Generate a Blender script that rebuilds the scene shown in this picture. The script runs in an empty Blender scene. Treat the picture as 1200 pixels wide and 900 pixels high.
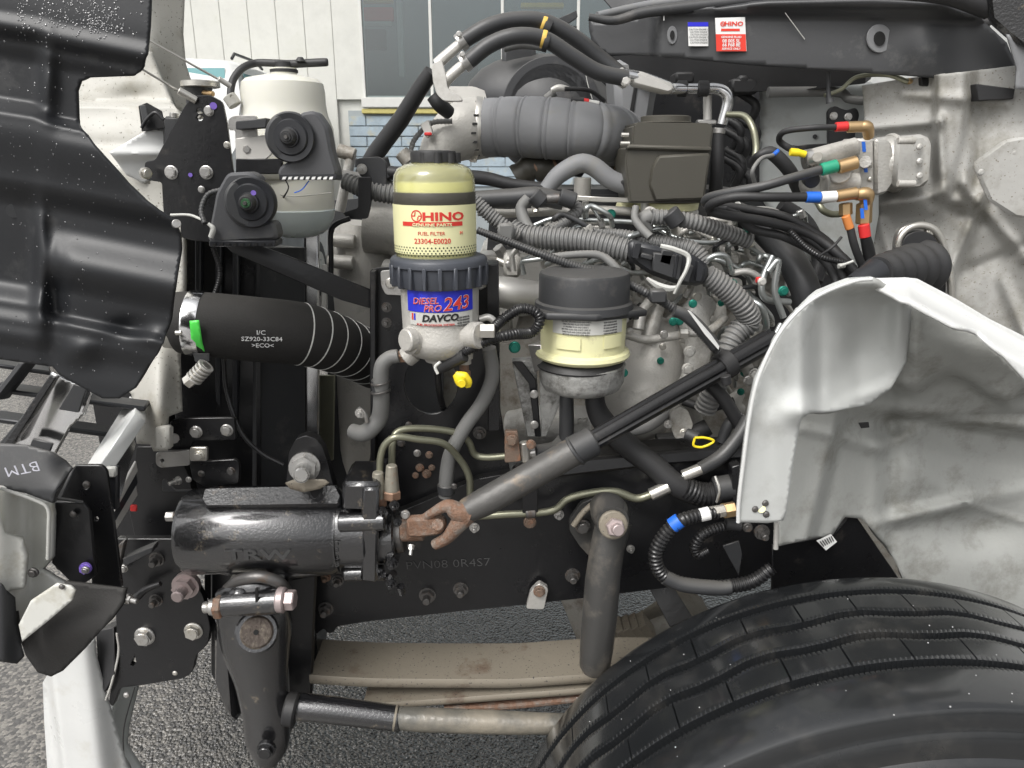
import bpy, bmesh, math, random
import numpy as np
from mathutils import Vector, Matrix
from mathutils.geometry import delaunay_2d_cdt
random.seed(7)
scene = bpy.context.scene
C = scene.collection
# ------------------------------------------------------------------ camera
F = 870.0; PITCH = math.radians(17.0); CAM = Vector((0, 0, 1.64))
cam_d = bpy.data.cameras.new("camera"); cam = bpy.data.objects.new("camera", cam_d); C.objects.link(cam)
cam.location = CAM; cam.rotation_euler = (math.radians(90) - PITCH, 0, 0)
cam_d.sensor_width = 36; cam_d.lens = F / 1200 * 36; cam_d.clip_start = 0.02; cam_d.clip_end = 500
scene.camera = cam
# ------------------------------------------------------------------ light (overcast)
w = bpy.data.worlds.new("World"); scene.world = w; w.use_nodes = True
nt = w.node_tree; bg = nt.nodes['Background']
sky = nt.nodes.new('ShaderNodeTexSky'); sky.sky_type = 'NISHITA'; sky.sun_disc = False
SUN_EL = math.radians(52); SUN_ROT = math.radians(215)
sky.sun_elevation = SUN_EL; sky.sun_rotation = SUN_ROT; sky.air_density = 1.0; sky.dust_density = 6.0; sky.ozone_density = 1.0
hs = nt.nodes.new('ShaderNodeHueSaturation'); hs.inputs['Saturation'].default_value = 0.12
nt.links.new(sky.outputs[0], hs.inputs['Color']); nt.links.new(hs.outputs[0], bg.inputs['Color'])
bg.inputs['Strength'].default_value = 0.135
sd = bpy.data.lights.new("sun", 'SUN'); sd.energy = 0.9; sd.angle = math.radians(25); sd.color = (1, 0.97, 0.93)
so = bpy.data.objects.new("sun", sd); C.objects.link(so)
sdir = Vector((math.cos(SUN_EL) * math.sin(SUN_ROT), math.cos(SUN_EL) * math.cos(SUN_ROT), math.sin(SUN_EL)))
so.rotation_euler = (-sdir).to_track_quat('-Z', 'Y').to_euler(); so.location = (0, -3, 6)
vs = scene.view_settings; vs.view_transform = 'Standard'; vs.look = 'None'; vs.exposure = 0.62; vs.gamma = 1
# ------------------------------------------------------------------ projection helpers
cp, sp_ = math.cos(PITCH), math.sin(PITCH)
def D(py, Y):
    v = -(py - 450) / F
    return Y / (cp + v * sp_)
def W(px, py, Y):
    v = -(py - 450) / F; t = D(py, Y)
    return Vector(((px - 600) / F * t, Y, CAM.z + t * (-sp_ + v * cp)))
def S(n, py, Y):            # n photo pixels at that place, in metres
    return n * D(py, Y) / F
# ------------------------------------------------------------------ materials
MT = {}
def mat(name, col, rough=0.5, metal=0.0, var=0.15, vs_=6.0, bump=0.0, bs=60.0, dirt=None, dirt_amt=0.5, dirt_scale=8.0,
        coat=0.0, rvar=0.15, spec=0.5, trans=0.0, sss=0.0, dust=0.0, fleck=None):
    m = bpy.data.materials.new(name); m.use_nodes = True; n = m.node_tree; L = n.links.new
    p = n.nodes['Principled BSDF']; tc = n.nodes.new('ShaderNodeTexCoord'); geo = n.nodes.new('ShaderNodeNewGeometry')
    src = geo.outputs['Position']
    nz = n.nodes.new('ShaderNodeTexNoise'); nz.inputs['Scale'].default_value = vs_; nz.inputs['Detail'].default_value = 6; nz.inputs['Roughness'].default_value = 0.65
    L(src, nz.inputs['Vector'])
    mx = n.nodes.new('ShaderNodeMix'); mx.data_type = 'RGBA'
    c = Vector(col[:3]); a = c * (1 - var); b = c * (1 + var)
    mx.inputs[6].default_value = (*a, 1); mx.inputs[7].default_value = (*b, 1)
    L(nz.outputs['Fac'], mx.inputs[0]); out = mx.outputs[2]
    if dirt:
        dn = n.nodes.new('ShaderNodeTexNoise'); dn.inputs['Scale'].default_value = dirt_scale; dn.inputs['Detail'].default_value = 8; dn.inputs['Roughness'].default_value = 0.7
        L(src, dn.inputs['Vector'])
        r = n.nodes.new('ShaderNodeMapRange'); r.inputs[1].default_value = 0.62 - 0.3 * dirt_amt; r.inputs[2].default_value = 0.74 - 0.12 * dirt_amt
        L(dn.outputs['Fac'], r.inputs[0])
        m2 = n.nodes.new('ShaderNodeMix'); m2.data_type = 'RGBA'; L(r.outputs[0], m2.inputs[0]); L(out, m2.inputs[6]); m2.inputs[7].default_value = (*dirt, 1)
        out = m2.outputs[2]
        if metal > 0:
            mm = n.nodes.new('ShaderNodeMapRange'); mm.inputs[3].default_value = metal; mm.inputs[4].default_value = metal * 0.25
            L(r.outputs[0], mm.inputs[0]); L(mm.outputs[0], p.inputs['Metallic'])
    if dust > 0:       # settled dust on upward faces
        sx = n.nodes.new('ShaderNodeSeparateXYZ'); L(geo.outputs['Normal'], sx.inputs[0])
        dr = n.nodes.new('ShaderNodeMapRange'); dr.inputs[1].default_value = 0.2; dr.inputs[2].default_value = 1.0; dr.inputs[4].default_value = dust
        L(sx.outputs['Z'], dr.inputs[0])
        m3 = n.nodes.new('ShaderNodeMix'); m3.data_type = 'RGBA'; L(dr.outputs[0], m3.inputs[0]); L(out, m3.inputs[6]); m3.inputs[7].default_value = (0.30, 0.28, 0.24, 1)
        out = m3.outputs[2]
    if fleck:
        fv = n.nodes.new('ShaderNodeTexNoise'); fv.inputs['Scale'].default_value = 260; fv.inputs['Detail'].default_value = 2; L(src, fv.inputs['Vector'])
        fr = n.nodes.new('ShaderNodeMapRange'); fr.inputs[1].default_value = 0.66; fr.inputs[2].default_value = 0.70; L(fv.outputs['Fac'], fr.inputs[0])
        m4 = n.nodes.new('ShaderNodeMix'); m4.data_type = 'RGBA'; L(fr.outputs[0], m4.inputs[0]); L(out, m4.inputs[6]); m4.inputs[7].default_value = (*fleck, 1)
        out = m4.outputs[2]
    L(out, p.inputs['Base Color'])
    rr = n.nodes.new('ShaderNodeMapRange'); rr.inputs[3].default_value = max(0.02, rough - rvar); rr.inputs[4].default_value = min(1, rough + rvar)
    n2 = n.nodes.new('ShaderNodeTexNoise'); n2.inputs['Scale'].default_value = vs_ * 3; n2.inputs['Detail'].default_value = 5; L(src, n2.inputs['Vector'])
    L(n2.outputs['Fac'], rr.inputs[0]); L(rr.outputs[0], p.inputs['Roughness'])
    if not (dirt and metal > 0): p.inputs['Metallic'].default_value = metal
    p.inputs['Coat Weight'].default_value = coat; p.inputs['Coat Roughness'].default_value = 0.12
    p.inputs['Specular IOR Level'].default_value = spec
    if trans: p.inputs['Transmission Weight'].default_value = trans
    if sss:
        p.inputs['Subsurface Weight'].default_value = sss; p.inputs['Subsurface Radius'].default_value = (0.02, 0.02, 0.015)
    if bump:
        bn = n.nodes.new('ShaderNodeTexNoise'); bn.inputs['Scale'].default_value = bs; bn.inputs['Detail'].default_value = 4; L(src, bn.inputs['Vector'])
        bp = n.nodes.new('ShaderNodeBump'); bp.inputs['Strength'].default_value = min(1, bump); bp.inputs['Distance'].default_value = 0.002
        L(bn.outputs['Fac'], bp.inputs['Height']); L(bp.outputs[0], p.inputs['Normal'])
    MT[name] = m; return m
mat('black_paint', (0.010, 0.010, 0.011), 0.30, bump=0.15, bs=120, dirt=(0.05, 0.045, 0.04), dirt_amt=0.05, dirt_scale=14, rvar=0.12, dust=0.03)
mat('black_gloss', (0.009, 0.009, 0.010), 0.16, bump=0.55, bs=230, rvar=0.08, coat=0.4, dirt=(0.10, 0.08, 0.06), dirt_amt=0.08, dirt_scale=30)
mat('black_plastic', (0.022, 0.023, 0.026), 0.36, bump=0.06, bs=300, rvar=0.08, dirt=(0.06, 0.06, 0.06), dirt_amt=0.06, dirt_scale=12)
mat('dark_plastic', (0.035, 0.036, 0.038), 0.5, bump=0.1, bs=200, dust=0.12, dirt=(0.09, 0.085, 0.08), dirt_amt=0.15)
mat('cowl_plastic', (0.040, 0.041, 0.043), 0.42, bump=0.08, bs=150, dirt=(0.12, 0.12, 0.115), dirt_amt=0.25, dirt_scale=7, rvar=0.1)
mat('rubber', (0.022, 0.022, 0.023), 0.55, bump=0.15, bs=180, dust=0.05)
mat('rubber_matte', (0.026, 0.025, 0.024), 0.75, bump=0.3, bs=400, dust=0.05, spec=0.35)
mat('rubber_grey', (0.19, 0.193, 0.198), 0.6, bump=0.2, bs=90, dirt=(0.20, 0.195, 0.18), dirt_amt=0.25, dirt_scale=18)
mat('hose_grey', (0.16, 0.16, 0.155), 0.6, bump=0.12, bs=120, dust=0.25)
mat('hose_dark', (0.040, 0.041, 0.043), 0.45, bump=0.12, bs=120, dust=0.2)
mat('loom', (0.15, 0.15, 0.148), 0.5, dust=0.25, dirt=(0.19, 0.18, 0.16), dirt_amt=0.2)
mat('loom_black', (0.014, 0.014, 0.015), 0.3, dust=0.05)
mat('cast_alu', (0.50, 0.49, 0.46), 0.45, metal=0.45, bump=0.5, bs=260, dirt=(0.22, 0.20, 0.165), dirt_amt=0.35, dirt_scale=14)
mat('cast_alu_light', (0.47, 0.455, 0.42), 0.48, metal=0.25, bump=0.4, bs=300, dirt=(0.30, 0.29, 0.26), dirt_amt=0.3, dirt_scale=22)
mat('cast_dirty', (0.36, 0.345, 0.31), 0.6, metal=0.35, bump=0.5, bs=160, dirt=(0.12, 0.09, 0.06), dirt_amt=0.45, dirt_scale=16)
mat('pale_alu', (0.60, 0.585, 0.55), 0.42, metal=0.5, bump=0.12, bs=80, dirt=(0.36, 0.34, 0.30), dirt_amt=0.25)
mat('zinc', (0.62, 0.60, 0.55), 0.32, metal=0.85, bump=0.1, bs=200, dirt=(0.35, 0.31, 0.22), dirt_amt=0.2, dirt_scale=40)
mat('bolt_steel', (0.50, 0.49, 0.47), 0.34, metal=0.85, bump=0.15, bs=300, dirt=(0.22, 0.19, 0.15), dirt_amt=0.25, dirt_scale=60)
mat('bolt_dark', (0.14, 0.135, 0.13), 0.4, metal=0.7, bump=0.2, bs=300, dirt=(0.10, 0.07, 0.05), dirt_amt=0.35, dirt_scale=60)
mat('bolt_rust', (0.20, 0.145, 0.11), 0.65, metal=0.3, bump=0.5, bs=300, dirt=(0.28, 0.13, 0.07), dirt_amt=0.5, dirt_scale=70)
mat('bolt_pink', (0.42, 0.35, 0.34), 0.45, metal=0.5, bump=0.1, bs=300)
mat('green_bolt', (0.02, 0.20, 0.15), 0.35, metal=0.5)
mat('chrome_strip', (0.72, 0.72, 0.72), 0.16, metal=1.0, bump=0.05, bs=30)
mat('pipe_olive', (0.26, 0.26, 0.19), 0.36, metal=0.65, bump=0.1, bs=120, dirt=(0.18, 0.15, 0.10), dirt_amt=0.15, dirt_scale=30)
mat('pipe_zinc', (0.46, 0.48, 0.47), 0.3, metal=0.8, bump=0.1, bs=120, dirt=(0.26, 0.25, 0.21), dirt_amt=0.2, dirt_scale=30)
mat('rust', (0.20, 0.115, 0.075), 0.8, metal=0.1, var=0.4, vs_=50, bump=1.0, bs=260, dirt=(0.22, 0.20, 0.175), dirt_amt=0.55, dirt_scale=45)
mat('shaft_grey', (0.095, 0.092, 0.087), 0.5, metal=0.3, bump=0.5, bs=90, dirt=(0.22, 0.17, 0.12), dirt_amt=0.2, dirt_scale=20)
mat('spring_tan', (0.21, 0.185, 0.145), 0.6, metal=0.1, bump=0.25, bs=80, dirt=(0.09, 0.05, 0.03), dirt_amt=0.15, dirt_scale=9, fleck=(0.03, 0.03, 0.03))
mat('rod_mixed', (0.12, 0.115, 0.10), 0.3, metal=0.1, bump=0.6, bs=90, dirt=(0.26, 0.23, 0.18), dirt_amt=0.55, dirt_scale=6)
mat('damper_paint', (0.045, 0.044, 0.042), 0.42, bump=0.15, bs=90, dirt=(0.14, 0.125, 0.105), dirt_amt=0.4, dirt_scale=9)
mat('white_paint', (0.62, 0.625, 0.61), 0.32, bump=0.04, bs=60, dirt=(0.55, 0.54, 0.50), dirt_amt=0.15, dirt_scale=9, coat=0.3)
mat('fender_shaded', (0.37, 0.375, 0.355), 0.8, bump=0.3, bs=110, spec=.15, rvar=.05, dirt=(0.20, 0.195, 0.17), dirt_amt=0.45, dirt_scale=9)  # darker copy of the fender plastic: arch shade in the base colour, plus grime
mat('fender_lit', (0.47, 0.48, 0.465), 0.7, bump=0.1, bs=60, spec=.2, rvar=.05, dirt=(0.34, 0.34, 0.32), dirt_amt=0.3, dirt_scale=5)  # paler copy of the same plastic, sky light on the leaf put into its colour
mat('fibreglass', (0.45, 0.44, 0.40), 0.5, bump=0.25, bs=50, dirt=(0.35, 0.33, 0.28), dirt_amt=0.3, dirt_scale=22, fleck=(0.16, 0.15, 0.12))
mat('firewall', (0.37, 0.365, 0.345), 0.58, bump=0.4, bs=70, spec=.35, rvar=.1, dirt=(0.20, 0.19, 0.16), dirt_amt=0.5, dirt_scale=9, fleck=(0.20, 0.18, 0.15))
mat('cab_pale', (0.44, 0.46, 0.45), 0.4, dirt=(0.33, 0.33, 0.31), dirt_amt=0.3)
mat('tank_white', (0.66, 0.65, 0.58), 0.35, sss=0.4, var=0.03, rvar=0.05)
mat('tank_fluid', (0.50, 0.55, 0.54), 0.3, sss=0.4, var=0.03)
mat('cream_plastic', (0.72, 0.70, 0.42), 0.35, sss=0.2, var=0.05, dirt=(0.5, 0.46, 0.28), dirt_amt=0.12, dirt_scale=30)
mat('olive_plastic', (0.060, 0.056, 0.045), 0.48, bump=0.12, bs=250, dust=0.1)
mat('collar_plastic', (0.055, 0.060, 0.072), 0.42, bump=0.1, bs=200)
mat('brass', (0.55, 0.38, 0.20), 0.35, metal=0.8, bump=0.1, bs=100)
mat('copper', (0.30, 0.19, 0.13), 0.55, metal=0.5, bump=0.3, bs=160)
def flat(n, c, r=0.4): return mat(n, c, r, var=0.03, rvar=0.03)
flat('blue', (0.02, 0.14, 0.62)); flat('green', (0.02, 0.28, 0.16)); flat('red', (0.62, 0.03, 0.03)); flat('orange', (0.62, 0.22, 0.06))
flat('yellow', (0.80, 0.62, 0.02)); flat('lime', (0.10, 0.80, 0.10)); flat('white_label', (0.78, 0.78, 0.76)); flat('cream_label', (0.74, 0.72, 0.42))
flat('ink_red', (0.60, 0.04, 0.03)); flat('ink_blue', (0.02, 0.02, 0.55)); flat('ink_black', (0.015, 0.015, 0.015)); flat('ink_white', (0.62, 0.62, 0.62)); flat('ink_grey', (0.10, 0.10, 0.10))
flat('cobalt', (0.02, 0.03, 0.50)); flat('purple', (0.22, 0.14, 0.55)); flat('sticker_red', (0.72, 0.05, 0.03)); flat('label_grey', (0.50, 0.50, 0.47)); flat('pale_stripe', (0.60, 0.60, 0.57))
flat('perfor', (0.03, 0.035, 0.02)); flat('chalk', (0.50, 0.50, 0.56)); flat('tape_gold', (0.70, 0.46, 0.10)); flat('hole_black', (0.004, 0.004, 0.004), 0.8)
flat('drop', (0.4, 0.4, 0.4), 0.05); mat('horn_grey', (0.065, 0.066, 0.07), 0.45, bump=.1, bs=200, dirt=(0.10, .10, .095), dirt_amt=.2)
def clear(name, tint, gloss_rough=0.05, fac=0.12, milk=None):
    m = bpy.data.materials.new(name); m.use_nodes = True; n = m.node_tree
    n.nodes.remove(n.nodes['Principled BSDF']); o = n.nodes['Material Output']
    t = n.nodes.new('ShaderNodeBsdfTransparent'); t.inputs[0].default_value = (*tint, 1)
    g = n.nodes.new('ShaderNodeBsdfGlossy'); g.inputs['Roughness'].default_value = gloss_rough
    fr0 = n.nodes.new('ShaderNodeLayerWeight'); fr0.inputs[0].default_value = 0.5; fr = n.nodes.new('ShaderNodeMath'); fr.operation = 'POWER'; fr.inputs[1].default_value = 3.0; n.links.new(fr0.outputs['Facing'], fr.inputs[0])
    ad = n.nodes.new('ShaderNodeMath'); ad.operation = 'ADD'; ad.inputs[1].default_value = fac; ad.use_clamp = True
    mx = n.nodes.new('ShaderNodeMixShader'); n.links.new(fr.outputs[0], ad.inputs[0]); n.links.new(ad.outputs[0], mx.inputs[0])
    n.links.new(t.outputs[0], mx.inputs[1]); n.links.new(g.outputs[0], mx.inputs[2]); n.links.new(mx.outputs[0], o.inputs[0])
    if milk:
        df = n.nodes.new('ShaderNodeBsdfDiffuse'); df.inputs[0].default_value = (*milk[:3], 1); tl = n.nodes.new('ShaderNodeBsdfTranslucent'); tl.inputs[0].default_value = (*milk[:3], 1)
        ms = n.nodes.new('ShaderNodeMixShader'); ms.inputs[0].default_value = .5; n.links.new(df.outputs[0], ms.inputs[1]); n.links.new(tl.outputs[0], ms.inputs[2])
        m3 = n.nodes.new('ShaderNodeMixShader'); m3.inputs[0].default_value = milk[3]; n.links.new(t.outputs[0], m3.inputs[1]); n.links.new(ms.outputs[0], m3.inputs[2]); n.links.new(m3.outputs[0], mx.inputs[1])
    MT[name] = m
clear('clear_bowl', (0.97, 0.96, 0.80), 0.06, 0.07, (0.86, 0.84, 0.52, .42))
m = mat('fuel', (0.72, 0.72, 0.38), 0.12, var=0.02); m.node_tree.nodes['Principled BSDF'].inputs['Transmission Weight'].default_value = 0.0
m = mat('pane_glass', (0.11, 0.135, 0.14), 0.03, var=0.3, vs_=1.2, rvar=0.01)
clear('window_glass', (0.62, 0.70, 0.71), 0.03, 0.16)
m = mat('water_drop', (0.03, 0.03, 0.035), 0.03, var=0, rvar=0.0, spec=0.9)
def drop_mat():
    m = MT['water_drop']; p = m.node_tree.nodes['Principled BSDF']; p.inputs['Transmission Weight'].default_value = 0.4; p.inputs['Coat Weight'].default_value = 1
drop_mat()
# wet asphalt
def asphalt():
    m = bpy.data.materials.new('asphalt'); m.use_nodes = True; n = m.node_tree; L = n.links.new; p = n.nodes['Principled BSDF']
    def N(t, **k):
        q = n.nodes.new(t)
        for a_, v_ in k.items(): q.inputs[a_].default_value = v_
        return q
    g = n.nodes.new('ShaderNodeNewGeometry'); src = g.outputs['Position']
    vo = N('ShaderNodeTexVoronoi', Scale=105); L(src, vo.inputs['Vector']); v2 = N('ShaderNodeTexNoise', Scale=85, Detail=3); L(src, v2.inputs['Vector'])
    ad = n.nodes.new('ShaderNodeMath'); ad.operation = 'SUBTRACT'; L(v2.outputs['Fac'], ad.inputs[0]); L(vo.outputs['Distance'], ad.inputs[1])
    # soaked patch under the engine, drier paving round it
    wet = n.nodes.new('ShaderNodeTexNoise'); wet.inputs['Scale'].default_value = 1.6; wet.inputs['Detail'].default_value = 6; L(src, wet.inputs['Vector'])
    vm = n.nodes.new('ShaderNodeVectorMath'); vm.operation = 'DISTANCE'; vm.inputs[1].default_value = (0.55, 2.3, 0); L(src, vm.inputs[0])
    s1 = n.nodes.new('ShaderNodeMath'); s1.operation = 'MULTIPLY_ADD'; s1.inputs[1].default_value = 0.9; L(wet.outputs['Fac'], s1.inputs[0]); L(vm.outputs['Value'], s1.inputs[2])
    wm = n.nodes.new('ShaderNodeMapRange'); wm.inputs[1].default_value = 1.75; wm.inputs[2].default_value = 2.4; wm.inputs[3].default_value = 1; wm.inputs[4].default_value = 0; L(s1.outputs[0], wm.inputs[0])
    bd_ = n.nodes.new('ShaderNodeMapRange'); bd_.inputs[3].default_value = 0.0022; bd_.inputs[4].default_value = 0.02; L(wm.outputs[0], bd_.inputs[0])
    bp = n.nodes.new('ShaderNodeBump'); bp.inputs['Strength'].default_value = 1; L(bd_.outputs[0], bp.inputs['Distance']); L(ad.outputs[0], bp.inputs['Height']); L(bp.outputs[0], p.inputs['Normal'])
    def ramp(c0, c1, p0, p1):
        cr = n.nodes.new('ShaderNodeValToRGB'); e = cr.color_ramp.elements; e[0].color = (*c0, 1); e[1].color = (*c1, 1); e[0].position = p0; e[1].position = p1; L(vo.outputs['Color'], cr.inputs[0]); return cr
    dry = ramp((0.09, 0.087, 0.085), (0.28, 0.262, 0.235), .35, .98); wt = ramp((0.008, 0.008, 0.008), (0.06, 0.056, 0.05), .3, .98)
    mx = n.nodes.new('ShaderNodeMix'); mx.data_type = 'RGBA'; L(wm.outputs[0], mx.inputs[0]); L(dry.outputs[0], mx.inputs[6]); L(wt.outputs[0], mx.inputs[7]); L(mx.outputs[2], p.inputs['Base Color'])
    mr = n.nodes.new('ShaderNodeMapRange'); mr.inputs[3].default_value = 0.27; mr.inputs[4].default_value = 0.05; L(wm.outputs[0], mr.inputs[0]); L(mr.outputs[0], p.inputs['Roughness'])
    cw_ = n.nodes.new('ShaderNodeMath'); cw_.operation = 'MULTIPLY'; cw_.inputs[1].default_value = .8; L(wm.outputs[0], cw_.inputs[0]); L(cw_.outputs[0], p.inputs['Coat Weight']); p.inputs['Coat Roughness'].default_value = .05
    L(bp.outputs[0], p.inputs['Coat Normal'])
    MT['asphalt'] = m
asphalt()
# wet tyre rubber
def tyre_mat():
    m = mat('tyre_rubber', (0.012, 0.013, 0.014), 0.24, bump=0.15, bs=60, rvar=0.1, coat=0.9, spec=0.5, dirt=(0.035, 0.034, 0.032), dirt_amt=0.3, dirt_scale=10)
tyre_mat()
# ------------------------------------------------------------------ object helpers
PATH = {}; WO = {}            # world origins of parents
def level(p):      # thing > part > sub-part, never deeper
    while p is not None and p.parent is not None and p.parent.parent is not None: p = p.parent
    return p
def link(name, me, m=None, parent=None, smooth=True, label=None, kind=None, recenter=True, sharp=38):
    parent = level(parent)
    if recenter and len(me.vertices):
        n = len(me.vertices); co = np.empty(n * 3, dtype=np.float32); me.vertices.foreach_get('co', co); co = co.reshape(-1, 3)
        c = (co.min(0) + co.max(0)) / 2; co -= c; me.vertices.foreach_set('co', co.ravel()); me.update(); loc = Vector(c.tolist())
    else: loc = Vector((0, 0, 0))
    o = bpy.data.objects.new(name, me); C.objects.link(o)
    if m:
        me.materials.clear(); me.materials.append(MT[m])
    WO[o.name] = loc.copy()
    if parent is not None:
        o.parent = parent; o.location = loc - WO[parent.name]
    else: o.location = loc
    if smooth:
        me.polygons.foreach_set('use_smooth', [True] * len(me.polygons))
        try: me.set_sharp_from_angle(angle=math.radians(sharp))
        except Exception: pass
    if label: o['label'] = label
    if kind: o['kind'] = kind
    return o
def empty(name, loc, label, cat, group=None, parent=None):
    o = bpy.data.objects.new(name, None); C.objects.link(o); o.empty_display_size = 0.1; WO[o.name] = Vector(loc)
    o.location = Vector(loc) - (WO[parent.name] if parent else Vector((0, 0, 0))); o.parent = parent
    if label: o['label'] = label
    if cat: o['category'] = cat
    if group: o['group'] = group
    return o
def bm_me(bm, name='m'):
    me = bpy.data.meshes.new(name); bm.normal_update(); bm.to_mesh(me); bm.free(); return me
def crom(pts, per=8):
    """Catmull-Rom through tuples (any length)."""
    P = [np.array(p, float) for p in pts]
    if len(P) < 3:
        return [P[0] + (P[-1] - P[0]) * i / per for i in range(per + 1)]
    Q = [2 * P[0] - P[1]] + P + [2 * P[-1] - P[-2]]; out = []
    for i in range(1, len(Q) - 2):
        for k in range(per):
            t = k / per; a, b, c, d = Q[i - 1:i + 3]
            out.append(0.5 * ((2 * b) + (-a + c) * t + (2 * a - 5 * b + 4 * c - d) * t * t + (-a + 3 * b - 3 * c + d) * t ** 3))
    out.append(P[-1]); return out
def sweep(P, R, seg=14, bm=None, cap=True):
    bm = bm or bmesh.new(); n = len(P); P = [Vector(p) for p in P]
    T = [(P[min(i + 1, n - 1)] - P[max(i - 1, 0)]).normalized() for i in range(n)]
    u = T[0].orthogonal().normalized(); rings = []
    for i in range(n):
        u = (u - T[i] * u.dot(T[i])).normalized(); v = T[i].cross(u)
        rings.append([bm.verts.new(P[i] + (u * math.cos(a) + v * math.sin(a)) * R[i]) for a in [2 * math.pi * k / seg for k in range(seg)]])
    for i in range(n - 1):
        for k in range(seg):
            bm.faces.new((rings[i][k], rings[i][(k + 1) % seg], rings[i + 1][(k + 1) % seg], rings[i + 1][k]))
    if cap: bm.faces.new(rings[0][::-1]); bm.faces.new(rings[-1])
    return bm
def path3(pts, per=8, smooth=True):
    """pts: (px,py,Y[,r]) -> world pts and radii (m)"""
    r0 = None; full = []
    for p in pts: full.append(p)
    if smooth: full = crom(full, per)
    return full
def tube(name, pts, m, parent, r=None, corr=0, seg=14, per=8, label=None, smooth=True, corr_amp=0.08, kind=None):
    pp = [(p[0], p[1], p[2], p[3] if len(p) > 3 else r) for p in pts]
    full = path3(pp, per, smooth)
    P = [W(a[0], a[1], a[2]) for a in full]; R = [S(a[3], a[1], a[2]) for a in full]
    if corr:
        L = [0]
        for i in range(1, len(P)): L.append(L[-1] + (P[i] - P[i - 1]).length)
        per_m = S(corr, full[0][1], full[0][2]); N = max(8, int(L[-1] / per_m * 4)); P2, R2 = [], []
        k = 0
        for i in range(N + 1):
            s = L[-1] * i / N
            while k < len(L) - 2 and L[k + 1] < s: k += 1
            t = (s - L[k]) / max(1e-9, L[k + 1] - L[k]); P2.append(P[k].lerp(P[k + 1], t)); rr = R[k] * (1 - t) + R[k + 1] * t
            R2.append(rr * (1 + (corr_amp if i % 4 in (0, 1) else -corr_amp * 0.8)))
        P, R = P2, R2
    PATH[name] = (full, P, R)
    return link(name, bm_me(sweep(P, R, seg)), m, parent, label=label, kind=kind)
def band(nm, path, px, w_, extra, m, parent, label=None):
    full, P, R = PATH[path]; i = min(range(len(full)), key=lambda k: abs(full[k][0] - px)); i = max(1, min(len(P) - 2, i)); j = i + 1 if full[i][0] < px else i - 1
    t = abs(px - full[i][0]) / max(1e-6, abs(full[j][0] - full[i][0])); t = min(1, t); c = P[i].lerp(P[j], t); r = R[i] * (1 - t) + R[j] * t; T = (P[i + 1] - P[i - 1]).normalized()
    r += S(extra, full[i][1], full[i][2]); h = S(w_, full[i][1], full[i][2]) / 2
    return link(nm, bm_me(sweep([c - T * h, c - T * h * .7, c + T * h * .7, c + T * h], [r * .985, r, r, r * .985], 44)), m, parent, label=label)
def cyl(name, a, b, ra, m, parent, rb=None, seg=20, label=None, bev=True):
    """cylinder between (px,py,Y) a and b; radii in px"""
    rb = rb if rb is not None else ra
    A, B = W(*a), W(*b); RA, RB = S(ra, a[1], a[2]), S(rb, b[1], b[2]); d = B - A; L = d.length; e = min(L * 0.2, RA * 0.12, 0.003) if bev else 0
    if e > 0: P = [A, A + d * (e / L), B - d * (e / L), B]; R = [RA - e, RA, RB, RB - e]
    else: P = [A, B]; R = [RA, RB]
    return link(name, bm_me(sweep(P, R, seg)), m, parent, label=label)
def ring(name, a, b, r, m, parent, wall=2.0, seg=24, label=None):
    return cyl(name, a, b, r, m, parent, seg=seg, label=label)
def lathe_bm(x, y, prof, seg=40, bm=None):
    bm = bm or bmesh.new(); rings = []
    for z, r in prof:
        rings.append([bm.verts.new((x + r * math.cos(2 * math.pi * k / seg), y + r * math.sin(2 * math.pi * k / seg), z)) for k in range(seg)])
    for i in range(len(rings) - 1):
        for k in range(seg):
            bm.faces.new((rings[i][(k + 1) % seg], rings[i][k], rings[i + 1][k], rings[i + 1][(k + 1) % seg]))
    bm.faces.new(rings[0]); bm.faces.new(rings[-1][::-1]); return bm
REF = None
def lathe(name, cx, Y, prof, m, parent, seg=40, label=None, cap=True):
    """vertical axis at photo column cx, depth Y; prof (py, r_px) top to bottom. Silhouette radius."""
    mid = REF or prof[len(prof) // 2][0]; x = W(cx, mid, Y).x
    pr = [(W(cx, py, Y).z, max(1e-4, S(r, mid, Y))) for py, r in prof]
    bm = lathe_bm(x, Y, pr, seg); bmesh.ops.recalc_face_normals(bm, faces=bm.faces)
    return link(name, bm_me(bm), m, parent, label=label)
def slab(name, pts, th, m, parent, bev=0.0012, label=None, smooth=True, kind=None, back=True):
    """polygon of (px,py,Y) points extruded th metres away from camera"""
    bm = bmesh.new(); vs_l = [bm.verts.new(W(*p)) for p in pts]; f = bm.faces.new(vs_l); f.normal_update()
    n = f.normal.copy()
    if n.dot(CAM - vs_l[0].co) < 0: f.normal_flip(); n = -n
    ext = bmesh.ops.extrude_face_region(bm, geom=[f]); nv = [e for e in ext['geom'] if isinstance(e, bmesh.types.BMVert)]
    bmesh.ops.translate(bm, verts=nv, vec=-n * th); bmesh.ops.recalc_face_normals(bm, faces=bm.faces)
    if bev:
        be = min(bev, th * 0.4)
        bmesh.ops.bevel(bm, geom=list(bm.edges), offset=be, segments=1, affect='EDGES', clamp_overlap=True)
    return link(name, bm_me(bm), m, parent, label=label, kind=kind)
def rnd(poly, r, n=4):
    """round corners of px polygon"""
    out = []; N = len(poly)
    for i in range(N):
        p = np.array(poly[i][:2], float); a = np.array(poly[i - 1][:2], float); b = np.array(poly[(i + 1) % N][:2], float)
        la, lb = np.linalg.norm(a - p), np.linalg.norm(b - p); rr = min(r, la * 0.45, lb * 0.45)
        s = p + (a - p) / la * rr; e = p + (b - p) / lb * rr
        for k in range(n + 1):
            t = k / n; q = (1 - t) ** 2 * s + 2 * t * (1 - t) * p + t * t * e; out.append((q[0], q[1]))
    return out
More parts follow.
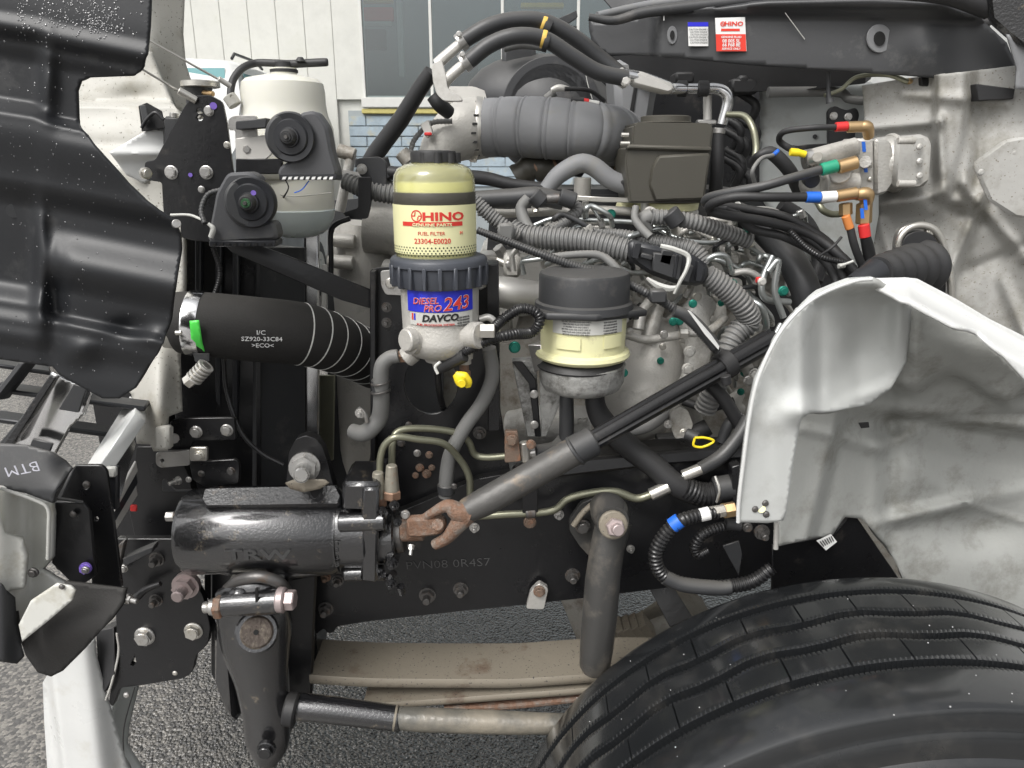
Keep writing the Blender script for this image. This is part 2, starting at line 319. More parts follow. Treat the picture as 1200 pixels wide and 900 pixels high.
def plate(name, poly, Y, th, m, parent, holes=(), r=0, label=None, bev=0.0008):
    """flat plate facing the camera side, with holes [(px,py,r) or polygon]"""
    if r: poly = rnd(poly, r)
    cu = bpy.data.curves.new('c', 'CURVE'); cu.dimensions = '2D'; cu.fill_mode = 'BOTH'; cu.extrude = max(1e-5, th / 2 - bev); cu.bevel_depth = bev; cu.bevel_resolution = 0
    def add(pl):
        s = cu.splines.new('POLY'); s.points.add(len(pl) - 1)
        for k, (a, b) in enumerate(pl):
            v = W(a, b, Y); s.points[k].co = (v.x, v.z, 0, 1)
        s.use_cyclic_u = True
    add(poly)
    for h in holes:
        if isinstance(h[0], (int, float)): add([(h[0] + h[2] * math.cos(a), h[1] + h[2] * math.sin(a)) for a in [2 * math.pi * k / 18 for k in range(18)]])
        else: add(h)
    o = bpy.data.objects.new('tmpc', cu); me = bpy.data.meshes.new_from_object(o); bpy.data.objects.remove(o)
    me.transform(Matrix(((1, 0, 0, 0), (0, 0, 1, Y + th / 2), (0, 1, 0, 0), (0, 0, 0, 1))))
    me.flip_normals()
    return link(name, me, m, parent, label=label)
def box(name, x0, y0, x1, y1, Y, th, m, parent, bev=0.002, label=None, r=0, kind=None):
    return slab(name, [(x0, y0, Y), (x1, y0, Y), (x1, y1, Y), (x0, y1, Y)], th, m, parent, bev, label, kind=kind)
def inpoly(x, y, poly):
    c = False; n = len(poly); j = n - 1
    for i in range(n):
        xi, yi = poly[i]; xj, yj = poly[j]
        if (yi > y) != (yj > y) and x < (xj - xi) * (y - yi) / (yj - yi) + xi: c = not c
        j = i
    return c
def nearest(x, y, poly):
    best = None; p = np.array((x, y), float)
    for i in range(len(poly)):
        a = np.array(poly[i], float); b = np.array(poly[(i + 1) % len(poly)], float); d = b - a; t = np.clip(np.dot(p - a, d) / max(1e-9, np.dot(d, d)), 0, 1); q = a + d * t
        e = np.sum((p - q) ** 2)
        if best is None or e < best[0]: best = (e, q)
    return best[1]
def tps(ctrl):
    P = np.array([(c[0] / 100, c[1] / 100) for c in ctrl], float); z = np.array([c[2] for c in ctrl], float); n = len(P)
    d = np.linalg.norm(P[:, None] - P[None], axis=2); K = np.where(d > 0, d * d * np.log(np.maximum(d, 1e-9)), 0) + np.eye(n) * 0.002
    A = np.zeros((n + 3, n + 3)); A[:n, :n] = K; A[:n, n] = 1; A[:n, n + 1:] = P; A[n, :n] = 1; A[n + 1:, :n] = P.T
    s = np.linalg.solve(A, np.concatenate([z, [0, 0, 0]]))
    def f(x, y):
        q = np.array((x / 100, y / 100)); r = np.linalg.norm(P - q, axis=1); k = np.where(r > 0, r * r * np.log(np.maximum(r, 1e-9)), 0)
        return float(k @ s[:n] + s[n] + q @ s[n + 1:])
    return f
def sheet(name, poly, Yf, m, parent, step=5, th=0.003, r=0, label=None, holes=()):
    """moulded panel: outline in photo coordinates, real depth from Yf(px,py); gets thickness"""
    if r: poly = rnd(poly, r)
    bd_ = []
    for k in range(len(poly)):
        p, q = np.array(poly[k][:2], float), np.array(poly[(k + 1) % len(poly)][:2], float); n_ = max(1, int(round(np.linalg.norm(q - p) / step)))
        for t in range(n_): bd_.append(tuple(p + (q - p) * t / n_))
    B = np.array(bd_); xs, ys = B[:, 0], B[:, 1]; nb = len(bd_); pts = [Vector(p) for p in bd_]; row = 0; y = ys.min() + step * .5
    while y < ys.max():
        x = xs.min() + (step * .5 if row % 2 else 0)
        while x < xs.max():
            if inpoly(x, y, bd_) and np.min((xs - x) ** 2 + (ys - y) ** 2) > (step * .6) ** 2: pts.append(Vector((x, y)))
            x += step
        y += step * .87; row += 1
    vo, _, fo, _, _, _ = delaunay_2d_cdt(pts, [(k, (k + 1) % nb) for k in range(nb)], [list(range(nb))], 1, 1e-4)
    bm = bmesh.new(); V = [bm.verts.new(W(p.x, p.y, Yf(p.x, p.y))) for p in vo]
    for f in fo:
        try: bm.faces.new([V[k] for k in f])
        except ValueError: pass
    bmesh.ops.delete(bm, geom=[v for v in bm.verts if not v.link_faces], context='VERTS')
    bmesh.ops.recalc_face_normals(bm, faces=bm.faces)
    # orient towards camera
    s = sum(f.normal.dot(CAM - f.calc_center_median()) * f.calc_area() for f in bm.faces)
    if s < 0: bmesh.ops.reverse_faces(bm, faces=bm.faces)
    me = bm_me(bm); o = link(name, me, m, parent, label=label, sharp=75)
    md = o.modifiers.new('solid', 'SOLIDIFY'); md.thickness = th; md.offset = -1
    return o
# ---- bolts (shared data)
_bm = {}
def bolt_mesh(kind, m):
    k = (kind, m)
    if k in _bm: return _bm[k]
    bm = bmesh.new()
    def disc(r, y0, y1, seg, rot=0, r2=None):
        r2 = r2 or r; A = [bm.verts.new((r * math.cos(2 * math.pi * i / seg + rot), y0, r * math.sin(2 * math.pi * i / seg + rot))) for i in range(seg)]
        B = [bm.verts.new((r2 * math.cos(2 * math.pi * i / seg + rot), y1, r2 * math.sin(2 * math.pi * i / seg + rot))) for i in range(seg)]
        for i in range(seg): bm.faces.new((A[i], A[(i + 1) % seg], B[(i + 1) % seg], B[i]))
        bm.faces.new(B[::-1]); bm.faces.new(A)
    if kind == 'hex':
        disc(1.0, 0.3, -0.12, 20); disc(0.98, -0.12, -0.2, 20, 0, 0.86); disc(0.80, -0.19, -0.62, 6, 0.3); disc(0.68, -0.61, -0.70, 16, 0, 0.6)
    elif kind == 'stud':
        disc(1.0, 0.3, -0.15, 20); disc(0.80, -0.15, -0.7, 6, 0.5); disc(0.45, -0.7, -1.5, 14); disc(0.44, -1.5, -1.6, 14, 0, 0.36)
    elif kind == 'long':
        disc(1.0, 0.3, -0.2, 20); disc(0.82, -0.2, -0.9, 6, 0.2); disc(0.5, -0.9, -2.3, 14); disc(0.48, -2.3, -2.4, 14, 0, 0.4)
    elif kind == 'rivet':
        disc(1.0, 0.3, -0.1, 16, 0, 0.9); disc(0.9, -0.1, -0.35, 16, 0, 0.5)
    bmesh.ops.recalc_face_normals(bm, faces=bm.faces); me = bm_me(bm, 'bolt_' + kind); me.materials.append(MT[m])
    _bm[k] = me; return me
def bolt(px, py, Y, r, parent, kind='hex', m='bolt_steel', name='bolt', rx=0, rz=0):
    o = bpy.data.objects.new(name, bolt_mesh(kind, m)); C.objects.link(o); p = W(px, py, Y); WO[o.name] = p; parent = level(parent)
    o.parent = parent; o.location = p - WO[parent.name]; s = S(r, py, Y); o.scale = (s, s, s); o.rotation_euler = (rx, random.uniform(0, 1), rz); return o
# ---- text
def text(s, px, py, Y, size, m, parent, name='lettering', rot=0, bend=None, xs=1.0, ext=0.0003, align='CENTER', bold=0.0, yrot=0, shear=0.0, deep=None):
    cu = bpy.data.curves.new('t', 'FONT'); cu.body = s; cu.size = S(size, py, Y) * 1.38; cu.align_x = align; cu.align_y = 'CENTER'; cu.extrude = ext; cu.offset = bold * cu.size; cu.resolution_u = 2; cu.shear = shear
    o = bpy.data.objects.new('tmpt', cu); me = bpy.data.meshes.new_from_object(o); bpy.data.objects.remove(o)
    n = len(me.vertices); co = np.empty(n * 3, dtype=np.float32); me.vertices.foreach_get('co', co); co = co.reshape(-1, 3)
    co[:, 0] *= xs; c, sn = math.cos(rot), math.sin(rot); x = co[:, 0] * c - co[:, 1] * sn; z = co[:, 0] * sn + co[:, 1] * c; d = -co[:, 2]
    p = W(px, py, Y)
    if bend:   # (axis px, axis Y, radius m): wrap round a vertical cylinder
        ax = W(bend[0], REF or py, bend[1]).x; R = bend[2]; th = ((px - bend[0]) / F * D(py, bend[1] - R) * .99 + x) / R; X = ax + (R - d) * np.sin(th); YY = bend[1] - (R - d) * np.cos(th); Z = p.z + z
    else:
        X = p.x + x; YY = p.y + d - ext + x * math.tan(yrot); Z = p.z + z
    co = np.stack([X, YY, Z], 1).astype(np.float32)
    if deep is not None: co = deep(co)
    me.vertices.foreach_set('co', co.ravel()); me.update()
    return link(name, me, m, parent, smooth=False)
def wrap(name, cx, Y, R, py0, py1, a0, a1, m, parent, seg=24, th=0.0006, label=None):
    """curved label on a vertical cylinder of radius R metres, angles in degrees (0 = facing camera)"""
    x = W(cx, REF or (py0 + py1) / 2, Y).x; z0, z1 = W(cx, py0, Y - R).z, W(cx, py1, Y - R).z; bm = bmesh.new(); V = []
    for i in range(seg + 1):
        a = math.radians(a0 + (a1 - a0) * i / seg)
        V.append([bm.verts.new((x + r * math.sin(a), Y - r * math.cos(a), z)) for r, z in ((R, z0), (R, z1), (R + th, z1), (R + th, z0))])
    for i in range(seg):
        for k in range(4): bm.faces.new((V[i][k], V[i][(k + 1) % 4], V[i + 1][(k + 1) % 4], V[i + 1][k]))
    bm.faces.new(V[0]); bm.faces.new(V[-1]); bmesh.ops.recalc_face_normals(bm, faces=bm.faces)
    return link(name, bm_me(bm), m, parent, label=label)
def interp(v, tab):
    if v <= tab[0][0]: return tab[0][1]
    for i in range(len(tab) - 1):
        a, b = tab[i], tab[i + 1]
        if v <= b[0]:
            t = (v - a[0]) / (b[0] - a[0]); t = t * t * (3 - 2 * t); return a[1] + (b[1] - a[1]) * t
    return tab[-1][1]
def ridge(x, y, x0, y0, x1, y1, w_, h):
    dx, dy = x1 - x0, y1 - y0; t = max(0, min(1, ((x - x0) * dx + (y - y0) * dy) / (dx * dx + dy * dy))); d = math.hypot(x - x0 - t * dx, y - y0 - t * dy); return h * math.exp(-(d / w_) ** 2)
def gs(x, y, cx, cy, sx, sy): return math.exp(-((x - cx) / sx) ** 2 - ((y - cy) / sy) ** 2)
mat('liner_plastic', (0.015, 0.016, 0.018), 0.42, spec=.4, bump=0.05, bs=300, rvar=0.06, dirt=(0.05, 0.05, 0.05), dirt_amt=0.1, dirt_scale=12)
# ================================================================== SETTING
def ground():
    bm = bmesh.new(); s = 120
    v = [bm.verts.new(p) for p in ((-s, -s, 0), (s, -s, 0), (s, s, 0), (-s, s, 0))]; bm.faces.new(v)
    return link('asphalt_ground', bm_me(bm), 'asphalt', None, kind='structure', smooth=False)
ground()
def mbox(name, lo, hi, m, parent=None, bev=0.0, label=None, kind=None, rot=None):
    bm = bmesh.new(); bmesh.ops.create_cube(bm, size=1)
    for v in bm.verts: v.co = Vector([lo[i] + (v.co[i] + .5) * (hi[i] - lo[i]) for i in range(3)])
    if bev: bmesh.ops.bevel(bm, geom=list(bm.edges), offset=bev, segments=2, affect='EDGES')
    return link(name, bm_me(bm), m, parent, label=label, kind=kind)
# ---- building behind
mat('siding', (0.57, 0.57, 0.53), 0.55, bump=0.05, dirt=(0.52, 0.52, 0.47), dirt_amt=0.2, dirt_scale=3)
mat('brick_blue', (0.33, 0.40, 0.45), 0.7, var=0.35, vs_=9, bump=0.4, bs=60, dirt=(0.42, 0.40, 0.30), dirt_amt=0.3, dirt_scale=6)
mat('mortar', (0.30, 0.33, 0.34), 0.8); mat('flash_yellow', (0.50, 0.44, 0.16), 0.7, var=0.4, vs_=14)
mat('window_frame', (0.60, 0.60, 0.57), 0.4)
BY = 10.5
bl = empty('workshop_building', (-1.5, BY, 0), 'pale sided workshop building with dark windows over blue brick, behind the truck', 'building')
zt = 8.5
def X(px, py=80, Y=BY): return W(px, py, Y).x
def Z(py, Y=BY): return W(600, py, Y).z
xc = X(425); z_s = Z(117)
# siding planks left of window
x = -16.0; pl_me = None; pw = (X(425) - X(393, 80))
k = 0; xr = xc
while xr > -14:
    wd = pw * (0.97 if k else 1.0)
    o = mbox('siding_panel', (xr - pw + 0.003, BY - 0.03, 0.0 if k else z_s - 0.0), (xr, BY + 0.02, zt), 'siding', bl, bev=0.006)
    xr -= pw; k += 1
    if k > 30: break
mbox('wall_core', (-16, BY + 0.03, 0), (xc, BY + 0.3, zt), 'siding', bl)
mbox('wall_base', (xc, BY + 0.03, 0), (14, BY + 0.3, z_s), 'siding', bl); mbox('wall_head', (xc, BY + 0.03, z_s + 4.0), (14, BY + 0.3, zt), 'siding', bl)
mat('room_wall', (0.20, 0.235, 0.24), 0.8); room = mbox('room_back_wall', (xc - 1, BY + 2.2, 0), (14, BY + 2.3, zt), 'room_wall', bl)
mbox('room_floor', (xc - 1, BY + .3, z_s - .5), (14, BY + 2.2, z_s - .4), 'room_wall', bl)
for a0, a1, t0, t1, m_ in ((418, 462, 8, 24, 'sticker_red'), (420, 462, -2, 3, 'tape_gold'), (424, 452, 34, 58, 'dark_plastic'), (466, 472, 0, 90, 'label_grey'), (424, 460, 25, 30, 'label_grey'), (520, 560, 60, 110, 'dark_plastic'), (610, 660, 3, 9, 'tape_gold')):
    mbox('reflection_box', (X(a0, 50, BY + 1), BY + 1.0, Z(t1, BY + 1)), (X(a1, 50, BY + 1), BY + 1.12, Z(t0, BY + 1)), m_, bl, bev=.01)  # coloured boxes in place of a truck's reflection in the glass
# brick base to the right
xl = X(410, 140); brow = 0.13; bz = 0.6; rr = 0
brick_me = None
while bz < Z(137) - 0.02:
    bx = xl + (0.0 if rr % 2 else 0.0)
    j = 0
    while bx < X(640, 140):
        L = 0.46 if not (rr % 2 and j == 0) else 0.23
        if bz > 1.2:
            mbox('brick', (bx + .008, BY - 0.10 + random.uniform(-.006, .006), bz + .008), (bx + L - .004, BY + 0.0, bz + brow - .004), 'brick_blue', bl, bev=0.004)
        bx += L; j += 1
    bz += brow; rr += 1
mbox('brick_backing', (xl, BY - 0.08, 0), (14, BY + 0.025, Z(130)), 'mortar', bl)
mbox('flashing', (X(426, 130), BY - 0.14, Z(134)), (14, BY - 0.03, Z(128)), 'flash_yellow', bl, bev=0.01)
mbox('window_sill', (X(426, 120), BY - 0.16, Z(127)), (14, BY - 0.03, Z(115)), 'window_frame', bl, bev=0.01)
# windows
wx = [426, 506, 589, 676, 765]
for i in range(4):
    a, b = X(wx[i]), X(wx[i + 1])
    wdw = mbox('window', (a, BY + 0.005, z_s), (a + 0.03, BY + 0.025, z_s + 4.0), 'window_frame', bl); mbox('frame_rail_bottom', (a, BY + .002, z_s), (b, BY + .03, z_s + .05), 'window_frame', wdw)
    mbox('pane', (a + 0.02, BY - 0.012, z_s + 0.02), (b - 0.02, BY + 0.003, z_s + 3.9), 'window_glass', wdw)
    mbox('mullion', (a - 0.018, BY - 0.045, z_s), (a + 0.018, BY - 0.013, z_s + 4.0), 'window_frame', wdw, bev=0.003)
# the parked truck's reflection is only imitated, by the coloured boxes behind the panes
# ---- white van in the background
mat('van_glass', (0.12, 0.26, 0.27), 0.08, var=0.1)
VY = 7.0
van = empty('parked_van', (-3.2, VY + .9, 0), 'white parked van with black roof rails, seen past the coolant tank', 'van')
def vanpatch():
    P = lambda px, py, Y: W(px, py, Y)
    z0 = 0.5; zr = W(245, 60, VY).z; xr = W(281, 80, VY).x; xl = xr - 2.0
    sec = [(VY - .8, 0.55, 1.3, 0.0), (VY - .75, 0.50, 1.5, 0.02), (VY - .25, 0.45, 1.80, 0.02), (VY + .02, .42, zr - .34, .03), (VY + .35, .4, zr - .03, .16), (VY + .9, .4, zr, .16), (VY + 2.7, .4, zr - .02, .16), (VY + 3.1, .45, zr - .15, .12)]
    bm = bmesh.new(); R = []
    for y, zb, zt_, ins in sec:
        xm = (xl + xr) / 2; hw = (xr - xl) / 2; zm = min(zt_ - .02, 1.75)
        ring_ = [(xm - hw + .05, zb), (xm - hw, zb + .15), (xm - hw, zm), (xm - hw + ins * .9, zt_ - .06), (xm - hw + ins + .1, zt_), (xm, zt_ + .03), (xm + hw - ins - .1, zt_), (xm + hw - ins * .9, zt_ - .06), (xm + hw, zm), (xm + hw, zb + .15), (xm + hw - .05, zb)]
        R.append([bm.verts.new((a, y, b)) for a, b in ring_])
    for i in range(len(R) - 1):
        for k in range(len(R[0]) - 1): bm.faces.new((R[i][k], R[i][k + 1], R[i + 1][k + 1], R[i + 1][k]))
    bm.faces.new(R[0]); bm.faces.new(R[-1][::-1]); bmesh.ops.recalc_face_normals(bm, faces=bm.faces)
    link('body', bm_me(bm), 'white_paint', van)
    # windscreen & side glass proud of the shell
    def quad(nm, pts, mm, th=.006):
        bm = bmesh.new(); v = [bm.verts.new(p) for p in pts]; f = bm.faces.new(v); bm.normal_update(); n = f.normal
        if n.dot(CAM - v[0].co) < 0: n = -n
        for q in v: q.co += n * .012
        e = bmesh.ops.extrude_face_region(bm, geom=[f]); bmesh.ops.translate(bm, verts=[q for q in e['geom'] if isinstance(q, bmesh.types.BMVert)], vec=-n * th); bmesh.ops.recalc_face_normals(bm, faces=bm.faces)
        link(nm, bm_me(bm), mm, van, smooth=False)
    quad('windscreen', [(xl + .12, VY - .20, 1.86), (xr - .10, VY - .20, 1.86), (xr - .22, VY + .26, zr - .12), (xl + .24, VY + .26, zr - .12)], 'van_glass')
    for y0, y1 in ((VY + .3, VY + 1.1), (VY + 1.2, VY + 2.3)):
        quad('side_window', [(xr - .005, y0, 1.8), (xr - .005, y1, 1.8), (xr - .13, y1, zr - .14), (xr - .13, y0 + .12, zr - .14)], 'van_glass')
    for s in (xl + .26, xr - .18):
        bm = sweep([(s, VY + .34, zr - .02), (s, VY + .42, zr + .03), (s, VY + 1.0, zr + .03), (s, VY + 1.2, zr - .02)], [.014] * 4, 8); link('roof_rail', bm_me(bm), 'black_plastic', van)
    for s in (-1, 1):
        bx = xr + .1 if s > 0 else xl - .1
        bm = bmesh.new(); bmesh.ops.create_uvsphere(bm, u_segments=14, v_segments=8, radius=1); 
        for v in bm.verts: v.co = Vector((bx + v.co.x * .09, VY + .05 + v.co.y * .06, 1.95 + v.co.z * .12))
        link('mirror', bm_me(bm), 'white_paint', van)
    for yy in (VY - .5, VY + 2.2):
        for xx in (xl + .1, xr - .1):
            wheel = link('wheel', bm_me(sweep([(xx - .11, yy, .33), (xx - .1, yy, .33), (xx + .1, yy, .33), (xx + .11, yy, .33)], [.3, .33, .33, .3], 24)), 'rubber', van)
            link('rim', bm_me(sweep([(xx - .115, yy, .33), (xx + .115, yy, .33)], [.2, .2], 18)), 'zinc', wheel)
vanpatch()

# ================================================================== TRUCK
TR = empty('truck', (0.4, 1.5, 0), 'white medium-duty truck with its hood tipped forward and the engine bay open', 'truck')

# ---------------- hidden masses: cab body, engine block, far side
cab = mbox('cab_body', (1.05, 1.32, 0.75), (2.6, 3.1, 3.0), 'white_paint', TR, bev=0.08)
# far-side frame rail and cross structure
mbox('far_frame_rail', (-0.62, 1.98, 0.72), (2.6, 2.05, 0.98), 'black_paint', TR, bev=0.004)
mbox('far_fender', (0.0, 2.55, 0.75), (1.04, 3.0, 1.3), 'rubber', TR, bev=0.1)
mbox('oil_pan', (-0.15, 1.56, 0.66), (0.62, 1.94, 0.95), 'cast_dirty', TR, bev=0.03)
mbox('gearbox', (0.62, 1.5, 0.64), (2.4, 2.2, 1.1), 'cast_dirty', TR, bev=0.06)
mbox('far_radiator_support', (-0.75, 1.25, 0.9), (-0.62, 2.3, 1.5), 'black_paint', TR, bev=0.01)
farw = link('far_wheel', bm_me(sweep([(0.49, y_, .525) for y_ in (2.76, 2.78, 3.02, 3.04)], [.49, .52, .52, .49], 64)), 'rubber', TR); link('rim', bm_me(sweep([(0.49, 2.755, .525), (0.49, 3.045, .525)], [.28, .28], 40)), 'zinc', farw)
# engine block: a stepped casting
def prism_y(name, poly_px, Y0, Y1, m, parent, bev=0.006, label=None):
    """outline seen at depth Y0, running straight back to Y1"""
    pts = [W(a, b, Y0) for a, b in poly_px]; bm = bmesh.new(); v = [bm.verts.new(p) for p in pts]; f = bm.faces.new(v)
    e = bmesh.ops.extrude_face_region(bm, geom=[f]); bmesh.ops.translate(bm, verts=[q for q in e['geom'] if isinstance(q, bmesh.types.BMVert)], vec=(0, Y1 - Y0, 0))
    bmesh.ops.recalc_face_normals(bm, faces=bm.faces)
    if bev: bmesh.ops.bevel(bm, geom=list(bm.edges), offset=bev, segments=2, affect='EDGES', clamp_overlap=True)
    return link(name, bm_me(bm), m, parent, label=label)
eng = prism_y('engine_block', [(505, 400), (600, 400), (620, 330), (880, 330), (905, 420), (900, 560), (840, 640), (560, 640), (505, 560)], 1.62, 2.0, 'cast_dirty', TR, label='grey cast engine block behind hoses and pipes')
prism_y('cylinder_head', [(560, 300), (900, 280), (905, 345), (565, 375)], 1.58, 1.95, 'cast_alu', TR)
prism_y('rocker_cover', [(575, 232), (600, 222), (880, 222), (905, 250), (905, 290), (570, 300)], 1.66, 1.98, 'dark_plastic', TR, bev=0.012)
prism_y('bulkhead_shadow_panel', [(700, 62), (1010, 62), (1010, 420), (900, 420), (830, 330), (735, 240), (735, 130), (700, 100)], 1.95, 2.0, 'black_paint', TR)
# front left dark radiator assembly
rad = slab('radiator_frame', [(205, 235, 1.22), (300, 240, 1.24), (300, 600, 1.2), (205, 600, 1.18)], 0.25, 'black_paint', TR, label='black radiator support behind the steering gear')
for x in (228, 252, 272):
    box('rib', x, 250, x + 7, 565, 1.205, 0.012, 'black_plastic', rad)
sd_ = slab('radiator_side_plate', [(300, 290, 1.23), (358, 290, 1.3), (358, 590, 1.25), (300, 590, 1.19)], 0.2, 'dark_plastic', TR)
slab('trim_strip', [(300, 296, 1.225), (306, 296, 1.228), (306, 570, 1.19), (300, 570, 1.187)], 0.006, 'black_paint', sd_)
cs = slab('chrome_side_strip', [(356, 225, 1.33), (374, 225, 1.335), (374, 540, 1.29), (357, 540, 1.285)], 0.02, 'chrome_strip', TR, bev=0.004, label='bright metal strip down the side of the radiator')
slab('edge_fold', [(377, 310, 1.335), (383, 310, 1.337), (381, 415, 1.32), (376, 415, 1.318)], 0.01, 'pale_alu', cs)
slab('fan_shroud', [(384, 235, 1.55), (450, 230, 1.6), (450, 380, 1.55), (520, 380, 1.55), (520, 600, 1.5), (384, 600, 1.45)], 0.3, 'dark_plastic', TR)
slab('fan_shroud_panel', [(374, 440, 1.42), (392, 440, 1.42), (390, 540, 1.4), (374, 540, 1.4)], 0.01, 'pipe_olive', TR)
# pale cast part behind the filter (intake casting with two stubs)
ic = tube('thermostat_casting', [(425, 600, 1.52, 30), (425, 470, 1.52, 30), (428, 380, 1.52, 34), (430, 300, 1.52, 42), (432, 262, 1.52, 36)], 'cast_alu_light', TR, label='pale grey casting with stubs behind the fuel filter')
tube('shoulder', [(430, 262, 1.46, 34), (470, 268, 1.46, 34), (500, 300, 1.46, 30)], 'cast_alu_light', ic)
cyl('stub', (388, 281, 1.45), (416, 283, 1.45), 8, 'cast_alu_light', ic); cyl('stub', (385, 306, 1.44), (414, 308, 1.44), 8, 'cast_alu_light', ic)
tube('casting_rib', [(480, 330, 1.40, 5), (470, 310, 1.40, 5), (478, 300, 1.40, 5)], 'cast_alu', ic)
cyl('round_boss', (450, 315, 1.42), (476, 320, 1.41), 12, 'cast_alu_light', ic)

# ---------------- fibreglass hood (tipped forward) : thing's inner faces
hood = sheet('hood_shell', [(88, 85), (175, 60), (196, 110), (215, 140), (215, 330), (212, 420), (214, 482), (198, 488), (197, 528), (180, 529), (176, 521), (160, 520), (154, 462), (140, 450), (120, 440), (80, 300), (70, 180)],
             lambda x, y: 1.16 + 0.10 * interp(y, [(80, 1.0), (118, .9), (124, 0.2), (165, 0.05), (200, -.3), (420, -.6), (528, -.9)]) + 0.015 * gs(x, y, 160, 112, 25, 10) - .05 * gs(x, y, 185, 470, 20, 60),
             'fibreglass', TR, step=4, th=0.012, label='off-white fibreglass inside of the tipped hood, speckled with dirt')
sheet('hood_flank', [(174, -10), (217, -10), (215, 40), (218, 75), (226, 100), (240, 140), (205, 128), (180, 95), (168, 82)], lambda x, y: 1.30 + 0.0012 * (x - 170) - .03 * gs(x, y, 175, 70, 20, 40), 'fibreglass', hood, step=5, th=0.01)
sheet('headlamp_flange', [(128, 178), (178, 150), (200, 150), (200, 200), (168, 215), (148, 205)], lambda x, y: 1.10 + .0006 * (x - 128) - .01 * gs(x, y, 160, 180, 60, 6), 'white_paint', hood, step=4, th=0.006)
slab('foot_pad', [(180, 500, 1.03), (197, 498, 1.03), (197, 527, 1.02), (180, 528, 1.02)], .02, 'fibreglass', hood, bev=.004)
pk = slab('hood_opening', [(162, 124, 1.13), (172, 120, 1.135), (190, 130, 1.135), (194, 150, 1.13), (166, 154, 1.12)], 0.002, 'hole_black', hood, label='dark opening with wiring in the hood')
tube('wiring', [(166, 150, 1.11, 2), (172, 140, 1.11, 2), (182, 132, 1.11, 2), (192, 140, 1.11, 2)], 'loom_black', pk)
slab('bracket', [(163, 123, 1.118), (170, 123, 1.118), (176, 142, 1.118), (168, 148, 1.118)], .004, 'dark_plastic', pk)
# stay rods
tube('hood_stay_rod', [(172, 46, 1.1, 1.3), (258, 94, 1.18, 1.3)], 'pale_alu', TR, label='thin upper hood stay rod', smooth=False)
tube('hood_stay_rod', [(165, 80, 1.05, 1.4), (208, 106, 1.10, 1.4)], 'pale_alu', TR, smooth=False)
cyl('rod_end', (256, 92, 1.17), (270, 101, 1.18), 3, 'pale_alu', TR); cyl('rod_end', (209, 106, 1.09), (230, 118, 1.10), 4.5, 'zinc', TR)
# radiator cap under the stay
lathe('radiator_cap', 235, 1.25, [(95, 20), (96, 22), (102, 22), (103, 19)], 'zinc', TR)
lathe('radiator_neck', 235, 1.25, [(102, 17), (112, 14), (135, 14), (136, 14)], 'dark_plastic', TR)
cyl('neck_pipe', (235, 108, 1.24), (250, 110, 1.23), 3, 'brass', TR)

# ---------------- black splash liner on the tipped hood (moulded, wet)
LP = [(-40, -20), (177, -20), (175, 30), (172, 62), (168, 80), (158, 89), (104, 91), (94, 95), (90, 106), (91, 138), (96, 150), (120, 182), (150, 216), (185, 248), (203, 260), (211, 276), (212, 292), (206, 330), (200, 375), (193, 398), (186, 412), (158, 455), (140, 467), (120, 467), (98, 455), (70, 440), (62, 430), (0, 421), (-40, 421)]
def linerY(x, y):
    v = y - 0.20 * x
    b = 0.80
    T = [(-60, .004), (10, 0.0), (30, -.004), (50, .006), (70, .012), (122, .013), (136, -.007), (154, -.010), (204, -.003), (236, .012), (250, .012), (296, -.006), (330, .008), (352, .009), (366, -.004), (378, -.002), (402, .004), (430, .002)]
    L = [(-60, .004), (10, 0.0), (28, -.004), (48, .008), (70, .014), (112, .014), (134, -.008), (150, -.009), (206, -.002), (240, .014), (326, .018), (356, .002), (376, -.004), (390, -.006), (406, -.001), (440, .0)]
    t = min(1, max(0, (x - 36) / 34)); t = t * t * (3 - 2 * t)
    o = interp(y - .16 * x, L) * (1 - t) + interp(v, T) * t
    o += -.010 * math.exp(-((x - 48) / 9) ** 2) * (1 / (1 + math.exp((y - 375) / 9))) * (1 / (1 + math.exp(-(y - 245) / 10)))
    o += .008 * gs(x, y, 66, 345, 12, 45) - .010 * gs(x, y, 56, 95, 10, 40)
    o += -.010 * gs(x, y, 92, 412, 22, 14) + .008 * gs(x, y, 150, 385, 22, 12) - .006 * gs(x, y, 180, 392, 16, 10)
    return b + o * 1.15
liner = sheet('hood_splash_liner', LP, linerY, 'liner_plastic', TR, step=3, th=0.004, label='wet black moulded splash liner on the tipped hood')
cyl('fastener', (206, 263, .80), (207, 262, .785), 5, 'bolt_steel', liner)
cyl('round_imprint', (16, 247, linerY(16, 247)), (16, 247, linerY(16, 247) - .0006), 8, 'dark_plastic', liner, bev=False)
def droplets(par, n, region, Yf, name='rain_drops', rmin=.5, rmax=1.5, poly=None, m='water_drop'):
    bm = bmesh.new(); rng = random.Random(3); c = 0
    while c < n:
        x, y, ww = region(rng)
        if poly and not inpoly(x, y, poly): continue
        c += 1; Y = Yf(x, y); p = W(x, y, Y); r = S(rng.uniform(rmin, rmax) * ww, y, Y)
        e = .5; nx = -(Yf(x + e, y) - Yf(x - e, y)); 
        q = bmesh.ops.create_icosphere(bm, subdivisions=1, radius=r); sx, sz = rng.uniform(.7, 1.2), rng.uniform(.8, 1.5)
        for v in q['verts']: v.co = Vector((p.x + v.co.x * sx, p.y + v.co.y * .45, p.z + v.co.z * sz))
    return link(name, bm_me(bm), m, par, kind='stuff', label='rain drops beaded on black plastic')
def reg(r):
    k = r.random()
    if k < .34: return r.uniform(20, 140), r.gauss(16 + 0, 14), 1.0
    if k < .5: return r.gauss(120, 14), r.gauss(30, 7), 1.1
    return r.uniform(0, 205), r.uniform(0, 440), r.uniform(.6, 1.0)
droplets(liner, 760, reg, linerY, poly=LP)

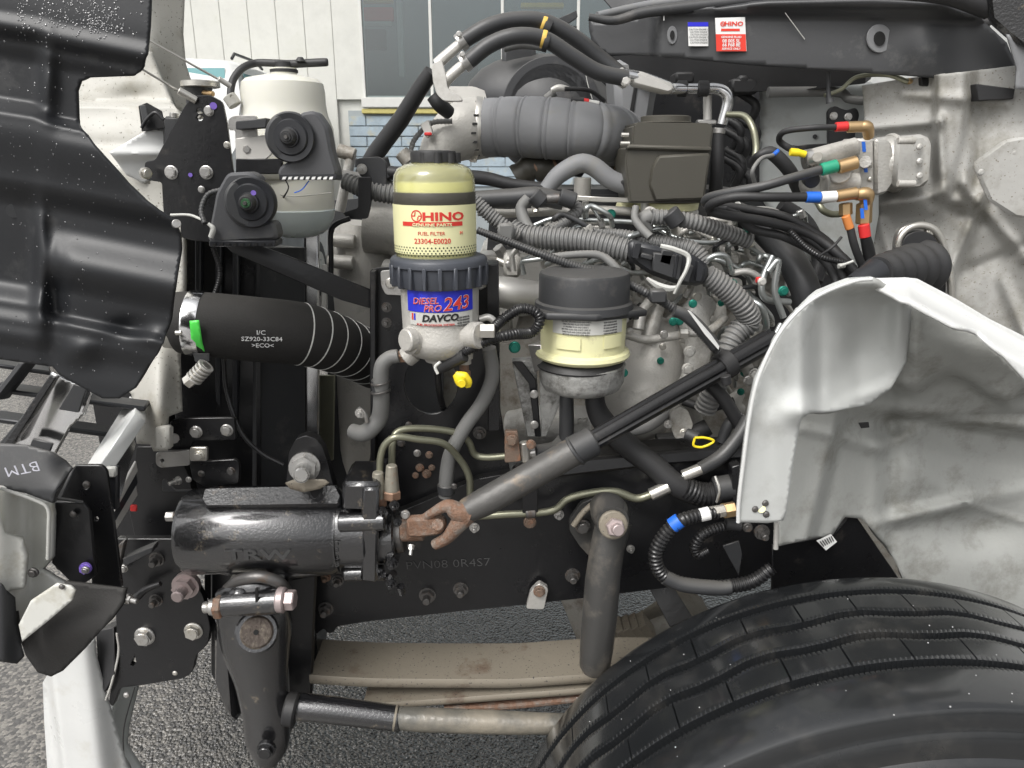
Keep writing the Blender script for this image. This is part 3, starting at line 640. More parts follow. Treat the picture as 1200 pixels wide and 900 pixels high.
mat('fibre_white', (0.60, 0.60, 0.56), 0.45, bump=.15, bs=60, dirt=(0.42, 0.40, 0.33), dirt_amt=.25, dirt_scale=16)
# ---------------- grille and bumper at lower left
gr = empty('grille', W(60, 480, 1.0), None, None, parent=TR)
for a, b, t in (((-10, 428), (60, 438), 5), ((-10, 457), (170, 480), 5.5), ((-10, 492), (140, 512), 6)):
    slab('grille_bar', [(a[0], a[1] - t / 2, .98), (b[0], b[1] - t / 2, 1.02), (b[0], b[1] + t / 2, 1.02), (a[0], a[1] + t / 2, .98)], .03, 'black_plastic', gr, bev=.002)
for a, b in (((25, 425), (-10, 470)), ((70, 440), (2, 520))):
    slab('grille_upright', [(a[0] - 4, a[1], .97), (a[0] + 4, a[1], .97), (b[0] + 4, b[1], .96), (b[0] - 4, b[1], .96)], .03, 'dark_plastic', gr)
sheet('chrome_surround', [(60, 436), (108, 458), (98, 486), (82, 500), (64, 532), (16, 521), (32, 490)], lambda x, y: .95 + .002 * math.sin(x * .12 + y * .05) , 'chrome_strip', gr, step=3, th=.004, label='creased chrome surround of the grille')
slab('chrome_frame_edge', [(58, 440, .94), (66, 442, .94), (14, 522, .93), (4, 520, .93)], .02, 'black_gloss', gr)
slab('surround_slot', [(86, 450, .935), (102, 454, .935), (92, 484, .935), (68, 480, .935)], .004, 'dark_plastic', gr)
slab('surround_slot', [(38, 514, .932), (62, 520, .932), (58, 530, .932), (34, 524, .932)], .004, 'dark_plastic', gr)
hb = slab('white_hood_edge', [(152, 463, 1.05), (158, 470, 1.05), (158, 484, .99), (116, 546, .93), (101, 546, .95)], .02, 'white_paint', TR)
slab('weatherstrip', [(150, 490, 1.03), (157, 490, 1.03), (124, 548, 1.0), (116, 548, 1.0)], .012, 'rubber', hb)
slab('chrome_piece', [(152, 505, 1.04), (160, 520, 1.05), (140, 590, 1.0), (128, 562, 1.0)], .02, 'chrome_strip', TR, label='chrome trim behind the black hinge bracket')
for k in range(3):
    slab('trim_blade', [(160, 540 + 14 * k, 1.06), (162, 552 + 14 * k, 1.06), (135, 600 + 12 * k, 1.02), (132, 590 + 12 * k, 1.02)], .006, 'pale_alu' if k != 1 else 'black_plastic', TR)
box('red_marker', 152, 592, 160, 600, 1.03, .004, 'red', TR)
# hood corner with chalked letters
hc = sheet('hood_corner', [(0, 519), (30, 521), (62, 530), (78, 540), (85, 548), (66, 574), (62, 590), (30, 578), (0, 572), (-30, 570), (-30, 518)], lambda x, y: .82 + .0004 * (575 - y) * (1 if y < 575 else 0) + .015 * gs(x, y, 85, 545, 20, 20), 'dark_plastic', TR, step=4, label='grey hood corner with chalked letters written upside down')
text('BTM', 26, 549, .80, 13, 'chalk', hc, rot=math.radians(192), xs=1.25, bold=-.012)
ft = sheet('hood_fibre_corner', [(-40, 570), (0, 572), (30, 580), (56, 590), (60, 606), (58, 655), (46, 668), (60, 676), (80, 688), (72, 700), (26, 748), (22, 730), (-40, 720)], lambda x, y: .84 + .03 * interp(x, [(-40, -1), (5, -.8), (28, .2), (36, .6), (60, .4)]) - .02 * gs(x, y, 20, 700, 40, 30), 'fibre_white', TR, step=3.5, th=.01, label='white fibreglass corner of the hood')
tube('moulding_bead', [(0, 572, .805, 2), (40, 586, .82, 2), (56, 596, .825, 2.2), (57, 620, .825, 2.2), (56, 655, .825, 2.2)], 'label_grey', ft)
bolt(39, 671, .815, 6, ft, 'hex', 'bolt_dark')
sheet('white_hood_rim', [(-40, 560), (-6, 565), (2, 610), (6, 625), (26, 634), (30, 655), (28, 690), (-40, 700)], lambda x, y: .79 + .02 * interp(x, [(-10, 0), (30, 1)]), 'fibre_white', ft, step=4, th=.01)
# black folded bracket
fb = plate('folded_bracket', [(88, 546), (118, 546), (124, 552), (136, 640), (142, 690), (108, 690), (108, 676), (66, 668), (60, 640), (64, 582), (72, 566)], .90, .006, 'black_paint', TR, r=4, holes=[(101, 570, 4), (113, 608, 3)], label='black folded bracket with slotted holes on the hood hinge')
slab('bracket_face', rnd3 := [(64, 588, .87), (98, 590, .87), (105, 600, .87), (112, 675, .86), (90, 690, .86), (60, 660, .86)], .006, 'black_paint', fb)
slab('bracket_lip', [(84, 548, .895), (88, 546, .895), (72, 584, .868), (66, 584, .868)], .004, 'dark_plastic', fb)
slab('bracket_lip', [(68, 583, .867), (97, 588, .867), (97, 591, .867), (68, 586, .867)], .004, 'dark_plastic', fb)
bolt(100, 666, .855, 7, fb, 'hex', 'purple'); bolt(100, 668, .850, 4.5, fb, 'hex', 'bolt_steel'); bolt(85, 603, .862, 4, fb, 'rivet', 'bolt_dark')
bolt(101, 568, .898, 4.5, fb, 'rivet', 'bolt_dark')
box('side_tab', 124, 548, 137, 598, .93, .01, 'black_plastic', fb); box('tab_cap', 122, 548, 135, 560, .925, .008, 'label_grey', fb)
# grey-black mud flap
sheet('rubber_flap', [(76, 682), (110, 686), (147, 690), (144, 706), (130, 726), (100, 760), (74, 786), (60, 793), (44, 788), (30, 768), (24, 750), (-40, 750), (-40, 690), (-10, 685), (20, 700), (26, 748)], lambda x, y: .80 + .03 * gs(x, y, 30, 740, 14, 60) + .02 * interp(y, [(680, 1), (740, 0), (790, .8)]), 'rubber_matte', TR, step=4, th=.006, label='black rubber flap under the hood corner')
sheet('curled_hood_edge', [(-40, 675), (0, 685), (18, 700), (20, 730), (28, 770), (20, 778), (-40, 770)], lambda x, y: .775 + .02 * interp(x, [(0, 0), (28, 1)]), 'dark_plastic', TR, step=4)
wp = sheet('white_trim_leaf', [(66, 684), (82, 687), (88, 692), (84, 704), (56, 728), (26, 752), (22, 732), (36, 704)], lambda x, y: .782, 'fibre_white', TR, step=3.5, label='small white fibreglass leaf screwed over the rubber flap')
bolt(72, 688, .78, 3.5, wp, 'rivet', 'bolt_dark')
sheet('front_bumper', [(50, 800), (56, 790), (80, 772), (100, 755), (112, 748), (114, 770), (122, 800), (136, 850), (152, 910), (56, 910), (52, 850)], lambda x, y: 1.02 + .05 * interp(x - .12 * (y - 800), [(50, 1), (66, 0), (100, -.1), (140, .6)]), 'white_paint', TR, step=4, th=.02, label='white bumper end curving down to the ground')
sheet('bumper_return', [(140, 800), (163, 804), (152, 850), (150, 872), (172, 905), (148, 905), (130, 840)], lambda x, y: 1.12 + .0012 * (x - 130), 'cab_pale', TR, step=4, th=.008)
tube('bumper_seam', [(158, 805, 1.10, .8), (145, 855, 1.10, .8), (146, 900, 1.12, .8)], 'ink_grey', TR)
tube('bracket_cable', [(137, 742, 1.04, 1.4), (139, 765, 1.04, 1.4), (131, 800, 1.03, 1.4), (124, 820, 1.03, 1.4)], 'pale_alu', TR)
slab('rubber_bumper_stop', [(112, 740, 1.05), (133, 735, 1.05), (134, 790, 1.03), (122, 812, 1.03), (114, 780, 1.04)], .04, 'rubber', TR)

# ---------------- front hinge plate (black) with bolts
hp = plate('frame_horn_plate', [(135, 632), (220, 632), (222, 670), (238, 700), (246, 735), (243, 755), (229, 768), (225, 788), (214, 795), (165, 803), (140, 806), (132, 828), (128, 824), (132, 790), (138, 760), (136, 720), (146, 690), (130, 660)], 1.04, .012, 'black_paint', TR, r=5, holes=[[(152, 780), (158, 766), (160, 776), (156, 782)]], label='black frame horn plate with large bolts below the radiator')
bolt(170, 745, 1.04, 12, hp, 'hex', 'bolt_steel'); bolt(227, 739, 1.04, 11, hp, 'hex', 'zinc'); bolt(184, 655, 1.04, 9, hp, 'stud', 'bolt_dark'); bolt(183, 703, 1.04, 8, hp, 'stud', 'bolt_dark')
bolt(205, 789, 1.04, 3.5, hp, 'rivet', 'zinc'); bolt(150, 702, 1.0, 6, hp, 'long', 'bolt_steel', rz=1.2); bolt(148, 815, 1.03, 4, hp, 'rivet', 'bolt_steel')
bolt(218, 686, 1.03, 16, hp, 'stud', 'bolt_pink'); bolt(145, 666, 1.03, 5, hp, 'hex', 'bolt_steel')
tube('release_lever', [(160, 700, 1.02, 5), (172, 690, 1.02, 4), (188, 684, 1.02, 3)], 'black_paint', hp)
slab('small_angle', [(143, 655, 1.0), (180, 640, 1.0), (178, 648, 1.0), (146, 664, 1.0)], .02, 'dark_plastic', hp)
slab('latch_arm', [(139, 638, 1.0), (146, 634, 1.0), (134, 690, 1.0), (128, 686, 1.0)], .012, 'bolt_dark', hp)
up = plate('radiator_mount_panel', [(160, 524), (205, 524), (222, 560), (228, 600), (222, 636), (160, 636), (152, 600)], 1.10, .02, 'black_paint', TR, r=3)
b1 = plate('mount_bracket', [(200, 494), (210, 491), (274, 490), (276, 515), (226, 516), (222, 528), (200, 526)], 1.08, .008, 'black_paint', TR, r=3, label='upper black mount bracket with two bright bolts')
bolt(230, 506, 1.08, 7.5, b1); bolt(266, 504, 1.08, 7.5, b1); bolt(204, 514, 1.05, 6, b1, 'hex', 'bolt_steel', rz=.9)
b1g = plate('grey_link', [(183, 531), (222, 528), (222, 545), (188, 548), (183, 544)], 1.065, .006, 'bolt_steel', b1, r=3, holes=[(190, 540, 2.8)])
plate('grey_tab', [(223, 525), (242, 525), (242, 540), (223, 540)], 1.06, .006, 'zinc', b1, r=2); bolt(233, 534, 1.058, 6, b1, 'hex', 'zinc')
b2 = plate('mount_bracket', [(222, 542), (276, 539), (280, 545), (279, 566), (240, 570), (226, 562)], 1.085, .008, 'black_paint', TR, r=3)
bolt(236, 555, 1.085, 4.5, b2, 'rivet', 'bolt_dark'); bolt(271, 552, 1.085, 5, b2, 'hex', 'bolt_dark'); bolt(209, 563, 1.05, 5, b2, 'long', 'bolt_steel', rz=-.6); bolt(221, 562, 1.05, 3.5, b2, 'hex', 'bolt_steel')
slab('edge_strip', [(190, 562, 1.06), (193, 562, 1.06), (206, 574, 1.06), (226, 574, 1.06), (226, 577, 1.06), (190, 576, 1.06)], .004, 'dark_plastic', b2)
tube('black_cable', [(262, 420, 1.15, 2.6), (266, 460, 1.15, 2.6), (282, 505, 1.14, 2.6), (305, 530, 1.14, 2.6), (332, 545, 1.14, 2.6)], 'loom_black', TR, label='thin black cable hanging below the intercooler hose')
tube('black_cable', [(250, 290, 1.16, 3), (258, 320, 1.16, 3), (250, 350, 1.15, 3)], 'loom_black', TR, corr=3)

# ---------------- steering gear
mat('gear_black', (0.010, 0.010, 0.011), 0.2, bump=0.6, bs=300, rvar=0.08, coat=.6, spec=.6, dirt=(0.16, 0.13, 0.09), dirt_amt=0.10, dirt_scale=26)
gy = 1.04
_p = MT['gear_black'].node_tree.nodes['Principled BSDF']; _p.inputs['Coat Weight'].default_value = 1; _p.inputs['Coat IOR'].default_value = 1.62; _p.inputs['Coat Roughness'].default_value = .13
sg = empty('steering_gear', W(340, 630, gy), 'glossy black power steering gear with raised lettering', None, parent=TR)
bm = bmesh.new()
def gearbody():
    P, R = [], []
    for px, r in ((219, 40), (222, 47), (228, 50), (395, 50), (399, 47), (402, 47)):
        P.append(W(px, 622, gy)); R.append(S(r, 622, gy))
    return sweep(P, R, 40)
link('gear_housing', bm_me(gearbody()), 'gear_black', sg)
slab('top_cover', [(238, 572, gy - .02), (245, 569, gy - .02), (395, 566, gy - .02), (400, 580, gy - .04), (398, 594, gy - .046), (240, 596, gy - .046), (234, 584, gy - .04)], .05, 'black_gloss', sg, bev=.006)
cyl('end_block', (400, 620, gy), (436, 620, gy), 45, 'gear_black', sg)
slab('valve_flange', [(424, 572, gy - .058), (444, 572, gy - .058), (442, 684, gy - .055), (422, 682, gy - .055)], .11, 'gear_black', sg, bev=.004)
slab('valve_body', [(400, 566, gy - .052), (444, 566, gy - .052), (444, 600, gy - .05), (400, 600, gy - .05)], .08, 'gear_black', sg, bev=.006)
cyl('port_boss', (398, 612, gy - .045), (452, 610, gy - .045), 12, 'gear_black', sg)
cyl('port_boss', (404, 672, gy - .03), (450, 671, gy - .03), 9, 'gear_black', sg)
cyl('input_housing', (442, 628, gy), (466, 627, gy), 32, 'gear_black', sg); cyl('input_seal', (464, 626, gy), (474, 625, gy), 22, 'bolt_dark', sg)
for x, y, r in ((462, 592, 6), (466, 612, 5), (460, 660, 7), (458, 684, 6), (448, 598, 5)): bolt(x, y, gy - .05, r, sg, 'stud', 'black_gloss')
tube('cast_web', [(225, 650, gy - .03, 14), (290, 662, gy - .03, 16), (340, 664, gy - .03, 14), (400, 660, gy - .02, 12)], 'gear_black', sg)
cyl('adjuster_bolt', (222, 604, gy - .01), (205, 605, gy - .01), 7, 'bolt_dark', sg); cyl('adjuster_tip', (207, 605, gy - .01), (195, 605, gy - .01), 6, 'bolt_steel', sg, seg=6)
mat('fitting_grey', (0.30, 0.28, 0.23), 0.5, metal=0.4, bump=0.4, bs=200, dirt=(0.25, 0.15, 0.09), dirt_amt=0.3, dirt_scale=50)
mat('raised_gloss', (0.07, 0.07, 0.07), 0.25, metal=.4)
text('TRW', 303, 650, gy - .0655, 13, 'raised_gloss', sg, name='raised_lettering', xs=1.9, bold=.02, ext=.0015)
for k, s_ in enumerate(('PATENT', '4942803', '4773303', '5152358')): text(s_, 378, 637 + k * 8, gy - .0605 + k * .0015, 6.6, 'raised_gloss', sg, name='raised_lettering', xs=1.25, ext=.0008)
# clusters of cast detail on gear right end
gd = random.Random(11)
for k in range(9):
    x, y = gd.uniform(446, 470), gd.uniform(600, 690); tube('cast_lug', [(x, y, gy - .045, 5), (x + gd.uniform(-6, 6), y + gd.uniform(4, 12), gy - .04, 4)], 'gear_black', sg, seg=8, smooth=False)
# stamp top lug
lug = plate('gear_mount_lug', [(335, 575), (339, 530), (347, 515), (358, 511), (370, 515), (378, 526), (392, 575)], 1.02, .02, 'black_paint', TR, r=3, label='black lug with a large rusty nut above the steering gear')
bolt(357, 547, 1.015, 18, lug, 'long', 'bolt_steel', name='large_nut', rx=-.25)
sheet('dust_patch', [(334, 566), (345, 562), (380, 562), (386, 566), (375, 573), (356, 577), (340, 573)], lambda x, y: gy - .060, 'spring_tan', lug, step=4, th=.002)
# gear hydraulic ports and pipes
for x, y, rm in ((443, 0, 'rust'), (459, -8, 'copper')):
    cyl('port_nut', (x, 592 + y, gy - .03), (x, 582 + y, gy - .03), 11, rm, sg, seg=6)
    cyl('pipe_fitting', (x, 583 + y, gy - .03), (x, 553 + y, gy - .03), 9, 'fitting_grey', sg, rb=6.5, seg=12)
tube('hydraulic_pipe', [(445, 556, 1.02, 4.2), (446, 535, 1.02, 4.2), (452, 520, 1.02, 4.2), (465, 512, 1.02, 4.2), (490, 515, 1.03, 4.2), (520, 520, 1.05, 4.2), (540, 540, 1.07, 4.2), (550, 560, 1.08, 4.2), (551, 582, 1.09, 4.2)], 'pipe_olive', TR, label='lower olive steering pipe bending down behind the shaft')
tube('hydraulic_pipe', [(459, 546, 1.04, 4.2), (460, 522, 1.04, 4.2), (466, 506, 1.05, 4.2), (490, 502, 1.06, 4.2), (530, 506, 1.08, 4.2), (548, 516, 1.09, 4.2), (556, 532, 1.10, 4.2), (570, 536, 1.10, 4.2), (598, 534, 1.10, 4.2)], 'pipe_olive', TR, label='upper olive steering pipe running right to the rubber hose')
tube('hydraulic_pipe', [(560, 605, 1.09, 4.4), (590, 603, 1.09, 4.4), (645, 599, 1.09, 4.4), (665, 585, 1.09, 4.4), (690, 578, 1.09, 4.6), (720, 576, 1.09, 4.8), (745, 584, 1.09, 4.8), (762, 580, 1.09, 4.8)], 'pipe_olive', TR, label='long olive pipe along the frame rail')
cyl('hose_crimp', (762, 580, 1.09), (784, 570, 1.09), 7.5, 'zinc', TR); cyl('hose_crimp', (800, 558, 1.10), (822, 549, 1.10), 7, 'zinc', TR)
tube('pipe_neck', [(782, 570, 1.1, 4), (802, 558, 1.1, 4)], 'pipe_zinc', TR)
tube('rubber_hose', [(820, 550, 1.10, 8), (845, 535, 1.11, 8.5), (865, 512, 1.12, 8.5), (878, 490, 1.13, 8.5)], 'hose_dark', TR)
c_ = plate('pipe_clip', [(612, 575), (629, 573), (630, 602), (613, 603)], 1.085, .004, 'black_paint', TR, r=2)
ring('clip_band', (616, 602, 1.09), (628, 601, 1.09), 6.5, 'bolt_dark', c_); bolt(621, 612, 1.085, 7.5, c_, 'hex', 'bolt_rust'); bolt(655, 603, 1.11, 6, c_, 'stud', 'bolt_steel')
# joint at 600,530
pj = plate('pipe_clamp', [(592, 506), (606, 506), (610, 540), (592, 542)], 1.08, .01, 'bolt_rust', TR, r=2)
bolt(600, 516, 1.075, 7, pj, 'hex', 'bolt_rust'); cyl('hose_end', (598, 534, 1.10), (628, 530, 1.10), 7, 'bolt_steel', pj); bolt(622, 521, 1.085, 6, pj, 'hex', 'bolt_rust'); cyl('clamp_roll', (614, 518, 1.09), (616, 540, 1.09), 6, 'zinc', pj)
tube('rubber_hose', [(626, 530, 1.10, 9), (650, 526, 1.12, 9), (665, 510, 1.14, 8)], 'hose_dark', TR, label='short rubber hose into the steering reservoir')

# ---------------- pitman arm casting
mat('spline_rust', (0.07, 0.055, 0.045), 0.6, metal=.3, bump=1.0, bs=200, dirt=(0.20, 0.17, 0.13), dirt_amt=.4, dirt_scale=60)
pa = empty('pitman_assembly', W(305, 780, 1.0), 'glossy black cast pitman arm below the steering gear', None, parent=TR)
def blob(name, pts, m, parent, seg=18, flat_=.55, label=None):
    """casting: chain of (px,py,Y,r_px), flattened in depth"""
    full = crom(pts, 6); P = [W(a[0], a[1], a[2]) for a in full]; R = [S(a[3], a[1], a[2]) for a in full]
    bm = sweep(P, R, seg); ym = P[0].y
    for v in bm.verts:
        # flatten around nearest path depth
        v.co.y = ym + (v.co.y - ym) * flat_
    return link(name, bm_me(bm), m, parent, label=label)
blob('arm_body', [(296, 690, 1.0, 36), (298, 725, 1.0, 44), (300, 760, 1.0, 40), (306, 800, 1.0, 31), (312, 840, 1.0, 28), (313, 872, 1.0, 25), (312, 895, 1.0, 12)], 'gear_black', pa)
blob('clamp_boss', [(262, 705, .98, 16), (290, 700, .97, 24), (325, 700, .98, 20), (337, 700, .98, 16)], 'gear_black', pa)
cyl('bore_rim', (301, 741, .99), (301, 741, .950), 25, 'gear_black', pa); cyl('splined_end', (301, 741, .98), (301, 741, .947), 20, 'spline_rust', pa, rb=19); cyl('centre_hole', (300, 741, .946), (300, 741, .9455), 3, 'hole_black', pa, bev=False)
cyl('shaft_bore', (302, 748, .93), (302, 748, .925), 0.1, 'hole_black', pa, bev=False) if False else None
cyl('clamp_bolt', (262, 711, .96), (246, 711, .96), 10, 'bolt_steel', pa); cyl('bolt_tip', (248, 711, .96), (239, 712, .96), 7, 'bolt_steel', pa); cyl('clamp_nut', (262, 711, .96), (252, 711, .96), 14, 'bolt_rust', pa, seg=6)
cyl('clamp_bolt', (325, 703, .95), (335, 703, .95), 15, 'bolt_pink', pa); cyl('bolt_head', (334, 703, .95), (346, 703, .95), 12, 'bolt_pink', pa, seg=6)
cyl('boss_sleeve', (262, 708, .96), (328, 704, .96), 15, 'gear_black', pa)
for x_ in (276, 316): slab('clamp_ear', [(x_ - 12, 694, .955), (x_ + 12, 692, .955), (x_ + 13, 722, .952), (x_ - 11, 724, .952)], .05, 'gear_black', pa, bev=.006)
slab('clamp_slit', [(299, 690, .944), (302, 690, .944), (302, 716, .944), (299, 716, .944)], .004, 'hole_black', pa, bev=0)
tube('boss_flange', [(266, 690, .98, 6), (280, 680, .97, 7), (304, 676, .965, 7), (326, 682, .97, 7), (336, 692, .98, 6)], 'bolt_dark', pa)
cyl('upper_boss', (275, 690, 1.0), (318, 684, 1.0), 18, 'cast_dirty', pa)
bolt(312, 878, .965, 11, pa, 'hex', 'black_gloss'); 
slab('arm_web', [(250, 725, 1.03), (268, 740, 1.03), (276, 850, 1.02), (262, 835, 1.02), (250, 800, 1.03)], .03, 'gear_black', pa, bev=.006)
slab('bracket_upright', [(330, 680, 1.06), (372, 672, 1.07), (368, 750, 1.07), (366, 822, 1.06), (338, 830, 1.05)], .05, 'black_paint', pa, bev=.004)
slab('bracket_foot', [(246, 660, 1.08), (366, 660, 1.08), (362, 820, 1.06), (335, 868, 1.06), (300, 840, 1.06), (268, 830, 1.06), (246, 790, 1.08)], .03, 'black_paint', pa, bev=.004)
bolt(350, 821, 1.03, 5, pa, 'hex', 'bolt_dark')

# ---------------- frame rail
fr = plate('frame_rail', [(240, 632), (470, 600), (560, 562), (640, 548), (780, 533), (925, 528), (925, 672), (840, 680), (770, 690), (690, 700), (620, 708), (540, 716), (430, 728), (394, 734), (391, 741), (384, 742), (380, 736), (370, 742), (372, 770), (366, 800), (352, 810), (330, 740), (240, 700)], 1.12, .07, 'black_paint', TR, r=5, label='black steel frame rail with bolts running under the engine')
slab('top_flange', [(600, 548, 1.118), (640, 541, 1.118), (925, 518, 1.118), (925, 534, 1.112), (780, 545, 1.112), (600, 566, 1.112)], .09, 'black_paint', fr, bev=.004)
for x, y, r, m_ in ((339, 717, 10, 'bolt_dark'), (382, 676, 6, 'bolt_rust'), (396, 680, 7, 'bolt_dark'), (382, 713, 9, 'bolt_dark'), (501, 697, 10, 'bolt_dark'), (540, 690, 9, 'bolt_dark'), (671, 674, 9, 'bolt_dark'), (739, 643, 5, 'bolt_steel')):
    bolt(x, y, 1.12, r, fr, 'stud', m_)
text('PVN08 0R4S7', 525, 661, 1.119, 11, 'ink_grey', fr, name='stencil', rot=.05, bold=-.02, xs=1.15)
hbk = plate('hose_bracket', [(622, 694), (632, 684), (642, 690), (637, 714), (617, 713)], 1.10, .012, 'pale_alu', TR, r=3, label='small pale tab bolted under the frame rail'); bolt(632, 693, 1.098, 7, hbk, 'hex', 'bolt_rust')
bolt(556, 618, 1.12, 6, fr, 'stud', 'bolt_steel'); bolt(558, 602, 1.12, 5, fr, 'hex', 'bolt_dark')

# ---------------- filter mounting panel
fp = plate('filter_mount_panel', [(434, 316), (446, 314), (584, 310), (586, 480), (598, 560), (596, 600), (440, 612), (430, 560), (440, 500), (434, 450)], 1.14, .006, 'black_paint', TR, r=4, holes=[[(505 + 32 * math.cos(a), 450 + 36 * math.sin(a)) for a in [2 * math.pi * k / 28 for k in range(28)]]], label='black panel carrying the fuel filter')
slab('panel_edge', [(570, 310, 1.10), (584, 310, 1.10), (586, 505, 1.10), (572, 505, 1.10)], .05, 'black_paint', fp)
slab('panel_edge', [(434, 318, 1.12), (440, 318, 1.12), (440, 560, 1.12), (434, 560, 1.12)], .03, 'black_paint', fp)
for x, y, r, m_ in ((458, 332, 6.5, 'bolt_steel'), (453, 360, 6, 'bolt_dark'), (453, 378, 6, 'bolt_dark'), (562, 507, 8, 'bolt_dark'), (446, 492, 4, 'bolt_rust'), (489, 531, 4.5, 'bolt_steel'), (503, 533, 4.5, 'bolt_rust'), (492, 548, 5, 'bolt_rust'), (500, 555, 5.5, 'bolt_rust'), (487, 557, 4, 'bolt_rust'), (506, 548, 4, 'bolt_rust'), (470, 519, 5, 'bolt_dark'), (506, 591, 8, 'bolt_steel'), (514, 585, 5, 'bolt_dark'), (479, 498, 4, 'bolt_dark')):
    bolt(x, y, 1.14, r, fp, 'stud' if r > 5 else 'hex', m_)
plate('filter_bracket', [(446, 318), (474, 316), (474, 346), (452, 345), (447, 335)], 1.13, .006, 'bolt_steel', fp, r=3); bolt(458, 332, 1.128, 6.5, fp, 'hex', 'zinc')
plate('filter_bracket', [(560, 320), (570, 318), (570, 336), (562, 340)], 1.13, .006, 'bolt_steel', fp, r=2)
ac = slab('crossing_arm', [(262, 286, 1.06), (300, 286, 1.07), (345, 303, 1.1), (436, 340, 1.13), (436, 362, 1.13), (400, 352, 1.12), (330, 322, 1.09), (272, 296, 1.06)], .006, 'black_paint', TR, label='flat black brace slanting from the horn bracket to the filter panel')

# ---------------- fuel filter
FY = 1.05; fx = 514
ff = empty('fuel_filter', W(fx, 420, FY), 'clear-bowled fuel filter with yellow fuel and a grey ribbed collar', None, parent=TR)
REF = 290
cap = lathe('vent_cap', 511, FY, [(176, 18), (177, 25), (180, 26), (190, 26), (191, 24)], 'rubber', ff, seg=36)
bm = bmesh.new(); xx = W(511, 184, FY).x; Rr = S(26, 184, FY)
for k in range(9):
    a = 2 * math.pi * k / 9; q = bmesh.ops.create_cone(bm, segments=10, radius1=Rr * .2, radius2=Rr * .2, depth=W(511, 179, FY).z - W(511, 191, FY).z, cap_ends=True)
    for v in q['verts']: v.co += Vector((xx + Rr * .92 * math.cos(a), FY + Rr * .92 * math.sin(a), W(511, 185, FY).z))
link('cap_lobes', bm_me(bm), 'rubber', cap)
bp_ = [(190, 24), (193, 34), (198, 42), (205, 45.5), (214, 46.8), (260, 47), (300, 47)]
bowl = lathe('clear_bowl', 511, FY, bp_, 'clear_bowl', ff, seg=48, label='transparent plastic bowl showing yellow fuel')
lathe('fuel', 511, FY, [(213, 43.5), (214, 44), (304, 44.5), (305, 44)], 'fuel', bowl, seg=48, label='pale yellow diesel fuel')
lathe('filter_element_cap', 511, FY, [(224, 46.6), (225, 47.15), (239, 47.2), (240, 46.6)], 'olive_plastic', bowl, seg=48)
R0 = S(47.2, 290, FY) + .0006
wl = wrap('printed_label', 511, FY, R0, 241, 299, -78, 82, 'cream_label', bowl, label='cream filter label with red print')
bd = (511, FY, R0 + .0008)
text('HINO', 527, 254, FY - .05, 9.5, 'ink_red', bowl, xs=1.55, bend=bd, bold=.035)
# emblem: ring with a bar (parts of the printed mark)
def ringmark(px, py, Y, r, w_, m, par, bend=None):
    bm = bmesh.new(); p = W(px, py, Y); n = 28; A = S(r, py, Y); B = S(r - w_, py, Y)
    o = [bm.verts.new((A * math.cos(2 * math.pi * k / n) * 1.02, 0, A * math.sin(2 * math.pi * k / n))) for k in range(n)]
    i_ = [bm.verts.new((B * math.cos(2 * math.pi * k / n) * 1.02, 0, B * math.sin(2 * math.pi * k / n))) for k in range(n)]
    for k in range(n): bm.faces.new((o[k], o[(k + 1) % n], i_[(k + 1) % n], i_[k]))
    h = S(w_ * .45, py, Y)
    for pts in ([(-B, -h), (B, -h), (B, h), (-B, h)], [(-B * .55, h), (-B * .25, h), (-B * .1, B * .9), (-B * .4, B * .8)], [(B * .55, -h), (B * .25, -h), (B * .1, -B * .9), (B * .4, -B * .8)]):
        bm.faces.new([bm.verts.new((a, 0, b)) for a, b in pts])
    for v in bm.verts:
        if bend:
            ax = W(bend[0], REF or py, bend[1]).x; th = (p.x - ax + v.co.x) / bend[2]; v.co = Vector((ax + bend[2] * math.sin(th), bend[1] - bend[2] * math.cos(th), p.z + v.co.z))
        else: v.co = Vector((p.x + v.co.x, Y, p.z + v.co.z))
    return link('emblem', bm_me(bm), m, par, smooth=False)
ringmark(488, 253, FY - .05, 7, 1.6, 'ink_red', bowl, bend=bd)
wrap('red_bar', 511, FY, R0 + .0009, 260.5, 265.5, -42, 44, 'ink_red', bowl, th=.0002)
text('GENUINE PARTS', 512, 263.3, FY - .05, 3.5, 'cream_label', bowl, xs=1.35, bend=(511, FY, R0 + .0016), bold=.02)
text('FUEL FILTER', 511, 273.5, FY - .05, 4.2, 'ink_red', bowl, xs=1.05, bend=bd); text('23304-E0020', 512, 282.5, FY - .05, 6, 'ink_red', bowl, xs=1.0, bend=bd, bold=.012)
text('H', 549, 271, FY - .02, 4, 'ink_red', bowl, bend=bd)
bm = bmesh.new(); axx = W(511, REF, FY).x
for j, py in enumerate((291, 294.2, 297.4, 300.6)):
    zc = W(511, py, FY - R0).z
    for k in range(-15, 16):
        a = math.radians(5.2 * (k + .5 * (j % 2))); r = S(.95, py, FY); R_ = R0 + .0008
        c = Vector((axx + R_ * math.sin(a), FY - R_ * math.cos(a), zc)); tx = Vector((math.cos(a), math.sin(a), 0))
        bm.faces.new([bm.verts.new(c + tx * r * math.cos(q) + Vector((0, 0, r * math.sin(q)))) for q in [2 * math.pi * i / 8 for i in range(8)]])
link('perforations', bm_me(bm), 'perfor', bowl, smooth=False)
col = lathe('collar', fx, FY, [(298, 50), (300, 55), (303, 57), (309, 57), (311, 54), (330, 52.5), (333, 51), (334, 44)], 'collar_plastic', ff, seg=56, label='dark grey ribbed collar of the fuel filter')
bm = bmesh.new(); axx = W(fx, REF, FY).x; zt_, zb_ = W(fx, 307, FY).z, W(fx, 332, FY).z; Rc = S(53.5, 320, FY)
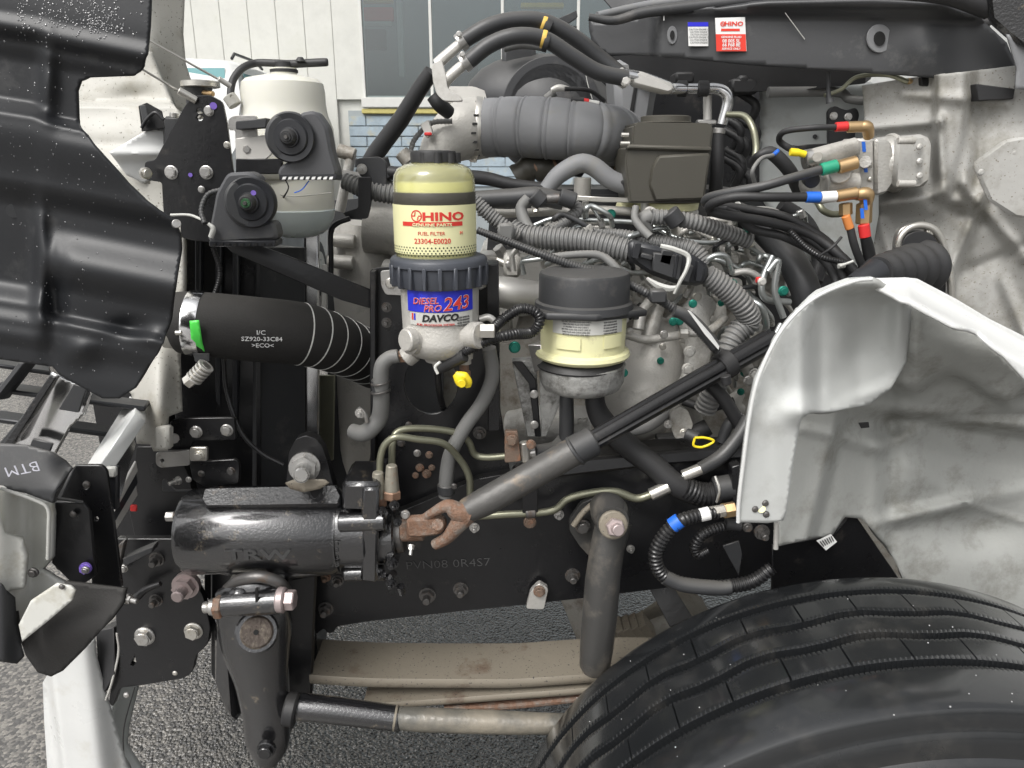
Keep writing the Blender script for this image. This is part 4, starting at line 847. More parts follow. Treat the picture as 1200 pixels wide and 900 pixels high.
for k in range(20):
    a = 2 * math.pi * (k + .35) / 20; q = bmesh.ops.create_cube(bm, size=1)
    for v in q['verts']:
        c = Vector((v.co.x * .0055, v.co.y * .010, v.co.z * (zt_ - zb_))); c = Matrix.Rotation(a, 3, 'Z') @ (c + Vector((0, -Rc, 0))); v.co = c + Vector((axx, FY, (zt_ + zb_) / 2))
bmesh.ops.bevel(bm, geom=list(bm.edges), offset=.0012, segments=1, affect='EDGES')
link('collar_ribs', bm_me(bm), 'collar_plastic', col)
hd = lathe('filter_head', fx, FY, [(332, 46), (340, 46.5), (388, 45.5), (394, 48), (400, 47), (408, 42), (414, 34), (418, 22), (422, 20)], 'cast_alu_light', ff, seg=48, label='cast aluminium head of the fuel filter')
cyl('side_port', (484, 398, FY - .045), (474, 399, FY - .055), 14, 'cast_alu_light', ff); cyl('side_port', (492, 398, FY - .03), (478, 399, FY - .045), 17, 'cast_alu_light', ff)
cyl('side_port', (548, 393, FY - .03), (564, 393, FY - .045), 16, 'cast_alu_light', ff); cyl('port_plug', (562, 388, FY - .05), (580, 388, FY - .05), 9, 'zinc', ff, seg=6, label='hexagonal plug in the filter head')
tube('breather_loop', [(562, 374, FY, 4.2), (573, 372, FY, 4.2), (581, 380, FY, 4.2), (583, 395, FY, 4)], 'pale_alu', ff)
cyl('inlet_boss', (485, 412, FY), (475, 420, FY), 12, 'cast_alu_light', ff); cyl('inlet_fitting', (477, 418, FY), (466, 418, FY), 7.5, 'copper', ff, seg=6)
R1 = S(46.6, 290, FY) + .0004
wrap('blue_label', fx, FY, R1, 341, 366.5, -46, 58, 'cobalt', ff, label='blue label with red figures'); wrap('white_label', fx, FY, R1, 367.3, 382, -42, 57, 'label_grey', ff)
b2_ = (fx, FY, R1 + .0012)
up_ = lambda co: co
text('DIESEL', 500, 352.5, FY - .05, 7.6, 'white_label', ff, rot=.05, bend=b2_, bold=.022, shear=.25, xs=1.06); text('DIESEL', 500, 352.5, FY - .05, 7.6, 'ink_red', ff, rot=.05, bend=(fx, FY, R1 + .0018), bold=.0, shear=.25, xs=1.06)
text('PRO', 509, 361, FY - .05, 7.6, 'white_label', ff, rot=.05, bend=b2_, bold=.022, shear=.25, xs=1.06); text('PRO', 509, 361, FY - .05, 7.6, 'ink_red', ff, rot=.05, bend=(fx, FY, R1 + .0018), bold=.0, shear=.25, xs=1.06)
text('243', 539, 354.5, FY - .04, 16, 'white_label', ff, rot=.05, bend=b2_, bold=.022, shear=.2, xs=1.02); text('243', 539, 354.5, FY - .04, 16, 'ink_red', ff, rot=.05, bend=(fx, FY, R1 + .0018), bold=.005, shear=.2, xs=1.02)
text('DAVCO', 518, 372.3, FY - .05, 8, 'ink_black', ff, rot=.03, bend=b2_, bold=.045, shear=.2, xs=1.12)
for a0, m_ in ((-38, 'ink_red'), (-34, 'ink_blue')): wrap('logo_bar', fx, FY, R1 + .0008, 368.5, 376.5, a0, a0 + 2.6, m_, ff, th=.0003, seg=2)
for k in range(4): text('WATER SEPARATOR', 548, 369 + 3.2 * k, FY - .03, 2.0, 'ink_grey', ff, bend=b2_, xs=.7)
text('FUEL PROCESSOR SYSTEM', 512, 380, FY - .05, 2.4, 'ink_red', ff, bend=b2_, xs=1.2)
# bottom fittings
lathe('drain_boss', 512, FY - .01, [(416, 13), (424, 13), (425, 10), (430, 9)], 'cast_alu_light', ff); lathe('sensor_boss', 542, FY - .02, [(412, 11), (420, 10), (421, 8), (426, 8)], 'cast_alu_light', ff)
lathe('drain_neck', 541, FY - .02, [(420, 6), (434, 6), (435, 8), (440, 8)], 'rust', ff)
dv = blob('drain_valve', [(533, 438, FY - .05, 4), (541, 444, FY - .05, 10), (547, 448, FY - .05, 7), (549, 454, FY - .05, 3)], 'yellow', ff, label='yellow drain valve'); cyl('valve_stem', (541, 444, FY - .05), (541, 450, FY - .07), 5, 'yellow', ff)
tube('filter_tube', [(512, 430, FY, 4), (515, 460, FY + .03, 4), (520, 480, FY + .1, 4)], 'loom_black', TR)
tube('filter_loom', [(520, 424, FY - .02, 6), (540, 414, FY - .04, 6), (575, 398, FY - .04, 6), (600, 392, FY - .03, 6), (622, 390, FY, 6), (632, 378, FY, 6), (628, 366, FY, 6), (610, 362, FY, 6), (590, 374, FY, 6), (578, 385, FY - .02, 6)], 'loom_black', TR, corr=3.6, label='glossy black corrugated loom looping beside the fuel filter')
cyl('loom_sleeve', (515, 431, FY - .03), (545, 417, FY - .045), 7.5, 'rubber', TR)
tube('white_wire_clip', [(513, 438, FY - .06, 1.8), (510, 430, FY - .06, 1.8), (516, 424, FY - .06, 1.8)], 'pale_stripe', TR)
REF = None
# fuel hose S shape left of filter
tube('fuel_hose', [(467, 417, 1.04, 8), (455, 420, 1.04, 8.5), (447, 432, 1.04, 9), (447, 465, 1.05, 9.5), (445, 488, 1.06, 10), (435, 502, 1.06, 10.5), (424, 508, 1.06, 10), (413, 505, 1.07, 9)], 'hose_grey', TR, label='grey S-shaped fuel hose below the filter inlet')
hcx = cyl('hose_clamp', (446, 444, 1.05), (447, 460, 1.05), 11, 'hose_dark', TR); 
for y in (447, 457): cyl('clamp_wire', (446, y, 1.045), (446.5, y + 2, 1.045), 12.2, 'bolt_dark', hcx)
tube('spring_clamp', [(420, 478, 1.05, 2.4), (427, 484, 1.05, 2.6), (430, 495, 1.05, 2.4)], 'bolt_steel', TR); bolt(422, 484, 1.04, 6, TR, 'stud', 'bolt_steel', name='clamp_screw')
tube('return_hose', [(573, 408, 1.06, 8.5), (577, 440, 1.07, 8.5), (566, 470, 1.08, 8.5), (545, 500, 1.08, 8.5), (528, 532, 1.08, 8.5), (523, 560, 1.08, 8.5), (522, 582, 1.08, 8)], 'hose_grey', TR, label='grey hose slanting down from the fuel filter')
cyl('hose_clamp', (523, 567, 1.08), (523, 578, 1.08), 10.5, 'hose_dark', TR); bolt(532, 570, 1.06, 3.5, TR, 'hex', 'bolt_dark', name='clamp_screw')
mat('zinc_dirty', (0.42, 0.42, 0.405), 0.42, metal=0.4, bump=0.9, bs=120, var=.3, vs_=40, dirt=(0.09, 0.085, 0.075), dirt_amt=0.55, dirt_scale=38)
# ---------------- intercooler hose
ch = tube('intercooler_hose', [(206, 379, 1.08, 33), (212, 378, 1.08, 36), (240, 380, 1.08, 37.5), (300, 386, 1.10, 38), (350, 391, 1.13, 37), (385, 400, 1.17, 35), (415, 412, 1.24, 33), (440, 425, 1.34, 31)], 'rubber_matte', TR, seg=40, per=6, label='thick black intercooler hose with white hoops')
def hoop(nm, px, py, Y, r, m, parent, tilt, w_=2.0, dY=0.0):
    """band round the hose: centre, px radius, axis direction in px (cos,sin) and depth"""
    ax = Vector((math.cos(tilt) * math.cos(dY), math.sin(dY), -math.sin(tilt) * math.cos(dY))); c = W(px, py, Y); R = S(r, py, Y); h = S(w_, py, Y) / 2
    return link(nm, bm_me(sweep([c - ax * h, c - ax * h * .6, c + ax * h * .6, c + ax * h], [R * .985, R, R, R * .985], 40)), m, parent)
for px in (352, 367, 381, 394, 406, 417, 427): band('white_hoop', 'intercooler_hose', px, 1.9, .35, 'pale_stripe', ch)
cb = band('hose_clamp_band', 'intercooler_hose', 231, 17, 1.3, 'chrome_strip', ch)
def oncyl(px, py, Y, R_px, lift=.0035):  # depth of a surface point of the hose whose axis is horizontal
    cyy = 380 + (px - 231) * .085; a = (py - cyy) / R_px; return Y - S(R_px, py, Y) * math.sqrt(max(0, 1 - a * a)) - lift
sheet('green_sticker', [(222, 376), (233, 375), (235, 388), (237, 402), (240, 412), (227, 414), (224, 398)], lambda x, y: oncyl(x, y, 1.08, 39.2), 'lime', cb, step=3, th=.001)
for s_, x, y, z_ in (('I/C', 306, 390, 6.5), ('SZ920-33C84', 307, 397.5, 6.2), ('>ECO<', 308, 405, 6)): text(s_, x, y, 1.10 - S(38.4, y, 1.1) * math.cos(math.asin((y - 386) / 40)) - .0045, z_ * .85, 'ink_white', ch, name='printed_text', xs=1.12, rot=-.05, yrot=.16)
cyl('hose_outlet_pipe', (196, 375, 1.08), (212, 377, 1.08), 33, 'fibreglass', TR)
cyl('clamp_bolt', (206, 390, 1.03), (213, 390, 1.03), 3, 'zinc', TR)
csp = empty('clamp_spring', W(232, 436, 1.03), None, None, parent=TR); cyl('spring_core', (226, 445, 1.03), (242, 428, 1.03), 6, 'zinc', csp)
for k in range(5): cyl('spring_coil', (227 + 3.3 * k, 444 - 3.5 * k, 1.03), (228.6 + 3.3 * k, 442.3 - 3.5 * k, 1.03), 10, 'pale_alu', csp)
cyl('bolt_tip', (219, 449, 1.03), (228, 442, 1.03), 8, 'zinc', csp, seg=6); slab('clamp_foot', [(226, 414, 1.045), (245, 414, 1.045), (246, 423, 1.045), (240, 428, 1.045), (228, 424, 1.045)], .004, 'dark_plastic', csp)

# ---------------- horns and bracket
hbp = plate('horn_bracket_plate', [(170, 190), (182, 188), (216, 126), (226, 113), (246, 112), (260, 120), (265, 144), (272, 200), (276, 213), (262, 215), (262, 286), (212, 278), (212, 262), (192, 250), (190, 213), (170, 210)], 1.10, .006, 'black_paint', TR, r=4, holes=[(234, 130, 4.5), (234, 138, 4.5)], label='black triangular bracket plate carrying the horns')
plate('rear_plate', [(190, 206), (276, 206), (276, 286), (212, 280), (192, 250)], 1.13, .02, 'dark_plastic', hbp)
bolt(201, 202, 1.10, 8, hbp, 'hex', 'bolt_steel'); bolt(242, 202, 1.10, 8, hbp, 'hex', 'bolt_steel'); bolt(245, 130, 1.10, 6, hbp, 'hex', 'bolt_steel'); bolt(171, 203, 1.08, 7, hbp, 'hex', 'zinc', rz=.9); bolt(233, 135, 1.106, 5, hbp, 'hex', 'zinc')
cyl('paint_mark', (250, 124, 1.0985), (250, 124, 1.0975), 4, 'purple', hbp, bev=False); cyl('paint_mark', (223, 205, 1.0985), (223, 205, 1.0975), 2.4, 'purple', hbp, bev=False)
text('....', 218, 229, 1.099, 9, 'label_grey', hbp, name='stencil') if False else None
bxs = box('relay_box', 190, 136, 216, 172, 1.13, .05, 'dark_plastic', TR, bev=.004); cyl('stud', (204, 132, 1.12), (204, 138, 1.12), 5, 'bolt_steel', bxs)
tank_br = plate('tank_bracket', [(268, 140), (274, 136), (300, 136), (300, 146), (284, 150), (300, 150), (302, 196), (278, 206), (276, 152), (268, 152)], 1.09, .006, 'bolt_steel', TR, r=3); bolt(290, 175, 1.088, 6, tank_br, 'hex', 'bolt_steel'); bolt(266, 170, 1.09, 4, tank_br, 'hex', 'zinc'); bolt(236, 222, 1.09, 4, tank_br, 'hex', 'bolt_steel')
plate('cross_bracket', [(276, 163), (318, 158), (318, 180), (300, 196), (278, 206)], 1.085, .004, 'pale_alu', TR, r=2)
slab('horn_crossbar', [(276, 142, 1.07), (312, 138, 1.07), (312, 150, 1.07), (276, 152, 1.07)], .02, 'dark_plastic', TR)
slab('horn_lower_brace', [(276, 186, 1.075), (330, 186, 1.075), (330, 204, 1.075), (276, 204, 1.075)], .01, 'black_paint', TR)
def horn(cx, cy, rr, Y, label, lens, base):
    h = empty('horn', W(cx, cy, Y), label, None, parent=TR)
    cyl('horn_shell', (cx, cy, Y + .03), (cx, cy, Y), rr, 'dark_plastic', h, rb=rr * .98, seg=48)
    prof = [(rr * .97, 0), (rr * .93, -.004), (rr * .72, -.003), (rr * .66, -.006), (rr * .4, -.006), (rr * .38, -.011), (rr * .22, -.012)]
    P = [W(cx, cy, Y + d) for _, d in prof] ; p0 = W(cx, cy, Y); P = [Vector((p0.x, Y + d, p0.z)) for _, d in prof]; R = [S(r, cy, Y) for r, _ in prof]
    link('diaphragm_cover', bm_me(sweep(P, R, 48)), 'black_plastic', h)
    P = [Vector((p0.x, Y + d, p0.z)) for d in (-.010, -.018, -.020)]; link('centre_nut', bm_me(sweep(P, [S(rr * .34, cy, Y), S(rr * .30, cy, Y), S(rr * .24, cy, Y)], 30)), 'rubber', h)
    P = [Vector((p0.x, Y + d, p0.z)) for d in (-.019, -.022)]; link('centre_ring', bm_me(sweep(P, [S(rr * .2, cy, Y), S(rr * .17, cy, Y)], 24)), lens, h)
    P = [Vector((p0.x, Y + d, p0.z)) for d in (-.021, -.025)]; link('centre_stud', bm_me(sweep(P, [S(rr * .09, cy, Y), S(rr * .07, cy, Y)], 16)), 'bolt_dark', h)
    x0, y0, x1, y1 = base
    body = [(cx + rr * .75 * s1, cy + rr * .55) for s1 in ()]
    return h
def trumpet(h, poly, Y, comb):
    plate('trumpet_body', poly, Y, .032, 'horn_grey', h, r=5, bev=.004)
    x0, x1, y = comb; n = 9
    slab('mouth_rim', [(x0, y - 3, Y - .003), (x1, y - 3, Y - .003), (x1, y + 4, Y - .003), (x0, y + 4, Y - .003)], .036, 'black_plastic', h, bev=.001)
    for k in range(n):
        xx = x0 + 6 + (x1 - x0 - 12) * k / (n - 1); slab('mouth_slot', [(xx - 1.6, y + .4, Y - .0045), (xx + 2.4, y - .2, Y - .0045), (xx + 1.4, y + 3.2, Y - .0045), (xx - 2.6, y + 3.4, Y - .0045)], .002, 'white_label' if comb[0] > 300 else 'hole_black', h, bev=0)
h1 = horn(341, 161, 29, 1.03, 'upper black disc horn with a ribbed mouth', 'rubber', (326, 182, 392, 210))
trumpet(h1, [(352, 136), (368, 133), (380, 150), (385, 178), (393, 205), (328, 206), (330, 198), (344, 190), (362, 182), (366, 160)], 1.036, (327, 394, 207))
tube('horn_wire', [(334, 210, 1.04, .8), (338, 220, 1.04, .8), (332, 232, 1.04, 1)], 'loom_black', TR); tube('horn_wire', [(362, 212, 1.04, .7), (354, 222, 1.04, .7), (345, 226, 1.04, .7)], 'blue', TR)
mat('lens_green', (0.05, 0.12, 0.06), 0.08, coat=1.0)
h2 = horn(294, 237, 30, 1.0, 'lower black horn with a greenish centre', 'lens_green', (0, 0, 0, 0))
trumpet(h2, [(268, 206), (292, 205), (302, 212), (270, 226), (266, 246), (276, 262), (300, 268), (318, 262), (322, 278), (246, 282), (248, 270), (252, 250), (256, 228)], 1.006, (245, 322, 285))
cyl('paint_mark', (297, 226, .974), (297, 226, .973), 3, 'purple', h2, bev=False)
tube('horn_terminal', [(244, 262, 1.0, 2), (250, 268, 1.0, 3), (247, 278, 1.0, 3)], 'label_grey', h2)
tube('horn_loom', [(262, 222, 1.06, 3), (244, 228, 1.06, 3), (236, 246, 1.05, 3), (240, 262, 1.04, 3)], 'dark_plastic', TR, corr=4)
tube('bracket_wire', [(200, 252, 1.08, 1.6), (222, 252, 1.08, 1.6), (238, 258, 1.07, 1.6)], 'label_grey', TR)

# ---------------- coolant expansion tank
TY = 1.24
tk = lathe('coolant_tank', 334, TY, [(88, 20), (90, 28), (93, 41), (98, 46), (108, 47.5), (122, 47.5), (134, 49), (150, 54), (175, 56), (196, 55), (208, 48), (212, 30)], 'tank_white', TR, seg=56, label='milky white coolant tank half full behind the horns')
lathe('tank_lower_half', 350, TY, [(196, 30), (200, 41), (206, 43), (240, 42.5), (258, 39), (270, 32), (275, 24), (277, 8)], 'tank_white', tk, seg=56)
lathe('coolant_level', 350.5, TY - .001, [(245, 42), (246, 43), (257, 40.4), (268, 34), (274, 27), (277.5, 16), (278, 8)], 'tank_fluid', tk, seg=56)
lathe('tank_neck', 333, TY, [(80, 15), (88, 15), (89, 18), (92, 18)], 'tank_white', tk); lathe('cap_base', 333, TY, [(81, 14), (82, 16), (85, 16), (86, 14)], 'rubber', tk)
lathe('tank_cap', 333, TY, [(72, 8), (73, 10), (81, 10), (82, 12)], 'rubber', tk)
tube('cap_hose', [(384, 73, TY, 4), (380, 73, TY, 4.6), (360, 74, TY, 4.6), (340, 75, TY, 4.4), (322, 74, TY, 4.2), (300, 74, TY, 4.2), (284, 80, TY - .02, 4.2), (273, 94, TY - .03, 4.2), (270, 112, TY - .04, 4.2), (271, 122, TY - .04, 4.2)], 'rubber', TR, label='black hose looping over the coolant tank cap')
cyl('hose_end_clip', (268, 112, TY - .04), (276, 124, TY - .04), 8, 'fibreglass', TR)
lathe('cap_tab', 352, TY - .01, [(67, 3), (70, 5), (72, 6)], 'rubber', tk)
tube('tank_seam', [(316, 226, TY - .045, .7), (345, 230, TY - .066, .7), (388, 226, TY - .03, .7)], 'fibreglass', tk)

# ---------------- steering fluid reservoir
REF = 390
RY = 1.12; rx = 683
rs = empty('fluid_reservoir', W(rx, 425, RY), 'squat cream reservoir with a broad black lid', None, parent=TR)
lid = lathe('reservoir_lid', rx, RY, [(317, 47), (318.5, 50.5), (322, 52), (351, 52.5), (353, 56), (361, 57.5), (363, 54), (364, 40)], 'dark_plastic', rs, seg=56)
slab('lid_flange', [(625, 362, RY - .03), (640, 367, RY - .07), (700, 369, RY - .078), (759, 363, RY - .02), (735, 352, RY + .05), (640, 350, RY + .05)], .010, 'dark_plastic', lid, bev=.002)
cyl('flange_lug', (745, 366, RY - .02), (745, 374, RY - .02), 4, 'dark_plastic', lid)
lathe('reservoir_body', rx, RY, [(364, 49), (372, 50.5), (400, 49.5), (407, 50), (409, 54.5), (413, 56), (416, 54), (419, 47)], 'cream_plastic', rs, seg=56)
Rr = S(50.8, 390, RY) + .0006; wrap('data_label', rx, RY, Rr, 374, 393, -46, 52, 'label_grey', rs); wrap('moulded_window', rx, RY, Rr - .001, 397, 411, -40, -8, 'cream_label', rs, th=.0014); wrap('moulded_window', rx, RY, Rr - .001, 395, 410, 22, 52, 'cream_label', rs, th=.0014)
for k in range(6): text('USE ONLY SPECIFIED FLUID AND CHECK LEVEL REGULARLY'[k * 3:k * 3 + 34 - 2 * (k % 3)], rx - 14, 376.6 + 3 * k, RY - .06, 1.9, 'ink_grey', rs, bend=(rx, RY, Rr + .0009), xs=.75)
for k in range(5): text('KEEP CLEAN DO NOT OPEN'[k:18 + k], rx + 30, 376 + 3.2 * k, RY - .05, 1.9, 'ink_grey', rs, bend=(rx, RY, Rr + .0009), xs=.72)
lathe('mount_band', rx, RY, [(424, 50), (425, 51.5), (444, 50), (452, 46), (456, 38), (457, 30)], 'zinc_dirty', rs, seg=48, label='dirty metal band below the reservoir'); lathe('band_gap', rx - 2, RY - .001, [(420, 47), (426, 52), (428, 51)], 'rubber', rs)
REF = None
slab('band_bracket', [(618, 404, RY), (634, 404, RY - .01), (636, 432, RY - .02), (626, 436, RY)], .03, 'bolt_steel', rs)
slab('bracket_leg', [(632, 436, RY + .0), (660, 440, RY - .02), (658, 470, RY + .01), (640, 512, RY + .01), (634, 512, RY + .01)], .012, 'zinc_dirty', rs)
slab('bracket_strut', [(600, 424, RY + .02), (628, 422, RY + .02), (634, 512, RY + .03), (618, 512, RY + .03)], .02, 'zinc_dirty', rs)
slab('bracket_gusset', [(600, 424, RY + .015), (612, 424, RY + .015), (628, 445, RY + .01), (634, 512, RY + .01), (627, 512, RY + .01), (620, 450, RY + .01)], .006, 'black_paint', rs)
bolt(626, 462, RY, 5, rs, 'hex', 'bolt_steel'); bolt(626, 498, RY, 5, rs, 'hex', 'bolt_steel'); bolt(603, 407, RY + .02, 7, rs, 'hex', 'green_bolt'); bolt(731, 437, RY - .01, 5, rs, 'hex', 'green_bolt'); bolt(733, 375, RY, 4, rs, 'hex', 'bolt_steel')
tube('reservoir_hose', [(664, 452, RY, 8), (664, 480, RY, 8.5), (664, 518, RY + .01, 9)], 'hose_dark', TR)
tube('suction_hose', [(697, 452, RY, 11), (698, 475, RY, 12), (708, 495, RY, 13.5), (735, 522, RY, 14), (765, 545, RY - .01, 14), (790, 567, RY - .02, 14), (815, 578, RY - .02, 14), (842, 579, RY - .02, 13.5)], 'rubber', TR, seg=20, label='thick black braided suction hose curving under the shaft')
hc2 = cyl('hose_coupling', (836, 574, RY - .02), (860, 570, RY - .02), 15, 'dark_plastic', TR); tube('coupling_band', [(838, 558, RY - .075, 1.6), (843, 574, RY - .085, 1.6), (840, 588, RY - .075, 1.6)], 'cast_alu', hc2)
tube('ribbed_sleeve', [(800, 571, RY - .021, 14.2), (820, 579, RY - .021, 14.2), (838, 579, RY - .021, 14)], 'loom_black', TR, corr=5, seg=20, corr_amp=.04)
plate('coupling_bracket', [(858, 548), (868, 545), (868, 592), (860, 592)], 1.08, .02, 'black_paint', TR, r=2)

# ---------------- steering shaft
sh = empty('steering_shaft', W(690, 510, 1.05), 'long telescopic steering shaft with a rusty universal joint', None, parent=TR)
cyl('joint_block', (470, 621, 1.02), (497, 620, 1.02), 13.5, 'rust', sh, label='rusty universal joint block')
slab('joint_yoke_front', [(476, 609, .990), (512, 606, .990), (522, 611, .990), (523, 622, .990), (514, 628, .990), (490, 631, .990), (476, 630, .990)], .018, 'rust', sh, bev=.004)
cyl('joint_pin', (513, 615, .99), (513, 615, .983), 7, 'rust', sh); bolt(475, 603, 1.0, 5.5, sh, 'hex', 'bolt_steel'); bolt(482, 640, 1.0, 4.5, sh, 'long', 'bolt_steel', rx=.9)
tube('fork_arm', [(496, 608, 1.0, 5), (508, 600, .99, 5.5), (524, 593, .985, 8), (536, 599, .985, 12), (546, 601, .99, 15)], 'rust', sh, label='rusty fork arm'); tube('fork_arm', [(510, 638, 1.0, 6.5), (524, 630, .99, 7.5), (536, 616, .985, 10), (545, 603, .99, 14)], 'rust', sh)
tube('outer_tube', [(538, 603, .99, 12), (548, 598, .992, 15), (570, 587, 1.0, 17), (630, 553, 1.02, 17), (672, 529, 1.03, 17)], 'shaft_grey', sh, seg=24, smooth=False)
cyl('tube_collar', (670, 530, 1.03), (696, 516, 1.04), 18, 'dark_plastic', sh, seg=28); cyl('collar_ring', (673, 529, 1.03), (676, 527, 1.03), 19, 'dark_plastic', sh, seg=28)
def splined():
    A, B = W(694, 517, 1.04), W(905, 397, 1.17); ra, rb = S(12, 517, 1.04), S(13.5, 397, 1.17); d = (B - A); T = d.normalized(); u = Vector((0, -1, 0)); u = (u - T * u.dot(T)).normalized(); v = T.cross(u); bm = bmesh.new(); n = 40
    r0, r1 = [], []
    for k in range(n):
        a = 2 * math.pi * k / n; g = 1.0 if (k // 2) % 4 else .82
        r0.append(bm.verts.new(A + (u * math.cos(a) + v * math.sin(a)) * ra * g)); r1.append(bm.verts.new(B + (u * math.cos(a) + v * math.sin(a)) * rb * g))
    for k in range(n): bm.faces.new((r0[k], r0[(k + 1) % n], r1[(k + 1) % n], r1[k]))
    bm.faces.new(r0[::-1]); bm.faces.new(r1); return bm_me(bm)
link('splined_tube', splined(), 'black_paint', sh)
cl = cyl('shaft_clip', (843, 432, 1.13), (856, 424, 1.14), 17, 'rubber', sh); cyl('clip_tail', (850, 440, 1.10), (852, 450, 1.10), 6, 'rubber', sh)

# ---------------- damper, leaf spring, drag link
dm = empty('damper', W(700, 700, 1.0), 'dusty black shock absorber hanging beside the tyre', None, parent=TR)
tube('damper_tube', [(720, 610, 1.02, 21), (712, 640, 1.01, 20), (706, 680, 1.0, 20.5), (703, 720, 1.0, 20.5), (699, 760, 1.0, 19.5), (697, 780, 1.0, 18), (696.5, 785, 1.0, 15)], 'damper_paint', dm, seg=28, smooth=False)
tube('top_eye', [(706, 592, 1.06, 16), (714, 600, 1.03, 22), (718, 612, .99, 19)], 'damper_paint', dm, seg=28)
cyl('eye_bush', (718, 614, .985), (719, 616, .975), 17, 'spring_tan', dm); cyl('eye_nut', (720, 617, .975), (722, 619, .958), 11, 'bolt_pink', dm, seg=6); cyl('eye_stud', (722, 619, .96), (725, 622, .948), 7, 'bolt_pink', dm)
plate('damper_bracket', [(668, 610), (682, 590), (700, 583), (706, 600), (700, 640), (694, 655), (680, 640), (668, 622)], 1.08, .012, 'damper_paint', dm, r=4, holes=[]); bolt(683, 617, 1.07, 9, dm, 'hex', 'bolt_dark'); tube('bracket_rib', [(672, 616, 1.06, 3.5), (684, 600, 1.06, 3.5), (698, 588, 1.06, 3.5)], 'spring_tan', dm)
ls = empty('leaf_spring', W(520, 800, 1.12), 'dusty tan leaf spring pack', None, parent=TR)
def leaf(name, pts_top, thick, m, Y0=1.08, Y1=1.17, bm=None):
    full = crom([(x, y, Y0) for x, y in pts_top], 8); bm = bmesh.new(); R = []
    for p in full:
        a = W(p[0], p[1], Y0); t = thick
        R.append([bm.verts.new(q) for q in ((a.x, Y0 + .003, a.z), (a.x, Y1, a.z), (a.x, Y1, a.z - t), (a.x, Y0 + .003, a.z - t), (a.x, Y0, a.z - t * .7), (a.x, Y0, a.z - t * .3))])
    for i in range(len(R) - 1):
        for k in range(6): bm.faces.new((R[i][k], R[i][(k + 1) % 6], R[i + 1][(k + 1) % 6], R[i + 1][k]))
    bm.faces.new(R[0]); bm.faces.new(R[-1]); bmesh.ops.recalc_face_normals(bm, faces=bm.faces)
    return link(name, bm_me(bm), m, ls)
leaf('spring_leaf', [(362, 792), (430, 796), (520, 797), (600, 797), (650, 794), (720, 790), (800, 790)], .018, 'spring_tan', 1.06, 1.16)
leaf('spring_leaf', [(425, 826), (520, 820), (600, 814), (680, 808), (760, 800)], .013, 'spring_tan', 1.06, 1.16)
leaf('spring_leaf', [(520, 830), (600, 826), (680, 818), (760, 812)], .012, 'rust', 1.065, 1.155)
dl = tube('drag_link', [(455, 841, 1.0, 13), (500, 843.5, 1.0, 13.5), (540, 845, 1.0, 13.5), (600, 847, 1.0, 13), (640, 848, 1.0, 12), (700, 850, 1.0, 12)], 'rod_mixed', TR, seg=24, label='steering drag link, wet black at its front end and dusty behind')
tube('front_sleeve', [(335, 826, 1.0, 14), (348, 828, 1.0, 15.5), (380, 831, 1.0, 15.5), (420, 836, 1.0, 15), (455, 840.5, 1.0, 14.5), (466, 842, 1.0, 14.2), (470, 842, 1.0, 13)], 'gear_black', dl, seg=24)
cyl('chalk_mark', (462, 841, 1.0), (465, 841.4, 1.0), 14.8, 'spring_tan', dl)
cyl('link_boot', (334, 830, .99), (348, 832, .99), 19, 'rubber', dl)
# axle parts behind damper
tube('axle_beam', [(640, 790, 1.25, 24), (700, 770, 1.45, 26), (760, 745, 1.8, 28), (800, 720, 2.3, 30)], 'spring_tan', TR, label='dusty axle beam behind the damper')
slab('axle_plate', [(656, 700, 1.4), (682, 698, 1.4), (705, 752, 1.35), (682, 765, 1.35)], .02, 'cast_dirty', TR)
cyl('axle_boss', (762, 742, 1.4), (784, 734, 1.4), 14, 'cast_dirty', TR); 
for k in range(4): slab('axle_fin', [(722 + 9 * k, 742 - 2 * k, 1.3), (730 + 9 * k, 738 - 2 * k, 1.3), (744 + 9 * k, 762 - 4 * k, 1.3), (736 + 9 * k, 768 - 4 * k, 1.3)], .05, 'spring_tan', TR)
slab('crossmember_strut', [(756, 680, 1.3), (782, 676, 1.3), (812, 724, 1.25), (785, 735, 1.25)], .02, 'black_paint', TR)

# ---------------- big intake hose and pipes at the top
AY = 1.5
ia = tube('intake_elbow', [(570, 150, AY + .0, 34), (556, 151, AY + .0, 35), (538, 156, AY - .02, 33), (520, 170, AY - .04, 26), (510, 186, AY - .05, 20), (506, 204, AY - .05, 16)], 'cast_alu_light', TR, seg=32, label='cast aluminium intake elbow')
slab('elbow_flange', [(520, 118, AY - .02), (560, 118, AY), (575, 124, AY), (572, 128, AY), (526, 130, AY)], .08, 'cast_alu_light', ia, bev=.004); bolt(544, 150, AY - .03, 3, ia, 'rivet', 'zinc')
def ihose():
    full = crom([(560, 151, AY, 32), (600, 149, AY - .02, 33), (650, 151, AY - .04, 34), (700, 155, AY - .04, 32), (722, 162, AY + .03, 33), (730, 170, AY + .14, 30), (726, 180, AY + .24, 28)], 30)
    P, R = [], []; L = 0
    for i, a in enumerate(full):
        p = W(a[0], a[1], a[2])
        if i: L += (p - P[-1]).length
        k = (L / S(27, 150, AY)) % 1.0; f = 1 + .022 * abs(math.sin(math.pi * k)) ** .7 - .045 * math.exp(-((k - .04) / .035) ** 2) + .03 * math.exp(-((k - .14) / .05) ** 2) - .02 * math.exp(-((k - .24) / .03) ** 2)
        P.append(p); R.append(S(a[3], a[1], a[2]) * f)
    return bm_me(sweep(P, R, 44))
ih = link('intake_hose', ihose(), 'rubber_grey', TR, label='thick ridged grey air intake hose')
icl = hoop('intake_clamp', 558, 152, AY, 37, 'zinc', ih, .12, 8, .1)
